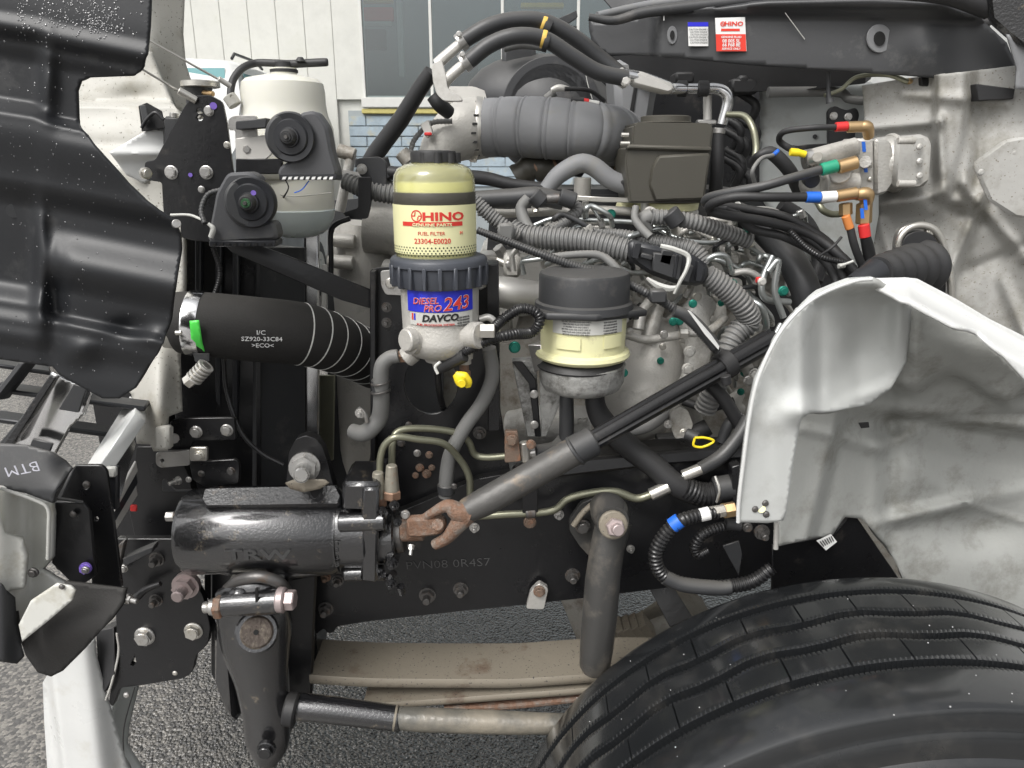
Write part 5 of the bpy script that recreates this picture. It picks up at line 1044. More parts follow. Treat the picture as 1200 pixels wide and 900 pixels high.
for k in range(8): 
    a = -1.2 + k * .33; slab('clamp_slot', [(552 + 1.5 * abs(k - 4), 152 + 33 * math.sin(a) - 1.4, AY - .062 * math.cos(a) - .004), (558 + 1.5 * abs(k - 4), 152 + 33 * math.sin(a) - 1.4, AY - .062 * math.cos(a) - .004), (558 + 1.5 * abs(k - 4), 152 + 33 * math.sin(a) + 1.4, AY - .062 * math.cos(a) - .004), (552 + 1.5 * abs(k - 4), 152 + 33 * math.sin(a) + 1.4, AY - .062 * math.cos(a) - .004)], .001, 'ink_black', icl, bev=0)
# two big black hoses over the top + alu pipes
tube('coolant_hose', [(543, 48, 1.36, 9), (570, 32, 1.36, 9.3), (600, 24, 1.37, 9.3), (635, 25, 1.38, 9.3), (670, 42, 1.39, 9.3), (700, 66, 1.4, 9.3), (728, 88, 1.4, 9.3)], 'hose_dark', TR, seg=18, label='upper black coolant hose arching over the engine')
tube('coolant_hose', [(548, 73, 1.33, 9), (575, 52, 1.33, 9.3), (605, 42, 1.33, 9.3), (638, 46, 1.34, 9.3), (670, 66, 1.35, 9.3), (700, 84, 1.36, 9.3), (734, 92, 1.37, 9.3)], 'hose_dark', TR, seg=18, label='lower black coolant hose arching over the engine')
for x, y, t in ((637, 29, .35), (637, 46, .25)): hoop('gold_tape', x, y, 1.378 if y < 40 else 1.339, 10.2, 'tape_gold', TR, t, 5)
hoop('cable_tie', 641, 33, 1.378, 11, 'rubber', TR, .4, 8); hoop('cable_tie', 640, 50, 1.339, 10.6, 'rubber', TR, .3, 6)
for x, y, Y in ((541, 49, 1.36), (545, 73, 1.33)): 
    hh = hoop('spring_clamp', x, y, Y, 11, 'bolt_steel', TR, -.65, 8)
    bolt(x - 3, y - 9, Y - .02, 3.5, hh, 'hex', 'bolt_steel')
tube('alu_pipe', [(541, 50, 1.36, 6), (520, 68, 1.36, 6.5), (512, 76, 1.36, 7)], 'pale_alu', TR); tube('alu_pipe', [(545, 74, 1.33, 6), (525, 92, 1.33, 6.5), (520, 100, 1.34, 6.5)], 'pale_alu', TR)
plate('pipe_flange', [(506, 76), (517, 70), (522, 88), (524, 104), (538, 112), (542, 118), (520, 118), (512, 110), (508, 96)], 1.32, .02, 'pale_alu', TR, r=4)
tube('radiator_hose', [(506, 84, 1.37, 9), (492, 104, 1.38, 9.5), (470, 140, 1.40, 10), (440, 180, 1.42, 10.5), (425, 206, 1.42, 10)], 'rubber', TR, seg=20, label='straight black hose slanting down from the pipe flange', smooth=False)
tube('short_hose', [(508, 112, 1.38, 9), (515, 122, 1.38, 9), (526, 132, 1.40, 8)], 'rubber', TR)
tube('sensor_harness', [(480, 190, 1.42, 3), (483, 170, 1.42, 3), (490, 158, 1.42, 3), (506, 144, 1.42, 3), (530, 142, 1.42, 3)], 'hose_grey', TR, corr=4); slab('sensor_connector', [(492, 146, 1.40), (502, 140, 1.40), (508, 158, 1.40), (500, 162, 1.40)], .02, 'pale_alu', TR); box('red_tag', 497, 155, 506, 159, 1.395, .004, 'red', TR)
cyl('pipe_joint', (724, 88, 1.39), (735, 95, 1.38), 10, 'pale_alu', TR); bolt(733, 95, 1.36, 6, TR, 'hex', 'pale_alu', name='joint_bolt')
tube('aluminium_pipe', [(730, 87, 1.37, 7), (755, 93, 1.38, 7.5), (778, 102, 1.39, 8), (790, 104, 1.4, 6.5), (815, 104, 1.41, 6), (838, 104, 1.42, 6.5), (850, 109, 1.42, 7), (853, 120, 1.42, 7), (846, 146, 1.42, 6)], 'chrome_strip', TR, label='bright aluminium pipe bending down', seg=18)
slab('pipe_shield', [(738, 84, 1.365), (750, 82, 1.365), (791, 99, 1.37), (791, 108, 1.37), (782, 111, 1.37), (740, 100, 1.365)], .03, 'pale_alu', TR, bev=.008)
for x in (799, 824): cyl('pipe_clamp', (x - 6, 104, 1.41), (x + 6, 104, 1.41), 9, 'rubber', TR); 
tube('aluminium_stub', [(829, 112, 1.44, 5), (829, 130, 1.44, 5), (829, 142, 1.44, 5)], 'pale_alu', TR); box('stub_clip', 818, 140, 840, 146, 1.42, .02, 'bolt_steel', TR)
cyl('hose_clamp', (843, 150, 1.42), (842, 157, 1.42), 7.5, 'bolt_steel', TR); tube('down_hose', [(842, 155, 1.42, 7), (840, 200, 1.42, 8), (836, 260, 1.45, 8)], 'rubber', TR)
# air cleaner box (dark round) behind
ab = tube('air_cleaner', [(580, 145, 1.9, 30), (590, 125, 1.9, 50), (640, 135, 1.9, 66), (700, 160, 1.9, 50)], 'dark_plastic', TR, seg=40, label='dark round air cleaner housing'); 
for r in (58, 50, 40): hoop('housing_ridge', 646, 128, 1.79, r, 'dark_plastic', ab, 0, 4, math.pi / 2 - .001)
box('housing_ear', 588, 50, 628, 96, 1.85, .2, 'dark_plastic', ab, bev=.01); box('housing_ear', 572, 86, 590, 122, 1.84, .2, 'dark_plastic', ab, bev=.01)
tube('snorkel_fold', [(590, 55, 1.8, 6), (612, 50, 1.8, 7), (640, 54, 1.8, 6)], 'hose_grey', ab)
slab('far_bracket', [(648, 24, 1.9), (676, 12, 1.9), (677, 20, 1.9), (662, 30, 1.9), (676, 30, 1.9), (676, 40, 1.9), (650, 44, 1.9)], .02, 'dark_plastic', TR)
tube('sensor_body', [(646, 106, 1.46, 3), (655, 103, 1.46, 4), (668, 105, 1.46, 3)], 'pale_alu', TR); tube('sensor_strap', [(640, 116, 1.48, 5), (650, 108, 1.48, 5)], 'hose_grey', TR)
cyl('plug_body', (669, 117, 1.44), (684, 118, 1.44), 4, 'rubber', TR); cyl('plug_body_red', (683, 118, 1.44), (690, 119, 1.44), 3, 'red', TR); cyl('plug_pin', (690, 119, 1.44), (702, 121, 1.44), 2.5, 'pale_stripe', TR)
tube('sensor_wire', [(662, 104, 1.45, 2.5), (690, 106, 1.46, 2.5), (708, 118, 1.5, 2.5)], 'rubber', TR)
tube('thin_wire', [(684, 70, 1.7, .5), (688, 95, 1.7, .5), (694, 116, 1.7, .5)], 'label_grey', TR)
# vertical duct
vd = slab('vertical_duct', [(718, 66, 1.6), (782, 68, 1.6), (770, 110, 1.6), (762, 160, 1.6), (724, 160, 1.6)], .15, 'rubber_grey', TR, bev=.015, label='grey vertical duct behind the pipes'); slab('duct_gap', [(748, 70, 1.596), (752, 70, 1.596), (739, 155, 1.596), (734, 155, 1.596)], .003, 'ink_black', vd)
# olive reservoir box
OY = 1.32
ob = prism_y('resonator_box', [(742, 146), (746, 143), (832, 144), (837, 148), (834, 170), (834, 175), (830, 205), (826, 238), (738, 238), (732, 190), (735, 172), (740, 168)], OY, OY + .14, 'olive_plastic', TR, bev=.010, label='dark olive plastic box with a flat lid')
slab('lid_step', [(736, 169, OY - .008), (835, 172, OY - .008), (834, 178, OY - .008), (734, 175, OY - .008)], .02, 'olive_plastic', ob, bev=.003)
slab('raised_face', [(772, 182, OY - .010), (833, 179, OY - .010), (826, 234, OY - .010), (768, 236, OY - .010), (760, 216, OY - .004), (764, 196, OY - .006)], .012, 'olive_plastic', ob, bev=.004)
lathe('box_cap', 780, OY + .06, [(136, 26), (137, 29), (143, 29), (144, 31)], 'olive_plastic', ob); lathe('yellow_collar', 782, OY + .07, [(236, 34), (237, 36), (245, 35), (246, 33)], 'cream_plastic', ob)
lathe('yellow_collar', 735, OY + .14, [(236, 12), (243, 14), (246, 12)], 'cream_plastic', ob)
cyl('box_stud', (728, 158, OY), (737, 158, OY), 2.5, 'zinc', ob); cyl('box_stud', (727, 168, OY), (738, 168, OY), 2.5, 'zinc', ob)
# hose over rocker
tube('breather_hose', [(640, 222, 1.38, 9), (655, 205, 1.38, 10.5), (678, 192, 1.38, 11), (695, 195, 1.38, 11), (715, 210, 1.38, 11), (735, 218, 1.38, 11)], 'rubber_grey', TR, seg=18, label='grey breather hose into the olive box'); cyl('hose_clamp', (733, 208, 1.37), (741, 222, 1.37), 9, 'dark_plastic', TR)
tube('brown_boot', [(604, 208, 1.5, 14), (625, 196, 1.5, 15), (650, 200, 1.5, 14), (680, 188, 1.52, 14), (725, 186, 1.52, 14)], 'olive_plastic', TR, corr=16, corr_amp=.06); 
for x, t in ((628, -.6), (652, -.4), (722, 0)): hoop('orange_band', x, 197 if x < 700 else 186, 1.5, 14.5, 'copper', TR, t, 3)
cyl('filler_neck', (683, 208, 1.46), (682, 235, 1.46), 10, 'cast_alu_light', TR)
tube('black_pipe', [(430, 198, 1.4, 8), (480, 205, 1.4, 8), (560, 208, 1.42, 8), (600, 216, 1.42, 7), (640, 220, 1.42, 6)], 'rubber', TR); tube('black_pipe', [(555, 234, 1.36, 10), (600, 232, 1.36, 11), (630, 230, 1.36, 11), (660, 236, 1.36, 10)], 'hose_dark', TR, seg=18)
tube('grey_pipe', [(396, 205, 1.40, 6), (420, 208, 1.40, 6), (470, 220, 1.41, 6)], 'hose_grey', TR); 
tube('fat_loom', [(462, 228, 1.34, 11), (430, 222, 1.34, 11), (404, 212, 1.35, 9)], 'hose_grey', TR, corr=5)
# junk around (390-470, 180-260)
for (a, b, r, m_) in (((396, 176, 1.42), (416, 182, 1.42), 8, 'cast_dirty'), ((398, 248, 1.42), (412, 180, 1.42), 6, 'cast_alu'), ((424, 186, 1.36), (424, 196, 1.36), 8, 'dark_plastic'), ((445, 186, 1.4), (452, 210, 1.4), 10, 'dark_plastic'), ((430, 196, 1.34), (431, 206, 1.34), 5, 'bolt_steel'), ((470, 178, 1.42), (480, 190, 1.42), 9, 'cast_dirty')): cyl('pipe_union', a, b, r, m_, TR)
plate('relay_bracket', [(419, 186), (444, 184), (452, 190), (452, 226), (436, 226), (434, 210), (422, 206)], 1.33, .01, 'dark_plastic', TR, r=3); plate('relay_bracket', [(420, 208), (434, 208), (434, 240), (430, 256), (410, 256), (402, 250), (420, 244)], 1.30, .01, 'black_paint', TR, r=3)
tube('black_stay', [(410, 256, 1.28, 3), (395, 262, 1.28, 3), (388, 272, 1.28, 3), (388, 300, 1.28, 3), (388, 330, 1.28, 3)], 'black_paint', TR); bolt(424, 198, 1.32, 6, TR, 'stud', 'bolt_steel', name='relay_stud')

# ---------------- engine top harness and pipes
tube('main_loom', [(600, 268, 1.26, 11), (615, 276, 1.25, 12), (640, 279, 1.24, 13), (690, 283, 1.22, 13), (738, 294, 1.2, 13)], 'loom', TR, corr=5, seg=18, label='thick grey corrugated wiring loom over the engine')
cb_ = empty('connector_block', W(785, 310, 1.18), 'black connector block spliced into the grey loom', None, parent=TR)
slab('connector_body', [(738, 282, 1.17), (775, 290, 1.17), (812, 298, 1.17), (832, 312, 1.17), (830, 330, 1.17), (822, 336, 1.17), (795, 334, 1.17), (762, 322, 1.17), (736, 304, 1.17)], .05, 'black_plastic', cb_, bev=.006)
for q in ([(766, 296), (800, 300), (797, 330), (764, 318)], [(776, 292), (790, 294), (786, 312), (772, 308)], [(806, 310), (814, 312), (808, 332), (800, 330)], [(752, 296), (766, 300), (764, 306), (750, 302)]): slab('connector_rib', [(a, b, 1.160) for a, b in q], .012, 'dark_plastic', cb_, bev=.002)
tube('white_strap', [(774, 288, 1.15, 2.6), (790, 292, 1.145, 3), (806, 300, 1.145, 3), (805, 314, 1.14, 2.4), (797, 330, 1.14, 2.2), (790, 344, 1.145, 2)], 'label_grey', cb_, seg=6)
tube('main_loom', [(828, 322, 1.19, 12), (850, 338, 1.19, 13), (870, 358, 1.19, 13), (878, 376, 1.2, 13), (866, 388, 1.2, 13)], 'loom', TR, corr=5, seg=18, label='grey corrugated loom curving down at the fender')
tube('main_loom', [(868, 384, 1.2, 12), (856, 402, 1.19, 13), (848, 428, 1.18, 13), (838, 452, 1.17, 13), (826, 480, 1.18, 12)], 'loom', TR, corr=6, seg=18)
tube('side_loom', [(764, 254, 1.26, 8.5), (790, 256, 1.26, 9), (820, 262, 1.26, 9), (850, 272, 1.27, 9), (878, 282, 1.28, 9)], 'loom', TR, corr=5); cyl('loom_clip', (784, 248, 1.25), (795, 262, 1.25), 11, 'dark_plastic', TR)
tube('loom_branch', [(762, 270, 1.27, 5), (755, 258, 1.27, 9), (764, 252, 1.27, 9)], 'hose_grey', TR); tube('loom_branch', [(745, 242, 1.26, 4), (744, 256, 1.25, 4.5), (752, 268, 1.24, 5), (762, 278, 1.23, 5)], 'hose_grey', TR); tube('rear_loom', [(680, 272, 1.3, 6), (720, 274, 1.3, 6), (770, 284, 1.28, 9), (810, 292, 1.26, 10), (828, 310, 1.25, 10)], 'loom', TR, corr=4)
tube('curl_hose', [(620, 232, 1.28, 7), (611, 244, 1.28, 7), (616, 262, 1.27, 7), (626, 276, 1.26, 7)], 'hose_grey', TR); tube('curl_hose', [(668, 236, 1.3, 7), (677, 246, 1.29, 7), (664, 258, 1.28, 7), (645, 270, 1.27, 7)], 'loom', TR, corr=3.5)
cyl('hose_elbow', (625, 228, 1.27), (636, 238, 1.27), 10, 'dark_plastic', TR); cyl('hose_elbow', (656, 230, 1.27), (674, 236, 1.27), 10, 'dark_plastic', TR); cyl('elbow_joint', (640, 233, 1.27), (656, 232, 1.27), 6, 'bolt_dark', TR)
slab('pale_strut', [(675, 229, 1.34), (706, 231, 1.34), (776, 233, 1.34), (776, 238, 1.34), (706, 237, 1.34), (675, 235, 1.34)], .01, 'zinc', TR); bolt(757, 230, 1.33, 4, TR, 'hex', 'zinc', name='strut_bolt', rx=1.2)
cyl('strut_post', (756, 236, 1.35), (756, 252, 1.35), 5, 'pale_alu', TR); cyl('strut_post', (686, 236, 1.36), (686, 262, 1.36), 4, 'pale_alu', TR)
tube('fuel_pipe', [(626, 264, 1.34, 2.8), (650, 256, 1.34, 2.8), (690, 258, 1.34, 2.8), (740, 260, 1.34, 2.8), (765, 265, 1.33, 2.8), (790, 278, 1.31, 2.8), (820, 284, 1.30, 2.8), (870, 286, 1.30, 2.8), (900, 306, 1.3, 2.8), (925, 326, 1.3, 2.8)], 'pipe_zinc', TR, per=6, label='long zinc fuel pipe crossing the engine')
tube('corr_cable', [(560, 270, 1.2, 4), (600, 285, 1.18, 4.6), (640, 300, 1.16, 5), (680, 314, 1.15, 5), (720, 326, 1.14, 5), (755, 342, 1.12, 5), (790, 362, 1.12, 5), (812, 380, 1.12, 5), (832, 402, 1.12, 5), (842, 412, 1.12, 5)], 'hose_dark', TR, corr=3.2, label='thin corrugated cable slanting across the engine')
tube('corr_cable', [(556, 234, 1.22, 7), (572, 250, 1.22, 8), (592, 266, 1.22, 8), (606, 276, 1.23, 8)], 'loom', TR, corr=4); box('loom_plug', 583, 262, 602, 284, 1.2, .03, 'hose_grey', TR, bev=.004)
tube('cable_sleeve', [(790, 364, 1.11, 7), (804, 370, 1.11, 7.6), (822, 386, 1.11, 7.6), (838, 406, 1.11, 7.2)], 'hose_dark', TR); slab('white_tag', [(806, 364, 1.095), (810, 366, 1.09), (833, 392, 1.09), (843, 406, 1.095), (842, 410, 1.095), (826, 392, 1.09)], .002, 'white_label', TR, bev=0)
box('cable_clip', 762, 340, 782, 356, 1.1, .02, 'hose_dark', TR, bev=.003); tube('grey_cable', [(640, 302, 1.2, 4.5), (680, 298, 1.2, 4.5), (705, 300, 1.2, 5), (722, 314, 1.19, 5), (735, 330, 1.19, 4.5)], 'hose_grey', TR)
tube('cross_pipe', [(732, 392, 1.18, 4.4), (740, 394, 1.18, 5), (760, 398, 1.18, 5), (800, 392, 1.18, 5)], 'cast_alu_light', TR); cyl('pipe_union', (796, 391, 1.17), (806, 391, 1.17), 6, 'zinc', TR, seg=6); tube('cross_pipe', [(806, 391, 1.18, 4), (830, 388, 1.2, 5), (850, 372, 1.22, 5)], 'cast_alu', TR)
# big pale pipe left of reservoir, alu casting right of it
tube('pale_pipe', [(575, 340, 1.25, 17), (600, 344, 1.25, 19), (640, 350, 1.27, 18)], 'pale_alu', TR, seg=24, label='pale aluminium pipe behind the filter panel')
pc = tube('pump_casting', [(770, 385, 1.32, 20), (768, 400, 1.30, 34), (760, 440, 1.28, 42), (745, 475, 1.26, 46), (730, 500, 1.27, 30)], 'cast_alu_light', TR, seg=32, label='rounded cast aluminium pump body under the shaft')
tube('pump_arm', [(760, 395, 1.24, 10), (770, 360, 1.25, 9), (778, 340, 1.26, 8)], 'cast_alu', pc); tube('pump_arm', [(748, 386, 1.22, 7), (752, 366, 1.23, 6), (764, 350, 1.23, 6)], 'cast_alu', pc)
blob('pump_flange', [(790, 470, 1.2, 10), (810, 440, 1.22, 14), (816, 400, 1.24, 16), (810, 370, 1.25, 18), (820, 350, 1.27, 16)], 'cast_alu', pc)
text('4L02', 676, 494, 1.24, 10, 'cast_alu', TR, name='cast_lettering', ext=.002, bold=.02)
tube('lower_pipe_casting', [(600, 505, 1.3, 24), (640, 500, 1.28, 26), (690, 500, 1.28, 24)], 'cast_alu', TR, seg=24)
tube('thick_cross_pipe', [(735, 505, 1.14, 8), (760, 498, 1.14, 8), (785, 480, 1.14, 8)], 'hose_grey', TR)
for a in ((812, 356, 5, 'green_bolt'), (796, 376, 5.5, 'green_bolt'), (789, 377, 5, 'green_bolt'), (808, 412, 7, 'cast_alu'), (806, 432, 7, 'cast_alu'), (778, 392, 5, 'bolt_steel'), (918, 341, 6, 'green_bolt'), (893, 330, 5, 'pale_alu'), (884, 438, 7, 'cast_alu'), (877, 446, 6, 'bolt_steel'), (738, 388, 4, 'bolt_steel')):
    bolt(a[0], a[1], 1.16, a[2], pc, 'hex', a[3])
# procedural fittings around the injection pump
ij = empty('injection_pump', W(850, 340, 1.3), 'injection pump cluster of small pipes, unions and bolts', None, parent=TR)
rg = random.Random(21)
for k in range(84):
    x, y = rg.uniform(570, 930), rg.uniform(236, 320) if k % 3 == 0 else 0
    if k % 3: x, y = rg.uniform(750, 930), rg.uniform(290, 480)
    Y = rg.uniform(1.34, 1.45); m_ = rg.choice(['cast_alu', 'cast_alu_light', 'bolt_steel', 'pipe_zinc', 'dark_plastic', 'zinc', 'cast_alu_light'])
    t = rg.random()
    if t < .4: 
        a = rg.uniform(0, 6.28); L_ = rg.uniform(12, 26); r = rg.uniform(3, 8); cyl('union', (x, y, Y), (x + L_ * math.cos(a), y + L_ * math.sin(a), Y - .01), r, m_, ij, seg=rg.choice([6, 12]))
    elif t < .75: tube('injector_pipe', [(x, y, Y - .03, 2.6), (x + rg.uniform(8, 30), y - rg.uniform(-6, 18), Y - .05, 2.6), (x + rg.uniform(30, 50), y + rg.uniform(-8, 20), Y - .03, 2.6), (x + rg.uniform(40, 60), y + rg.uniform(20, 50), Y, 2.6)], rg.choice(['pipe_zinc', 'pale_alu', 'pipe_zinc']), ij, seg=10)
    else: bolt(x, y, Y - .04, rg.uniform(4, 7), ij, rg.choice(['hex', 'stud']), rg.choice(['bolt_steel', 'green_bolt', 'zinc']))
for k in range(14):
    x, y = rg.uniform(620, 760), rg.uniform(300, 400); box('cover_boss', x, y, x + rg.uniform(10, 26), y + rg.uniform(8, 20), rg.uniform(1.3, 1.45), .04, rg.choice(['cast_alu', 'dark_plastic', 'cast_dirty']), ij, bev=.005)
for k in range(5): tube('injector_pipe', [(640 + 45 * k, 310, 1.3, 3), (660 + 45 * k, 304, 1.28, 3), (690 + 45 * k, 318, 1.28, 3), (720 + 40 * k, 316 + 4 * k, 1.3, 3)], 'pipe_zinc', ij)
tube('injector_pipe', [(820, 318, 1.25, 3.4), (832, 302, 1.24, 3.4), (850, 300, 1.24, 3.4), (858, 320, 1.25, 3.4)], 'pipe_zinc', ij); tube('injector_pipe', [(880, 352, 1.24, 4), (892, 360, 1.23, 4), (898, 380, 1.24, 4), (894, 400, 1.26, 4)], 'pipe_zinc', ij); tube('injector_pipe', [(905, 300, 1.24, 4), (893, 330, 1.23, 4), (897, 350, 1.23, 4), (925, 354, 1.25, 4)], 'pipe_zinc', ij)
tube('injector_pipe', [(856, 342, 1.24, 3), (870, 350, 1.23, 3), (872, 364, 1.23, 3)], 'pale_alu', ij)
for p_, m_ in (([(612, 306, 1.24, 3), (650, 303, 1.23, 3), (690, 313, 1.22, 3), (712, 309, 1.22, 3), (718, 298, 1.23, 3)], 'pipe_zinc'), ([(614, 322, 1.26, 3), (612, 308, 1.26, 3), (622, 300, 1.26, 3)], 'pipe_zinc'), ([(602, 318, 1.28, 3.4), (600, 300, 1.28, 3.4), (606, 292, 1.28, 3.4)], 'pale_alu'), ([(716, 312, 1.2, 3), (728, 330, 1.2, 3), (732, 340, 1.2, 3)], 'zinc'),
              ([(900, 318, 1.22, 4), (912, 306, 1.22, 4), (908, 340, 1.22, 4), (918, 372, 1.22, 4)], 'pipe_zinc'), ([(858, 396, 1.2, 3.2), (880, 404, 1.2, 3.2), (904, 396, 1.2, 3.2), (915, 380, 1.21, 3.2)], 'pipe_zinc'), ([(560, 248, 1.4, 5), (600, 250, 1.4, 5), (700, 246, 1.4, 5), (760, 250, 1.4, 5)], 'cast_alu_light'), ([(858, 320, 1.26, 4), (876, 318, 1.26, 4), (892, 326, 1.26, 4)], 'pale_alu')):
    tube('injector_pipe', p_, m_, ij, seg=10)
for x, y, w_, h_ in ((640, 262, 26, 22), (690, 262, 30, 26), (730, 300, 24, 20), (795, 262, 30, 20), (845, 296, 24, 16), (880, 300, 20, 24), (905, 320, 18, 26), (590, 300, 20, 26), (880, 416, 22, 24), (846, 330, 18, 14)):
    bb = box('pump_block', x, y, x + w_, y + h_, 1.34, .1, 'cast_alu_light', ij, bev=.006); bolt(x + w_ * .3, y + h_ * .4, 1.338, 4, bb, 'hex', 'bolt_steel')
r2 = random.Random(77)
for k in range(34):
    x, y = r2.uniform(600, 905), r2.uniform(244, 330) if k % 2 else r2.uniform(300, 440)
    if 620 < x < 745 and y > 300: y = r2.uniform(246, 305)
    Y = r2.uniform(1.27, 1.33); dx, dy = r2.uniform(16, 46), r2.uniform(-14, 24); r = r2.uniform(2.2, 3.6)
    tube('injector_pipe', [(x, y + 8, Y + .05, r), (x, y, Y, r), (x + dx * .3, y - 5, Y, r), (x + dx, y + dy, Y, r), (x + dx + 4, y + dy + 12, Y + .05, r)], r2.choice(['pipe_zinc', 'pale_alu', 'cast_alu_light', 'pipe_zinc', 'dark_plastic']), ij, seg=10)
    if k % 2: cyl('pipe_nut', (x + dx * .9, y + dy - 4, Y), (x + dx * .9 + 3, y + dy + 5, Y), r * 1.9, r2.choice(['zinc', 'bolt_steel', 'green_bolt', 'cast_alu_light']), ij, seg=6)
for k in range(16):
    x, y = r2.uniform(770, 900), r2.uniform(330, 470); bb = blob('pump_casting_lug', [(x, y, 1.26, 6), (x + r2.uniform(-14, 14), y + r2.uniform(6, 20), 1.26, r2.uniform(7, 12)), (x + r2.uniform(-16, 16), y + r2.uniform(20, 34), 1.27, 6)], 'cast_alu_light', ij, seg=12, flat_=.7)
    bolt(x, y, 1.225, r2.uniform(3.5, 6), bb, 'hex', r2.choice(['bolt_steel', 'green_bolt', 'zinc']))
cyl('red_tip', (886, 328, 1.2), (892, 328, 1.2), 3.5, 'red', ij)
for q in ([(744, 284), (752, 286), (748, 304), (740, 302)], [(792, 298), (796, 299), (792, 326), (788, 325)], [(818, 306), (826, 312), (822, 330), (815, 330)]): slab('connector_rib', [(a_, b_, 1.158) for a_, b_ in q], .01, 'black_plastic', cb_, bev=.001)
tube('white_strap', [(758, 326, 1.15, 2), (770, 334, 1.148, 4), (784, 338, 1.146, 4), (796, 336, 1.146, 2)], 'label_grey', cb_, seg=6)
# throttle / dipstick area
tl = plate('lever_bracket', [(786, 484), (796, 476), (806, 482), (812, 498), (806, 512), (792, 514), (786, 500)], 1.12, .01, 'cast_alu', TR, r=3); bolt(783, 497, 1.11, 5, tl, 'stud', 'bolt_steel'); bolt(801, 507, 1.10, 5, tl, 'hex', 'zinc')
cyl('dipstick_plug', (804, 508, 1.08), (818, 514, 1.07), 7, 'rubber', TR)
tube('dipstick_ring', [(814, 514, 1.06, 1.5), (813, 522, 1.06, 1.5), (822, 524, 1.06, 1.5), (833, 520, 1.06, 1.5), (836, 516, 1.06, 1.5), (826, 513, 1.06, 1.5), (814, 513, 1.06, 1.5)], 'yellow', TR, label='yellow dipstick ring')
tube('bracket_arm', [(845, 518, 1.16, 6), (855, 496, 1.16, 7), (870, 486, 1.16, 6)], 'dark_plastic', TR)
for p in ([(770, 520, 1.2, 12), (800, 516, 1.2, 12), (830, 500, 1.2, 10)], [(832, 450, 1.16, 8), (850, 470, 1.15, 8), (868, 500, 1.15, 8)], [(800, 470, 1.2, 5), (830, 478, 1.19, 5), (860, 470, 1.19, 5)]): tube('lower_hose', p, 'rubber', TR)

# ---------------- right-hand: heater hoses, valve cluster, firewall
fw = sheet('firewall_panel', [(1010, 100), (1060, 92), (1130, 84), (1250, 70), (1250, 420), (1180, 400), (1120, 360), (1062, 330), (1018, 320), (1030, 250), (1028, 180), (1014, 150)],
  lambda x, y: 1.31 - .0007 * (x - 1010) + .05 * interp(x, [(1010, .6), (1090, .3), (1102, -.5), (1125, -.6), (1150, .4), (1170, .5)]) * (1 - interp(y, [(200, 0), (245, 1)])) + .045 * gs(x, y, 1170, 290, 35, 70) - .03 * gs(x, y, 1070, 235, 60, 16) - .03 * gs(x, y, 1180, 195, 34, 34) + .02 * gs(x, y, 1130, 310, 14, 30) - .02 * math.exp(-((x - 1150 + (y - 230) * .4) / 8) ** 2) * interp(y, [(160, 0), (220, 1), (330, 1), (380, 0)]) + ridge(x, y, 1010, 150, 1100, 142, 7, -0.013) + ridge(x, y, 1100, 142, 1106, 215, 8, -0.017) + ridge(x, y, 1106, 225, 1030, 240, 8, -0.015) + ridge(x, y, 1032, 262, 1052, 330, 8, -0.011) + ridge(x, y, 1130, 215, 1200, 300, 8, -0.011) + ridge(x, y, 1140, 120, 1120, 225, 7, 0.012) + ridge(x, y, 1200, 290, 1130, 320, 8, 0.011) + ridge(x, y, 1150, 250, 1190, 200, 9, 0.012) + ridge(x, y, 1090, 235, 1150, 262, 8, 0.009) + ridge(x, y, 1060, 110, 1180, 120, 7, -0.009) + ridge(x, y, 1175, 330, 1200, 390, 8, -0.009), 'firewall', TR, step=3, th=.01, label='dirty silver grey embossed firewall')
slab('access_cover', [(1140, 192, 1.10), (1178, 164, 1.09), (1200, 160, 1.08), (1230, 165, 1.07), (1230, 260, 1.07), (1190, 255, 1.08), (1160, 236, 1.09)], .012, 'firewall', fw, bev=.004, label='raised bolted cover plate'); 
for x, y in ((1150, 202), (1190, 179), (1187, 236)): bolt(x, y, 1.085, 4, fw, 'rivet', 'firewall')
bc = sheet('bulkhead_centre', [(890, 96), (1020, 96), (1040, 110), (1040, 330), (980, 330), (930, 290), (890, 230)], lambda x, y: 1.5 - .0008 * (x - 890) + .01 * gs(x, y, 930, 110, 30, 10), 'cab_pale', TR, step=8, label='pale grey centre bulkhead')
mnt = plate('bulkhead_mount', [(971, 130), (978, 124), (986, 128), (994, 130), (1003, 126), (1007, 134), (1004, 146), (1000, 170), (990, 172), (972, 172)], 1.36, .01, 'black_paint', TR, r=4); bolt(977, 136, 1.358, 4.5, mnt, 'hex', 'bolt_steel'); bolt(994, 137, 1.358, 4.5, mnt, 'hex', 'bolt_steel')
slab('black_arm', [(930, 170, 1.36), (972, 168, 1.36), (972, 176, 1.36), (930, 176, 1.36)], .01, 'black_paint', TR)
cyl('grommet', (955, 160, 1.45), (955, 160, 1.44), 2.5, 'rubber', TR)
tube('heater_pipe', [(900, 108, 1.4, 6), (980, 108, 1.4, 5.5), (996, 116, 1.38, 5), (1030, 119, 1.36, 5), (1060, 116, 1.34, 6), (1090, 108, 1.32, 8), (1150, 108, 1.3, 10)], 'hose_grey', TR); tube('washer_hose', [(966, 112, 1.34, 2.4), (985, 105, 1.34, 2.4), (1005, 90, 1.33, 2.6), (1040, 88, 1.3, 2.6), (1064, 96, 1.29, 3)], 'pipe_olive', TR, label='pale washer hose under the cowl')
cyl('brass_joint', (1064, 95, 1.29), (1080, 97, 1.29), 3.5, 'brass', TR); tube('cowl_wire', [(1080, 97, 1.28, 2.4), (1100, 98, 1.28, 2), (1140, 94, 1.26, 2)], 'rubber', TR); slab('black_clip', [(1080, 90, 1.27), (1096, 90, 1.27), (1090, 102, 1.27), (1080, 100, 1.27)], .02, 'black_paint', TR)
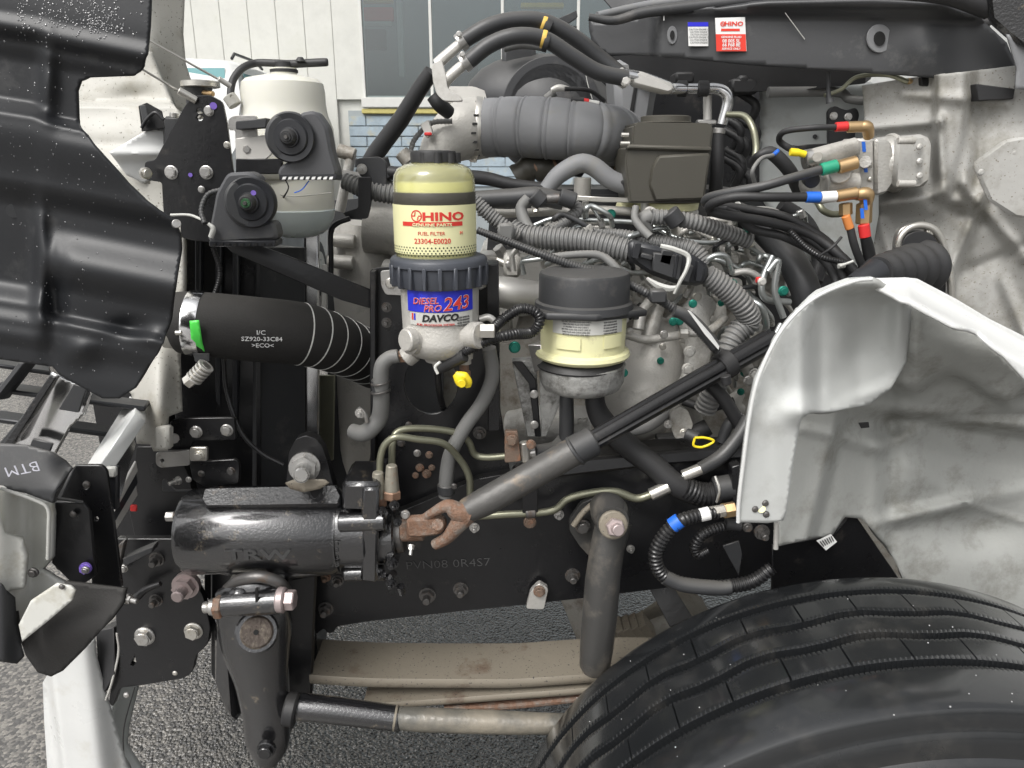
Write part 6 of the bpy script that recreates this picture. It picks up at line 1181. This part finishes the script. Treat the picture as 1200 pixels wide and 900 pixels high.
tube('plastic_rib', [(971, 84, 1.33, 2), (971, 110, 1.33, 2.6), (973, 120, 1.33, 5)], 'dark_plastic', TR); slab('black_block', [(1144, 98, 1.2), (1190, 104, 1.2), (1188, 116, 1.2), (1146, 118, 1.2)], .05, 'rubber', TR)
# valve cluster
VX = 1.22
va = empty('valve_cluster', W(1000, 200, VX), 'air valve cluster with brass elbows and coloured hose collars', None, parent=TR)
vb = slab('valve_body', [(1004, 162, VX), (1024, 162, VX), (1026, 232, VX), (1006, 236, VX), (1002, 210, VX)], .06, 'cast_alu_light', va, bev=.004)
cyl('valve_barrel', (950, 186, VX), (1004, 172, VX), 11, 'cast_alu_light', va); cyl('barrel_face', (958, 184, VX - .03), (958, 184, VX - .04), 6, 'cast_dirty', va); cyl('valve_barrel', (965, 216, VX), (1004, 214, VX), 14, 'cast_alu_light', va); cyl('valve_barrel', (975, 196, VX - .01), (1004, 196, VX), 9, 'cast_alu', va)
cyl('valve_body_boss', (985, 202, VX + .02), (985, 202, VX - .03), 13, 'cast_alu_light', va); cyl('valve_body_boss', (1014, 190, VX), (1014, 190, VX - .025), 7, 'cast_alu', va); cyl('rear_drum', (1024, 194, VX + .05), (1056, 190, VX + .03), 31, 'cast_alu', va, seg=36); cyl('drum_ring', (1044, 192, VX + .04), (1049, 191, VX + .04), 34, 'cast_alu_light', va, seg=36); slab('mount_foot', [(950, 200, VX + .01), (975, 204, VX + .01), (1004, 232, VX + .01), (960, 240, VX + .01), (948, 222, VX + .01)], .05, 'cast_alu', va, bev=.004)
cyl('valve_cap', (948, 208, VX - .01), (952, 212, VX - .03), 9, 'rubber', va); cyl('barrel_collar', (942, 188, VX), (952, 186, VX), 12, 'bolt_steel', va)
slab('backing_flange', [(1026, 162, VX), (1044, 165, VX), (1050, 185, VX), (1048, 215, VX), (1040, 226, VX), (1026, 230, VX)], .05, 'cast_alu', va, bev=.004)
slab('motor_housing', [(1050, 160, 1.2), (1084, 157, 1.19), (1092, 166, 1.18), (1088, 216, 1.18), (1078, 221, 1.19), (1046, 222, 1.2)], .06, 'firewall', va, bev=.010); 
for y in (165, 215): cyl('housing_bolt', (1052, y, 1.17), (1072, y, 1.17), 4, 'cast_alu_light', va)
for y in (172, 189, 206): bolt(1078, y, 1.18, 4, va, 'rivet', 'cast_alu')
for pts, m1, r in (([(993, 149), (1018, 148)], 'brass', 6.5), ([(982, 196), (1004, 190)], 'brass', 8), ([(980, 230), (1004, 226)], 'brass', 7), ([(944, 181), (932, 178)], 'yellow', 4)):
    cyl('brass_fitting', (*pts[0], VX - .04), (*pts[1], VX - .04), r, m1, va)
tube('brass_elbow', [(1006, 149, VX - .04, 6), (1016, 149, VX - .04, 7), (1018, 160, VX - .03, 6)], 'brass', va); cyl('brass_nut', (991, 238, VX - .03), (991, 252, VX - .03), 7.5, 'brass', va, seg=6); cyl('brass_nut', (1013, 238, VX - .03), (1012, 262, VX - .03), 9, 'brass', va, seg=6); tube('brass_elbow', [(1004, 228, VX - .04, 7), (1016, 228, VX - .04, 8), (1014, 240, VX - .03, 7)], 'brass', va)
for a, b, r, m1 in (((979, 149), (993, 148), 5.5, 'red'), ((962, 199), (981, 194), 7.5, 'green'), ((944, 231), (961, 231), 6.5, 'blue'), ((962, 231), (980, 230), 6.5, 'white_label'), ((991, 253), (996, 268), 5, 'orange'), ((1012, 263), (1014, 278), 6.5, 'red'), ((926, 178), (936, 179), 4.5, 'yellow')): cyl('collar', (*a, VX - .04), (*b, VX - .04), r, m1, va)
for x, y in ((1012, 172), (1014, 196), (1014, 240), (1010, 250)): slab('blue_paint_mark', [(x - 2, y - 6, VX - .0465 if y > 235 else VX - .001), (x + 2, y - 6, VX - .0465 if y > 235 else VX - .001), (x + 3, y + 6, VX - .0465 if y > 235 else VX - .001), (x - 1, y + 6, VX - .0465 if y > 235 else VX - .001)], .001, 'blue', va, bev=0)
for x, y in ((1020, 193), (1020, 210), (988, 206), (965, 207)): bolt(x, y, VX - .003, 3, va, 'rivet', 'zinc')
# air hoses
tube('air_hose', [(980, 149, VX - .04, 3.6), (950, 150, VX - .04, 3.6), (920, 154, VX - .02, 3.6), (913, 164, VX, 3.6), (922, 172, VX, 4), (935, 178, VX - .02, 4)], 'rubber', TR, label='thin black air hose to the red collar')
tube('air_hose', [(962, 199, VX - .04, 5.5), (930, 208, VX - .05, 5.5), (895, 218, VX - .05, 5.5), (858, 225, VX - .03, 5.5), (830, 232, VX, 5.5), (829, 240, VX + .02, 5.5), (850, 244, VX + .02, 5.5)], 'hose_dark', TR, label='black air hose to the green collar')
tube('air_hose', [(944, 231, VX - .04, 5.5), (900, 231, VX - .05, 5.5), (862, 231, VX - .04, 5.5), (836, 238, VX - .02, 5.5), (832, 246, VX, 5.5), (850, 252, VX, 5.5), (900, 260, VX, 5.5), (950, 275, VX, 5.5), (985, 300, VX - .02, 5.5), (1008, 325, VX - .03, 5.5)], 'rubber', TR, label='black air hose to the blue collar')
for i, off in enumerate((0, 12, 24)): tube('air_hose', [(838 + off, 240 + off * .3, VX + .02, 5), (880, 246 + off * .9, VX + .02, 5), (920, 254 + off, VX + .01, 5), (960, 276 + off, VX, 5), (985 - off * .3, 300 + off, VX - .01, 5), (1004 - off, 332 + off * .4, VX - .02, 5)], 'rubber', TR, label='one of the bundled black air hoses running down to the fender')
tube('air_hose', [(996, 266, VX - .04, 4.6), (1002, 290, VX - .04, 4.6), (1014, 320, VX - .03, 4.6)], 'rubber', TR); tube('air_hose', [(1014, 277, VX - .04, 6), (1018, 295, VX - .03, 7), (1022, 320, VX - .02, 7)], 'rubber', TR)
tube('thin_loom', [(925, 270, VX - .01, 3.5), (945, 290, VX - .02, 3.5), (965, 302, VX - .03, 3.5), (992, 308, VX - .03, 3.5)], 'loom_black', TR, corr=3); cyl('pin', (982, 312, VX - .04), (990, 311, VX - .04), 3, 'label_grey', TR); tube('cable_tie', [(960, 300, VX - .05, 1.6), (975, 290, VX - .06, 1.6), (986, 278, VX - .05, 1.6)], 'rubber', TR); tube('cable_tie', [(984, 312, VX - .05, 1.6), (1000, 306, VX - .05, 1.6)], 'label_grey', TR)
tube('olive_pipe', [(852, 134, 1.4, 3.5), (872, 136, 1.38, 4), (882, 150, 1.36, 4), (886, 172, 1.35, 4), (884, 190, 1.34, 4)], 'pipe_olive', TR); tube('olive_pipe', [(958, 236, 1.35, 4), (964, 246, 1.34, 4), (975, 251, 1.34, 4), (990, 250, 1.34, 4)], 'pipe_olive', TR)
tube('black_bundle', [(884, 190, 1.32, 7), (890, 182, 1.3, 5), (905, 180, 1.3, 8), (925, 200, 1.3, 8), (935, 222, 1.32, 7)], 'rubber', TR); cyl('blue_ring', (908, 178, 1.27), (910, 180, 1.27), 5, 'blue', TR); tube('grey_wire_loop', [(884, 214, 1.24, 2.5), (882, 200, 1.23, 2.5), (892, 186, 1.24, 2.5), (906, 182, 1.25, 2.5)], 'hose_grey', TR)
tube('wide_hose', [(862, 250, 1.33, 14), (885, 262, 1.33, 15), (910, 285, 1.32, 16), (930, 310, 1.3, 17), (944, 340, 1.28, 17), (950, 370, 1.28, 17)], 'hose_dark', TR, seg=20, label='wide dark hose passing down behind the fender'); hoop('hose_mark', 858, 250, 1.33, 15, 'label_grey', TR, .5, 3)
tube('back_hose', [(915, 240, 1.4, 9), (945, 262, 1.4, 9), (960, 300, 1.38, 9), (955, 330, 1.36, 9)], 'rubber', TR)
for k in range(10):
    x, y = rg.uniform(846, 868), rg.uniform(100, 200); tube('dark_wiring', [(x, y, 1.5, 4), (x + 20, y + 15, 1.48, 5), (x + 10, y + 40, 1.5, 5)], 'rubber', TR)
slab('cowl_shadow_strip', [(716, 60, 1.62), (1016, 72, 1.34), (1014, 98, 1.36), (960, 104, 1.38), (880, 108, 1.46), (780, 104, 1.58), (722, 96, 1.62)], .04, 'rubber', TR)  # dark strip added as the shadow below the cowl
for x, y, w_, h_ in ((792, 84, 22, 14), (858, 92, 30, 18), (866, 88, 12, 10)): box('shadow_block', x, y, x + w_, y + h_, 1.46, .06, 'rubber', TR, bev=.004)  # dark boxes filling in for shade beneath the cowl
# steering column boot
bo = empty('column_boot', W(1075, 290, 1.15), 'black ribbed rubber boot in a zinc ring on the firewall', None, parent=TR)
rgp = [(1054 + 0, 0)]
plate('boot_ring', [(1050, 286), (1054, 270), (1066, 263), (1086, 262), (1100, 270), (1110, 290), (1119, 320), (1121, 360), (1100, 370), (1070, 350), (1052, 320)], 1.155, .012, 'bolt_steel', bo, r=10)
bolt(1090, 272, 1.15, 4.5, bo, 'hex', 'zinc')
tube('ring_bead', [(1054, 316, 1.15, 3.4), (1053, 284, 1.148, 3.6), (1064, 268, 1.148, 3.8), (1082, 264, 1.148, 4), (1098, 272, 1.146, 4), (1108, 296, 1.145, 4), (1114, 330, 1.14, 4), (1115, 360, 1.14, 4)], 'zinc', bo)
plate('ring_inner_flange', [(1056, 290), (1062, 276), (1078, 270), (1094, 275), (1103, 295), (1108, 325), (1108, 350), (1080, 356), (1060, 330)], 1.145, .01, 'rubber', bo, r=10)
def boot():
    P, R = [], []
    for k in range(61):
        t = k / 60; x, y, Y = 1083 - 56 * t, 313 + 7 * t, 1.15 - .10 * t; r = (30 - 11 * t) * (1 + .09 * math.sin(t * 2 * math.pi * 5.0)); P.append(W(x, y, Y)); R.append(S(r, y, Y))
    return sweep(P, R, 36)
link('boot', bm_me(boot()), 'rubber', bo)
tube('column_end', [(1028, 319, 1.05, 17), (1015, 326, 1.04, 15), (1000, 336, 1.03, 14)], 'black_plastic', bo)

# ---------------- cowl
def cowlY(x, y): return 1.42 - .00035 * (x - 700) - .03 * interp(y + (x - 700) * -.02, [(-5, 1), (10, .4), (17, 0), (80, .1)]) - .02 * gs(x, y, 1030, 45, 60, 50) * 0 - .015 * gs(x, y, 1085, 60, 25, 40) + .02 * interp(x, [(760, 0), (775, -1), (1180, -1)])
cw = sheet('cowl_panel', [(690, 20), (700, 26), (760, 17), (900, 5), (1020, 2), (1100, 6), (1150, 22), (1180, 50), (1192, 80), (1188, 100), (1100, 92), (1000, 84), (880, 76), (800, 68), (740, 64), (712, 66), (694, 52), (690, 34)], cowlY, 'cowl_plastic', TR, step=5, th=.008, label='dark grey plastic cowl panel below the windscreen')
tube('cowl_seal', [(690, 20, 1.36, 4), (720, 24, 1.36, 5), (760, 14, 1.36, 6), (850, 4, 1.35, 7), (950, -6, 1.33, 7), (1050, -6, 1.3, 7), (1120, 8, 1.27, 8), (1150, 26, 1.25, 7), (1160, 24, 1.25, 5)], 'dark_plastic', cw, label='long cowl seal')
tube('cowl_lip', [(700, 18, 1.45, 4), (760, 6, 1.5, 5), (830, -4, 1.5, 5)], 'rubber_grey', cw)
tube('wiper_cowl_tube', [(1050, -12, 1.2, 10), (1110, -6, 1.2, 11), (1160, 10, 1.2, 12)], 'rubber', cw)
slab('cowl_corner', [(1156, -10, 1.18), (1250, -10, 1.14), (1250, 60, 1.14), (1196, 54, 1.16), (1178, 40, 1.17), (1160, 24, 1.18)], .03, 'gear_black', cw, bev=.006)
sheet('door_pillar_base', [(1180, 40), (1250, 50), (1250, 110), (1190, 104), (1192, 80)], lambda x, y: 1.17, 'rubber_grey', cw, step=6)
slab('upper_cowl', [(690, -20, 1.8), (1160, -20, 1.4), (1150, 6, 1.4), (1040, -4, 1.5), (860, 2, 1.6), (760, 10, 1.7), (720, 14, 1.75)], .05, 'dark_plastic', cw)
for x, y, a, b, Y in ((788, 41, 6, 11, None), (1031, 45, 15, 17, None)):
    Yc = cowlY(x, y); pts = [(x + a * math.cos(t), y + b * math.sin(t), Yc - .004) for t in [2 * math.pi * k / 20 for k in range(20)]]
    g_ = slab('cowl_grommet', pts, .004, 'rubber_grey', cw, bev=.001); slab('grommet_hole', [(x + a * .45 * math.cos(t), y + b * .5 * math.sin(t), Yc - .0065) for t in [2 * math.pi * k / 16 for k in range(16)]], .001, 'hole_black', g_, bev=0)
sl = lambda x, y: cowlY(x, y) - .0035
yy = min(sl(a_, b_) for a_ in (806, 830) for b_ in (26, 40, 54)); st1 = slab('warning_sticker', [(806, 26, yy), (830, 26, yy), (830, 54, yy), (807, 54, yy)], .0012, 'white_label', cw, bev=0, label='small white sticker with a blue header'); slab('blue_header', [(806, 26, yy - .0006), (830, 26, yy - .0006), (830, 31, yy - .0006), (806, 31, yy - .0006)], .0004, 'ink_blue', st1, bev=0)
for k in range(6): text('CAUTION ENGINE OIL'[:16 - k % 3], 819, 34.5 + 3.1 * k, yy - .0006, 2.1, 'ink_grey', st1, xs=.85, ext=.0001)
y2 = min(sl(a_, b_) for a_ in (838, 875) for b_ in (20, 40, 60)) ; st2 = slab('warning_sticker', [(838, 21, y2), (873, 20, y2), (875, 60, y2), (840, 60, y2)], .0012, 'white_label', cw, bev=0, label='white and red sticker reading HINO')
slab('red_field', [(838.8, 40, y2 - .0006), (873.8, 40, y2 - .0006), (874.6, 60, y2 - .0006), (839.6, 60, y2 - .0006)], .0004, 'sticker_red', st2, bev=0)
text('HINO', 860, 28, y2 - .0008, 4.6, 'sticker_red', st2, xs=1.35, bold=.03, ext=.0001); ringmark(847, 28, y2 - .001, 2.8, .9, 'sticker_red', st2); slab('red_bar', [(845, 33.5, y2 - .0006), (867, 33.5, y2 - .0006), (867, 36.5, y2 - .0006), (845, 36.5, y2 - .0006)], .0004, 'sticker_red', st2, bev=0)
for k, s_ in enumerate(('GENUINE FLUID', '08 005 5L', '66 F68 8E', 'SERVICE ONLY')): text(s_, 857, 43.5 + 4.6 * k, y2 - .0012, 2.4 if k in (0, 3) else 3.8, 'white_label', st2, xs=1.0, ext=.0001, bold=.02)
tube('cowl_scratch', [(920, 15, cowlY(920, 15) - .004, .5), (943, 46, cowlY(943, 46) - .004, .5)], 'label_grey', cw)
tube('cowl_nib', [(778, 16, 1.36, .8), (778, 24, 1.36, .8)], 'white_label', cw)

# ---------------- fender
FYc = 0.90
leafp = [(865, 612), (866, 585), (872, 535), (878, 490), (888, 445), (908, 400), (930, 370), (960, 346), (1000, 330), (1022, 328), (1040, 342), (1068, 360), (1066, 395), (1062, 425), (1044, 456), (1020, 474), (985, 480), (950, 484), (940, 490), (937, 500), (930, 540), (922, 600), (918, 610), (900, 613)]
def lY(x, y):
    base = .86 + .0 * x
    base += .10 * interp(x - (y - 330) * -.0, [(865, 0), (905, .12), (936, .2), (965, .7), (1010, 1.0), (1066, .95)]) * interp(y, [(330, .15), (360, .8), (420, 1), (470, 1.0), (500, .55), (612, .35)])
    base += ridge(x, y, 1040, 360, 985, 440, 18, .006) + ridge(x, y, 985, 400, 1000, 476, 12, -.004) + ridge(x, y, 985, 476, 1044, 452, 9, -.008)
    base += -.03 * gs(x, y, 945, 480, 26, 16) - .02 * gs(x, y, 1055, 380, 12, 50)
    return base
fd = sheet('wheel_fender', leafp, lY, 'fender_lit', TR, step=4, th=.008, label='white-lipped grey inner front fender over the tyre')
tube('fender_edge', [(865, 612, .858, 2.4), (866, 585, .856, 2.4), (872, 535, .854, 2.4), (878, 490, .854, 2.4), (888, 445, .852, 2.4), (908, 400, .85, 2.4), (930, 370, .848, 2.4), (960, 346, .846, 2.4), (1000, 330, .846, 2.4), (1022, 327, .846, 2.4)], 'white_paint', fd)
lip = sheet('fender_lip', [(1000, 329), (1020, 326), (1062, 325), (1076, 327), (1120, 350), (1160, 374), (1200, 394), (1260, 420), (1260, 520), (1225, 470), (1196, 440), (1168, 410), (1146, 390), (1136, 386), (1115, 384), (1080, 366), (1046, 346), (1022, 334)], lambda x, y: .845 + .06 * (1 - interp((y - (327 + max(0, x - 1065) * .55)) / 28, [(0, 0), (1, 1)])) , 'white_paint', fd, step=3, th=.004, label='bright white upper lip of the fender')
def ledge(x, y):      # pressed ledge high in the arch, surface drops back below it
    yl = interp(x, [(1030, 444), (1066, 458), (1110, 440), (1182, 472), (1200, 462), (1260, 470)]); return .05 / (1 + math.exp(-(y - yl) / 3.0)) * interp(x, [(1020, 0), (1050, 1)])
inn = sheet('inner_arch', [(1015, 336), (1050, 345), (1120, 384), (1146, 390), (1196, 440), (1260, 520), (1260, 800), (1180, 745), (1066, 694), (1040, 640), (1010, 608), (990, 606), (975, 628), (955, 630), (913, 640), (912, 610), (925, 560), (932, 480), (1000, 470), (1050, 440), (1060, 400)],
  lambda x, y: 1.055 + .10 * interp(x + (y - 500) * .25, [(912, -0.5850), (975, -0.4875), (994, -0.0325), (1040, 0.1950), (1120, 0.3900), (1260, .5)]) - .05 * interp(y - .15 * (x - 1000), [(380, 2.2), (440, 1.4), (468, 1.1), (488, 0.0325), (520, -0.1300), (700, .2)]) * interp(x, [(920, 0.1300), (1000, 0.3900), (1080, 1)])
   + ledge(x, y) - .03 * interp(x, [(1020, 0), (1060, 1)]) + ridge(x, y, 1078, 360, 1074, 445, 7, -0.0039) + ridge(x, y, 940, 503, 990, 512, 6, -0.0052) + ridge(x, y, 990, 514, 1030, 524, 9, -0.0104) + ridge(x, y, 1030, 524, 1075, 504, 9, -0.0091) + ridge(x, y, 1000, 494, 1200, 486, 5, 0.0091) + ridge(x, y, 1065, 545, 1125, 588, 7, -0.0039) + ridge(x, y, 1135, 590, 1200, 612, 4, -0.0039) + .02 * gs(x, y, 1040, 500, 28, 12) - .025 * math.exp(-(((y - 590) + (x - 1130) * .22) / 9) ** 2) * interp(x, [(1010, 0), (1060, 1), (1135, 1), (1150, .2)]) * 1.0 + .03 * gs(x, y, 1140, 620, 50, 26) - .02 * gs(x, y, 1070, 560, 30, 30),
  'fender_shaded', fd, step=4, th=.008, label='mud-stained inner wall of the wheel arch, toned darker for shade')
slab('slot_hole', [(1006, 496, .958), (1018, 495, .955), (1019, 501, .955), (1009, 502, .958)], .002, 'hole_black', inn, bev=0)
for x, y in ((885, 597), (897, 590), (898, 603)): bolt(x, y, lY(x, y) - .001, 4.2, fd, 'rivet', 'bolt_dark')
cyl('yellow_sealant', (892, 596, lY(892, 596)), (892, 596, lY(892, 596) - .0006), 5, 'cream_plastic', fd, bev=False)
tube('fender_post', [(910, 612, .90, 3), (909, 643, .90, 3)], 'pale_alu', fd); slab('mud_shield', [(905, 640, 1.06), (975, 628, 1.06), (1000, 600, 1.08), (1062, 690, 1.12), (1000, 720, 1.12), (905, 720, 1.08)], .006, 'black_paint', fd, label='black triangular shield under the fender'); 
lbq = slab('barcode_label', [(957, 634, 1.048), (974, 626, 1.048), (981, 635, 1.048), (968, 645, 1.048)], .001, 'white_label', fd, bev=0)
for k in range(6): slab('bar', [(960.5 + 2.6 * k, 635 - 1.2 * k, 1.0465), (961.8 + 2.6 * k, 634.3 - 1.2 * k, 1.0465), (966 + 2.3 * k, 640 - 1.2 * k, 1.0465), (964.8 + 2.3 * k, 640.8 - 1.2 * k, 1.0465)], .0004, 'ink_grey', lbq, bev=0)
slab('fender_seam', [(900, 447, .853), (978, 410, .905), (978.5, 411, .905), (900, 448, .853)], .0005, 'white_label', fd, bev=0) if False else None
# loom with blue tape
tube('brake_loom', [(840, 601, 1.02, 7), (818, 604, 1.01, 7.5), (795, 612, 1.0, 8), (778, 628, 1.0, 8), (768, 650, 1.0, 8), (775, 672, 1.0, 8), (800, 684, 1.0, 8), (840, 688, 1.0, 8), (880, 682, 1.0, 8), (905, 665, 1.0, 7)], 'loom_black', TR, corr=5, seg=16, label='black corrugated brake line with blue tape looping below the fender')
hoop('blue_tape', 792, 613, 1.0, 9.2, 'blue', TR, -.7, 12); cyl('white_ferrule', (820, 604, 1.01), (832, 601, 1.01), 8, 'white_label', TR); cyl('brass_union', (832, 601, 1.02), (850, 598, 1.02), 7.5, 'cast_dirty', TR, seg=6); cyl('brass_union', (846, 599, 1.03), (862, 596, 1.03), 9, 'brass', TR, seg=6)
tube('taped_wrap', [(778, 676, .998, 8.6), (800, 685, .998, 9), (840, 689, .998, 9), (856, 688, .998, 8.5)], 'hose_dark', TR)
tube('small_loom', [(862, 618, 1.06, 5), (845, 618, 1.05, 6), (824, 626, 1.04, 6), (814, 640, 1.04, 6), (818, 650, 1.04, 5), (830, 645, 1.04, 4)], 'loom_black', TR, corr=4)
cyl('sensor_plug', (850, 614, 1.05), (868, 616, 1.05), 7, 'rubber', TR); slab('hanging_tab', [(847, 640, 1.06), (866, 634, 1.06), (870, 650, 1.06), (866, 675, 1.06)], .004, 'dark_plastic', TR); bolt(893, 624, 1.04, 9, TR, 'stud', 'bolt_dark', name='flange_bolt'); bolt(876, 618, 1.05, 6, TR, 'hex', 'bolt_dark', name='flange_bolt')

# ---------------- front tyre
TX, TYI, TYO, TZ, TRr = 0.0, .97, .69, .512, .543
TX = (1020 - 600) / F * (TYI * cp + (CAM.z - 1.055) * sp_)
def tyre():
    NA = 2600; Wd = TYI - TYO; bm_v = []; faces = []
    g_c = [.18, .37, .545, .735]; hw = .0062; amp = [0.0, .0034, .0034, 0.0]
    cols_fn = []
    def cols(i):
        a = 2 * math.pi * i / NA; out = []; tick = (i % 5 == 0)
        # inner shoulder (at TYI) to outer (TYO); t metres from the inner edge
        out += [(-.018, -.075), (-.012, -.035), (-.004, -.010), (.004, -.003), (.012, 0)]
        for gi, gc in enumerate(g_c):
            zz = (a * 24 / (2 * math.pi)) % 1.0; tri = abs(zz * 2 - 1) * 2 - 1; tri = max(-1, min(1, tri * 1.8)); c = gc * Wd + amp[gi] * tri
            e = .0018 if tick else 0
            crown = 0.0
            out += [(c - hw - .008, 0), (c - hw - .0045, 0), (c - hw - e, -.0008 if not tick else -.002), (c - hw + .0018, -.013), (c + hw - .0018, -.013), (c + hw + e, -.0008 if not tick else -.002), (c + hw + .0045, 0), (c + hw + .008, 0)]
        out += [(Wd - .012, 0), (Wd - .003, -.003), (Wd + .001, -.010), (Wd + .002, -.022), (Wd + .004, -.030), (Wd + .007, -.034), (Wd + .009, -.045), (Wd + .010, -.060), (Wd + .016, -.066), (Wd + .020, -.085), (Wd + .022, -.11), (Wd + .018, -.135), (Wd + .016, -.15), (Wd + .018, -.153), (Wd + .016, -.156), (Wd + .004, -.19), (Wd - .02, -.225), (Wd - .03, -.238)]
        # lateral sipes
        return out
    base = cols(0); nc = len(base); V = np.zeros((NA, nc, 3), np.float32)
    for i in range(NA):
        a = 2 * math.pi * i / NA; cc = cols(i); ca, sa = math.cos(a), math.sin(a)
        sip = [(i % 58) == 0, False, (i % 58) == 40]
        for k, (t, dr) in enumerate(cc):
            crown = -.006 * ((t / Wd - .5) * 2) ** 2 if 0 <= t <= Wd else -.006
            if sip[0] and 11 <= k <= 14: dr -= .004
            if sip[1] and 16 <= k <= 17: pass
            if sip[2] and 27 <= k <= 30: dr -= .004
            r = TRr + dr + crown; V[i, k] = (TX + r * ca, TYI - t, TZ + r * sa)
    me = bpy.data.meshes.new('tyre'); idx = np.arange(NA * nc).reshape(NA, nc); nx_ = np.roll(idx, -1, axis=0)
    q = np.stack([idx[:, :-1], nx_[:, :-1], nx_[:, 1:], idx[:, 1:]], -1).reshape(-1, 4)
    me.from_pydata(V.reshape(-1, 3).tolist(), [], q.tolist()); me.update()
    bm = bmesh.new(); bm.from_mesh(me); bmesh.ops.recalc_face_normals(bm, faces=bm.faces); bm.to_mesh(me); bm.free(); return me
wh = empty('front_wheel', (TX, (TYI + TYO) / 2, TZ), 'wet black front tyre with zigzag grooves', None, parent=TR)
ty = link('tyre', tyre(), 'tyre_rubber', wh)
link('rim', bm_me(sweep([(TX, TYO + .03, TZ), (TX, TYO + .02, TZ), (TX, TYO + .10, TZ), (TX, TYO + .11, TZ), (TX, TYI, TZ)], [.29, .275, .20, .10, .10], 48)), 'zinc', wh)
rd = random.Random(5); bm = bmesh.new()
for k in range(60):
    a = rd.uniform(math.radians(60), math.radians(150)); t = rd.uniform(.0, .28); r = TRr - .006 * ((t / .28 - .5) * 2) ** 2
    frac = t / .28
    if any(abs(frac - g) < .04 for g in (.18, .37, .545, .735)): continue
    q = bmesh.ops.create_icosphere(bm, subdivisions=1, radius=rd.uniform(.0006, .0012)); c = Vector((TX + r * math.cos(a), TYI - t, TZ + r * math.sin(a)))
    for v in q['verts']: v.co += c
link('rain_drops', bm_me(bm), 'drop', wh, kind='stuff')
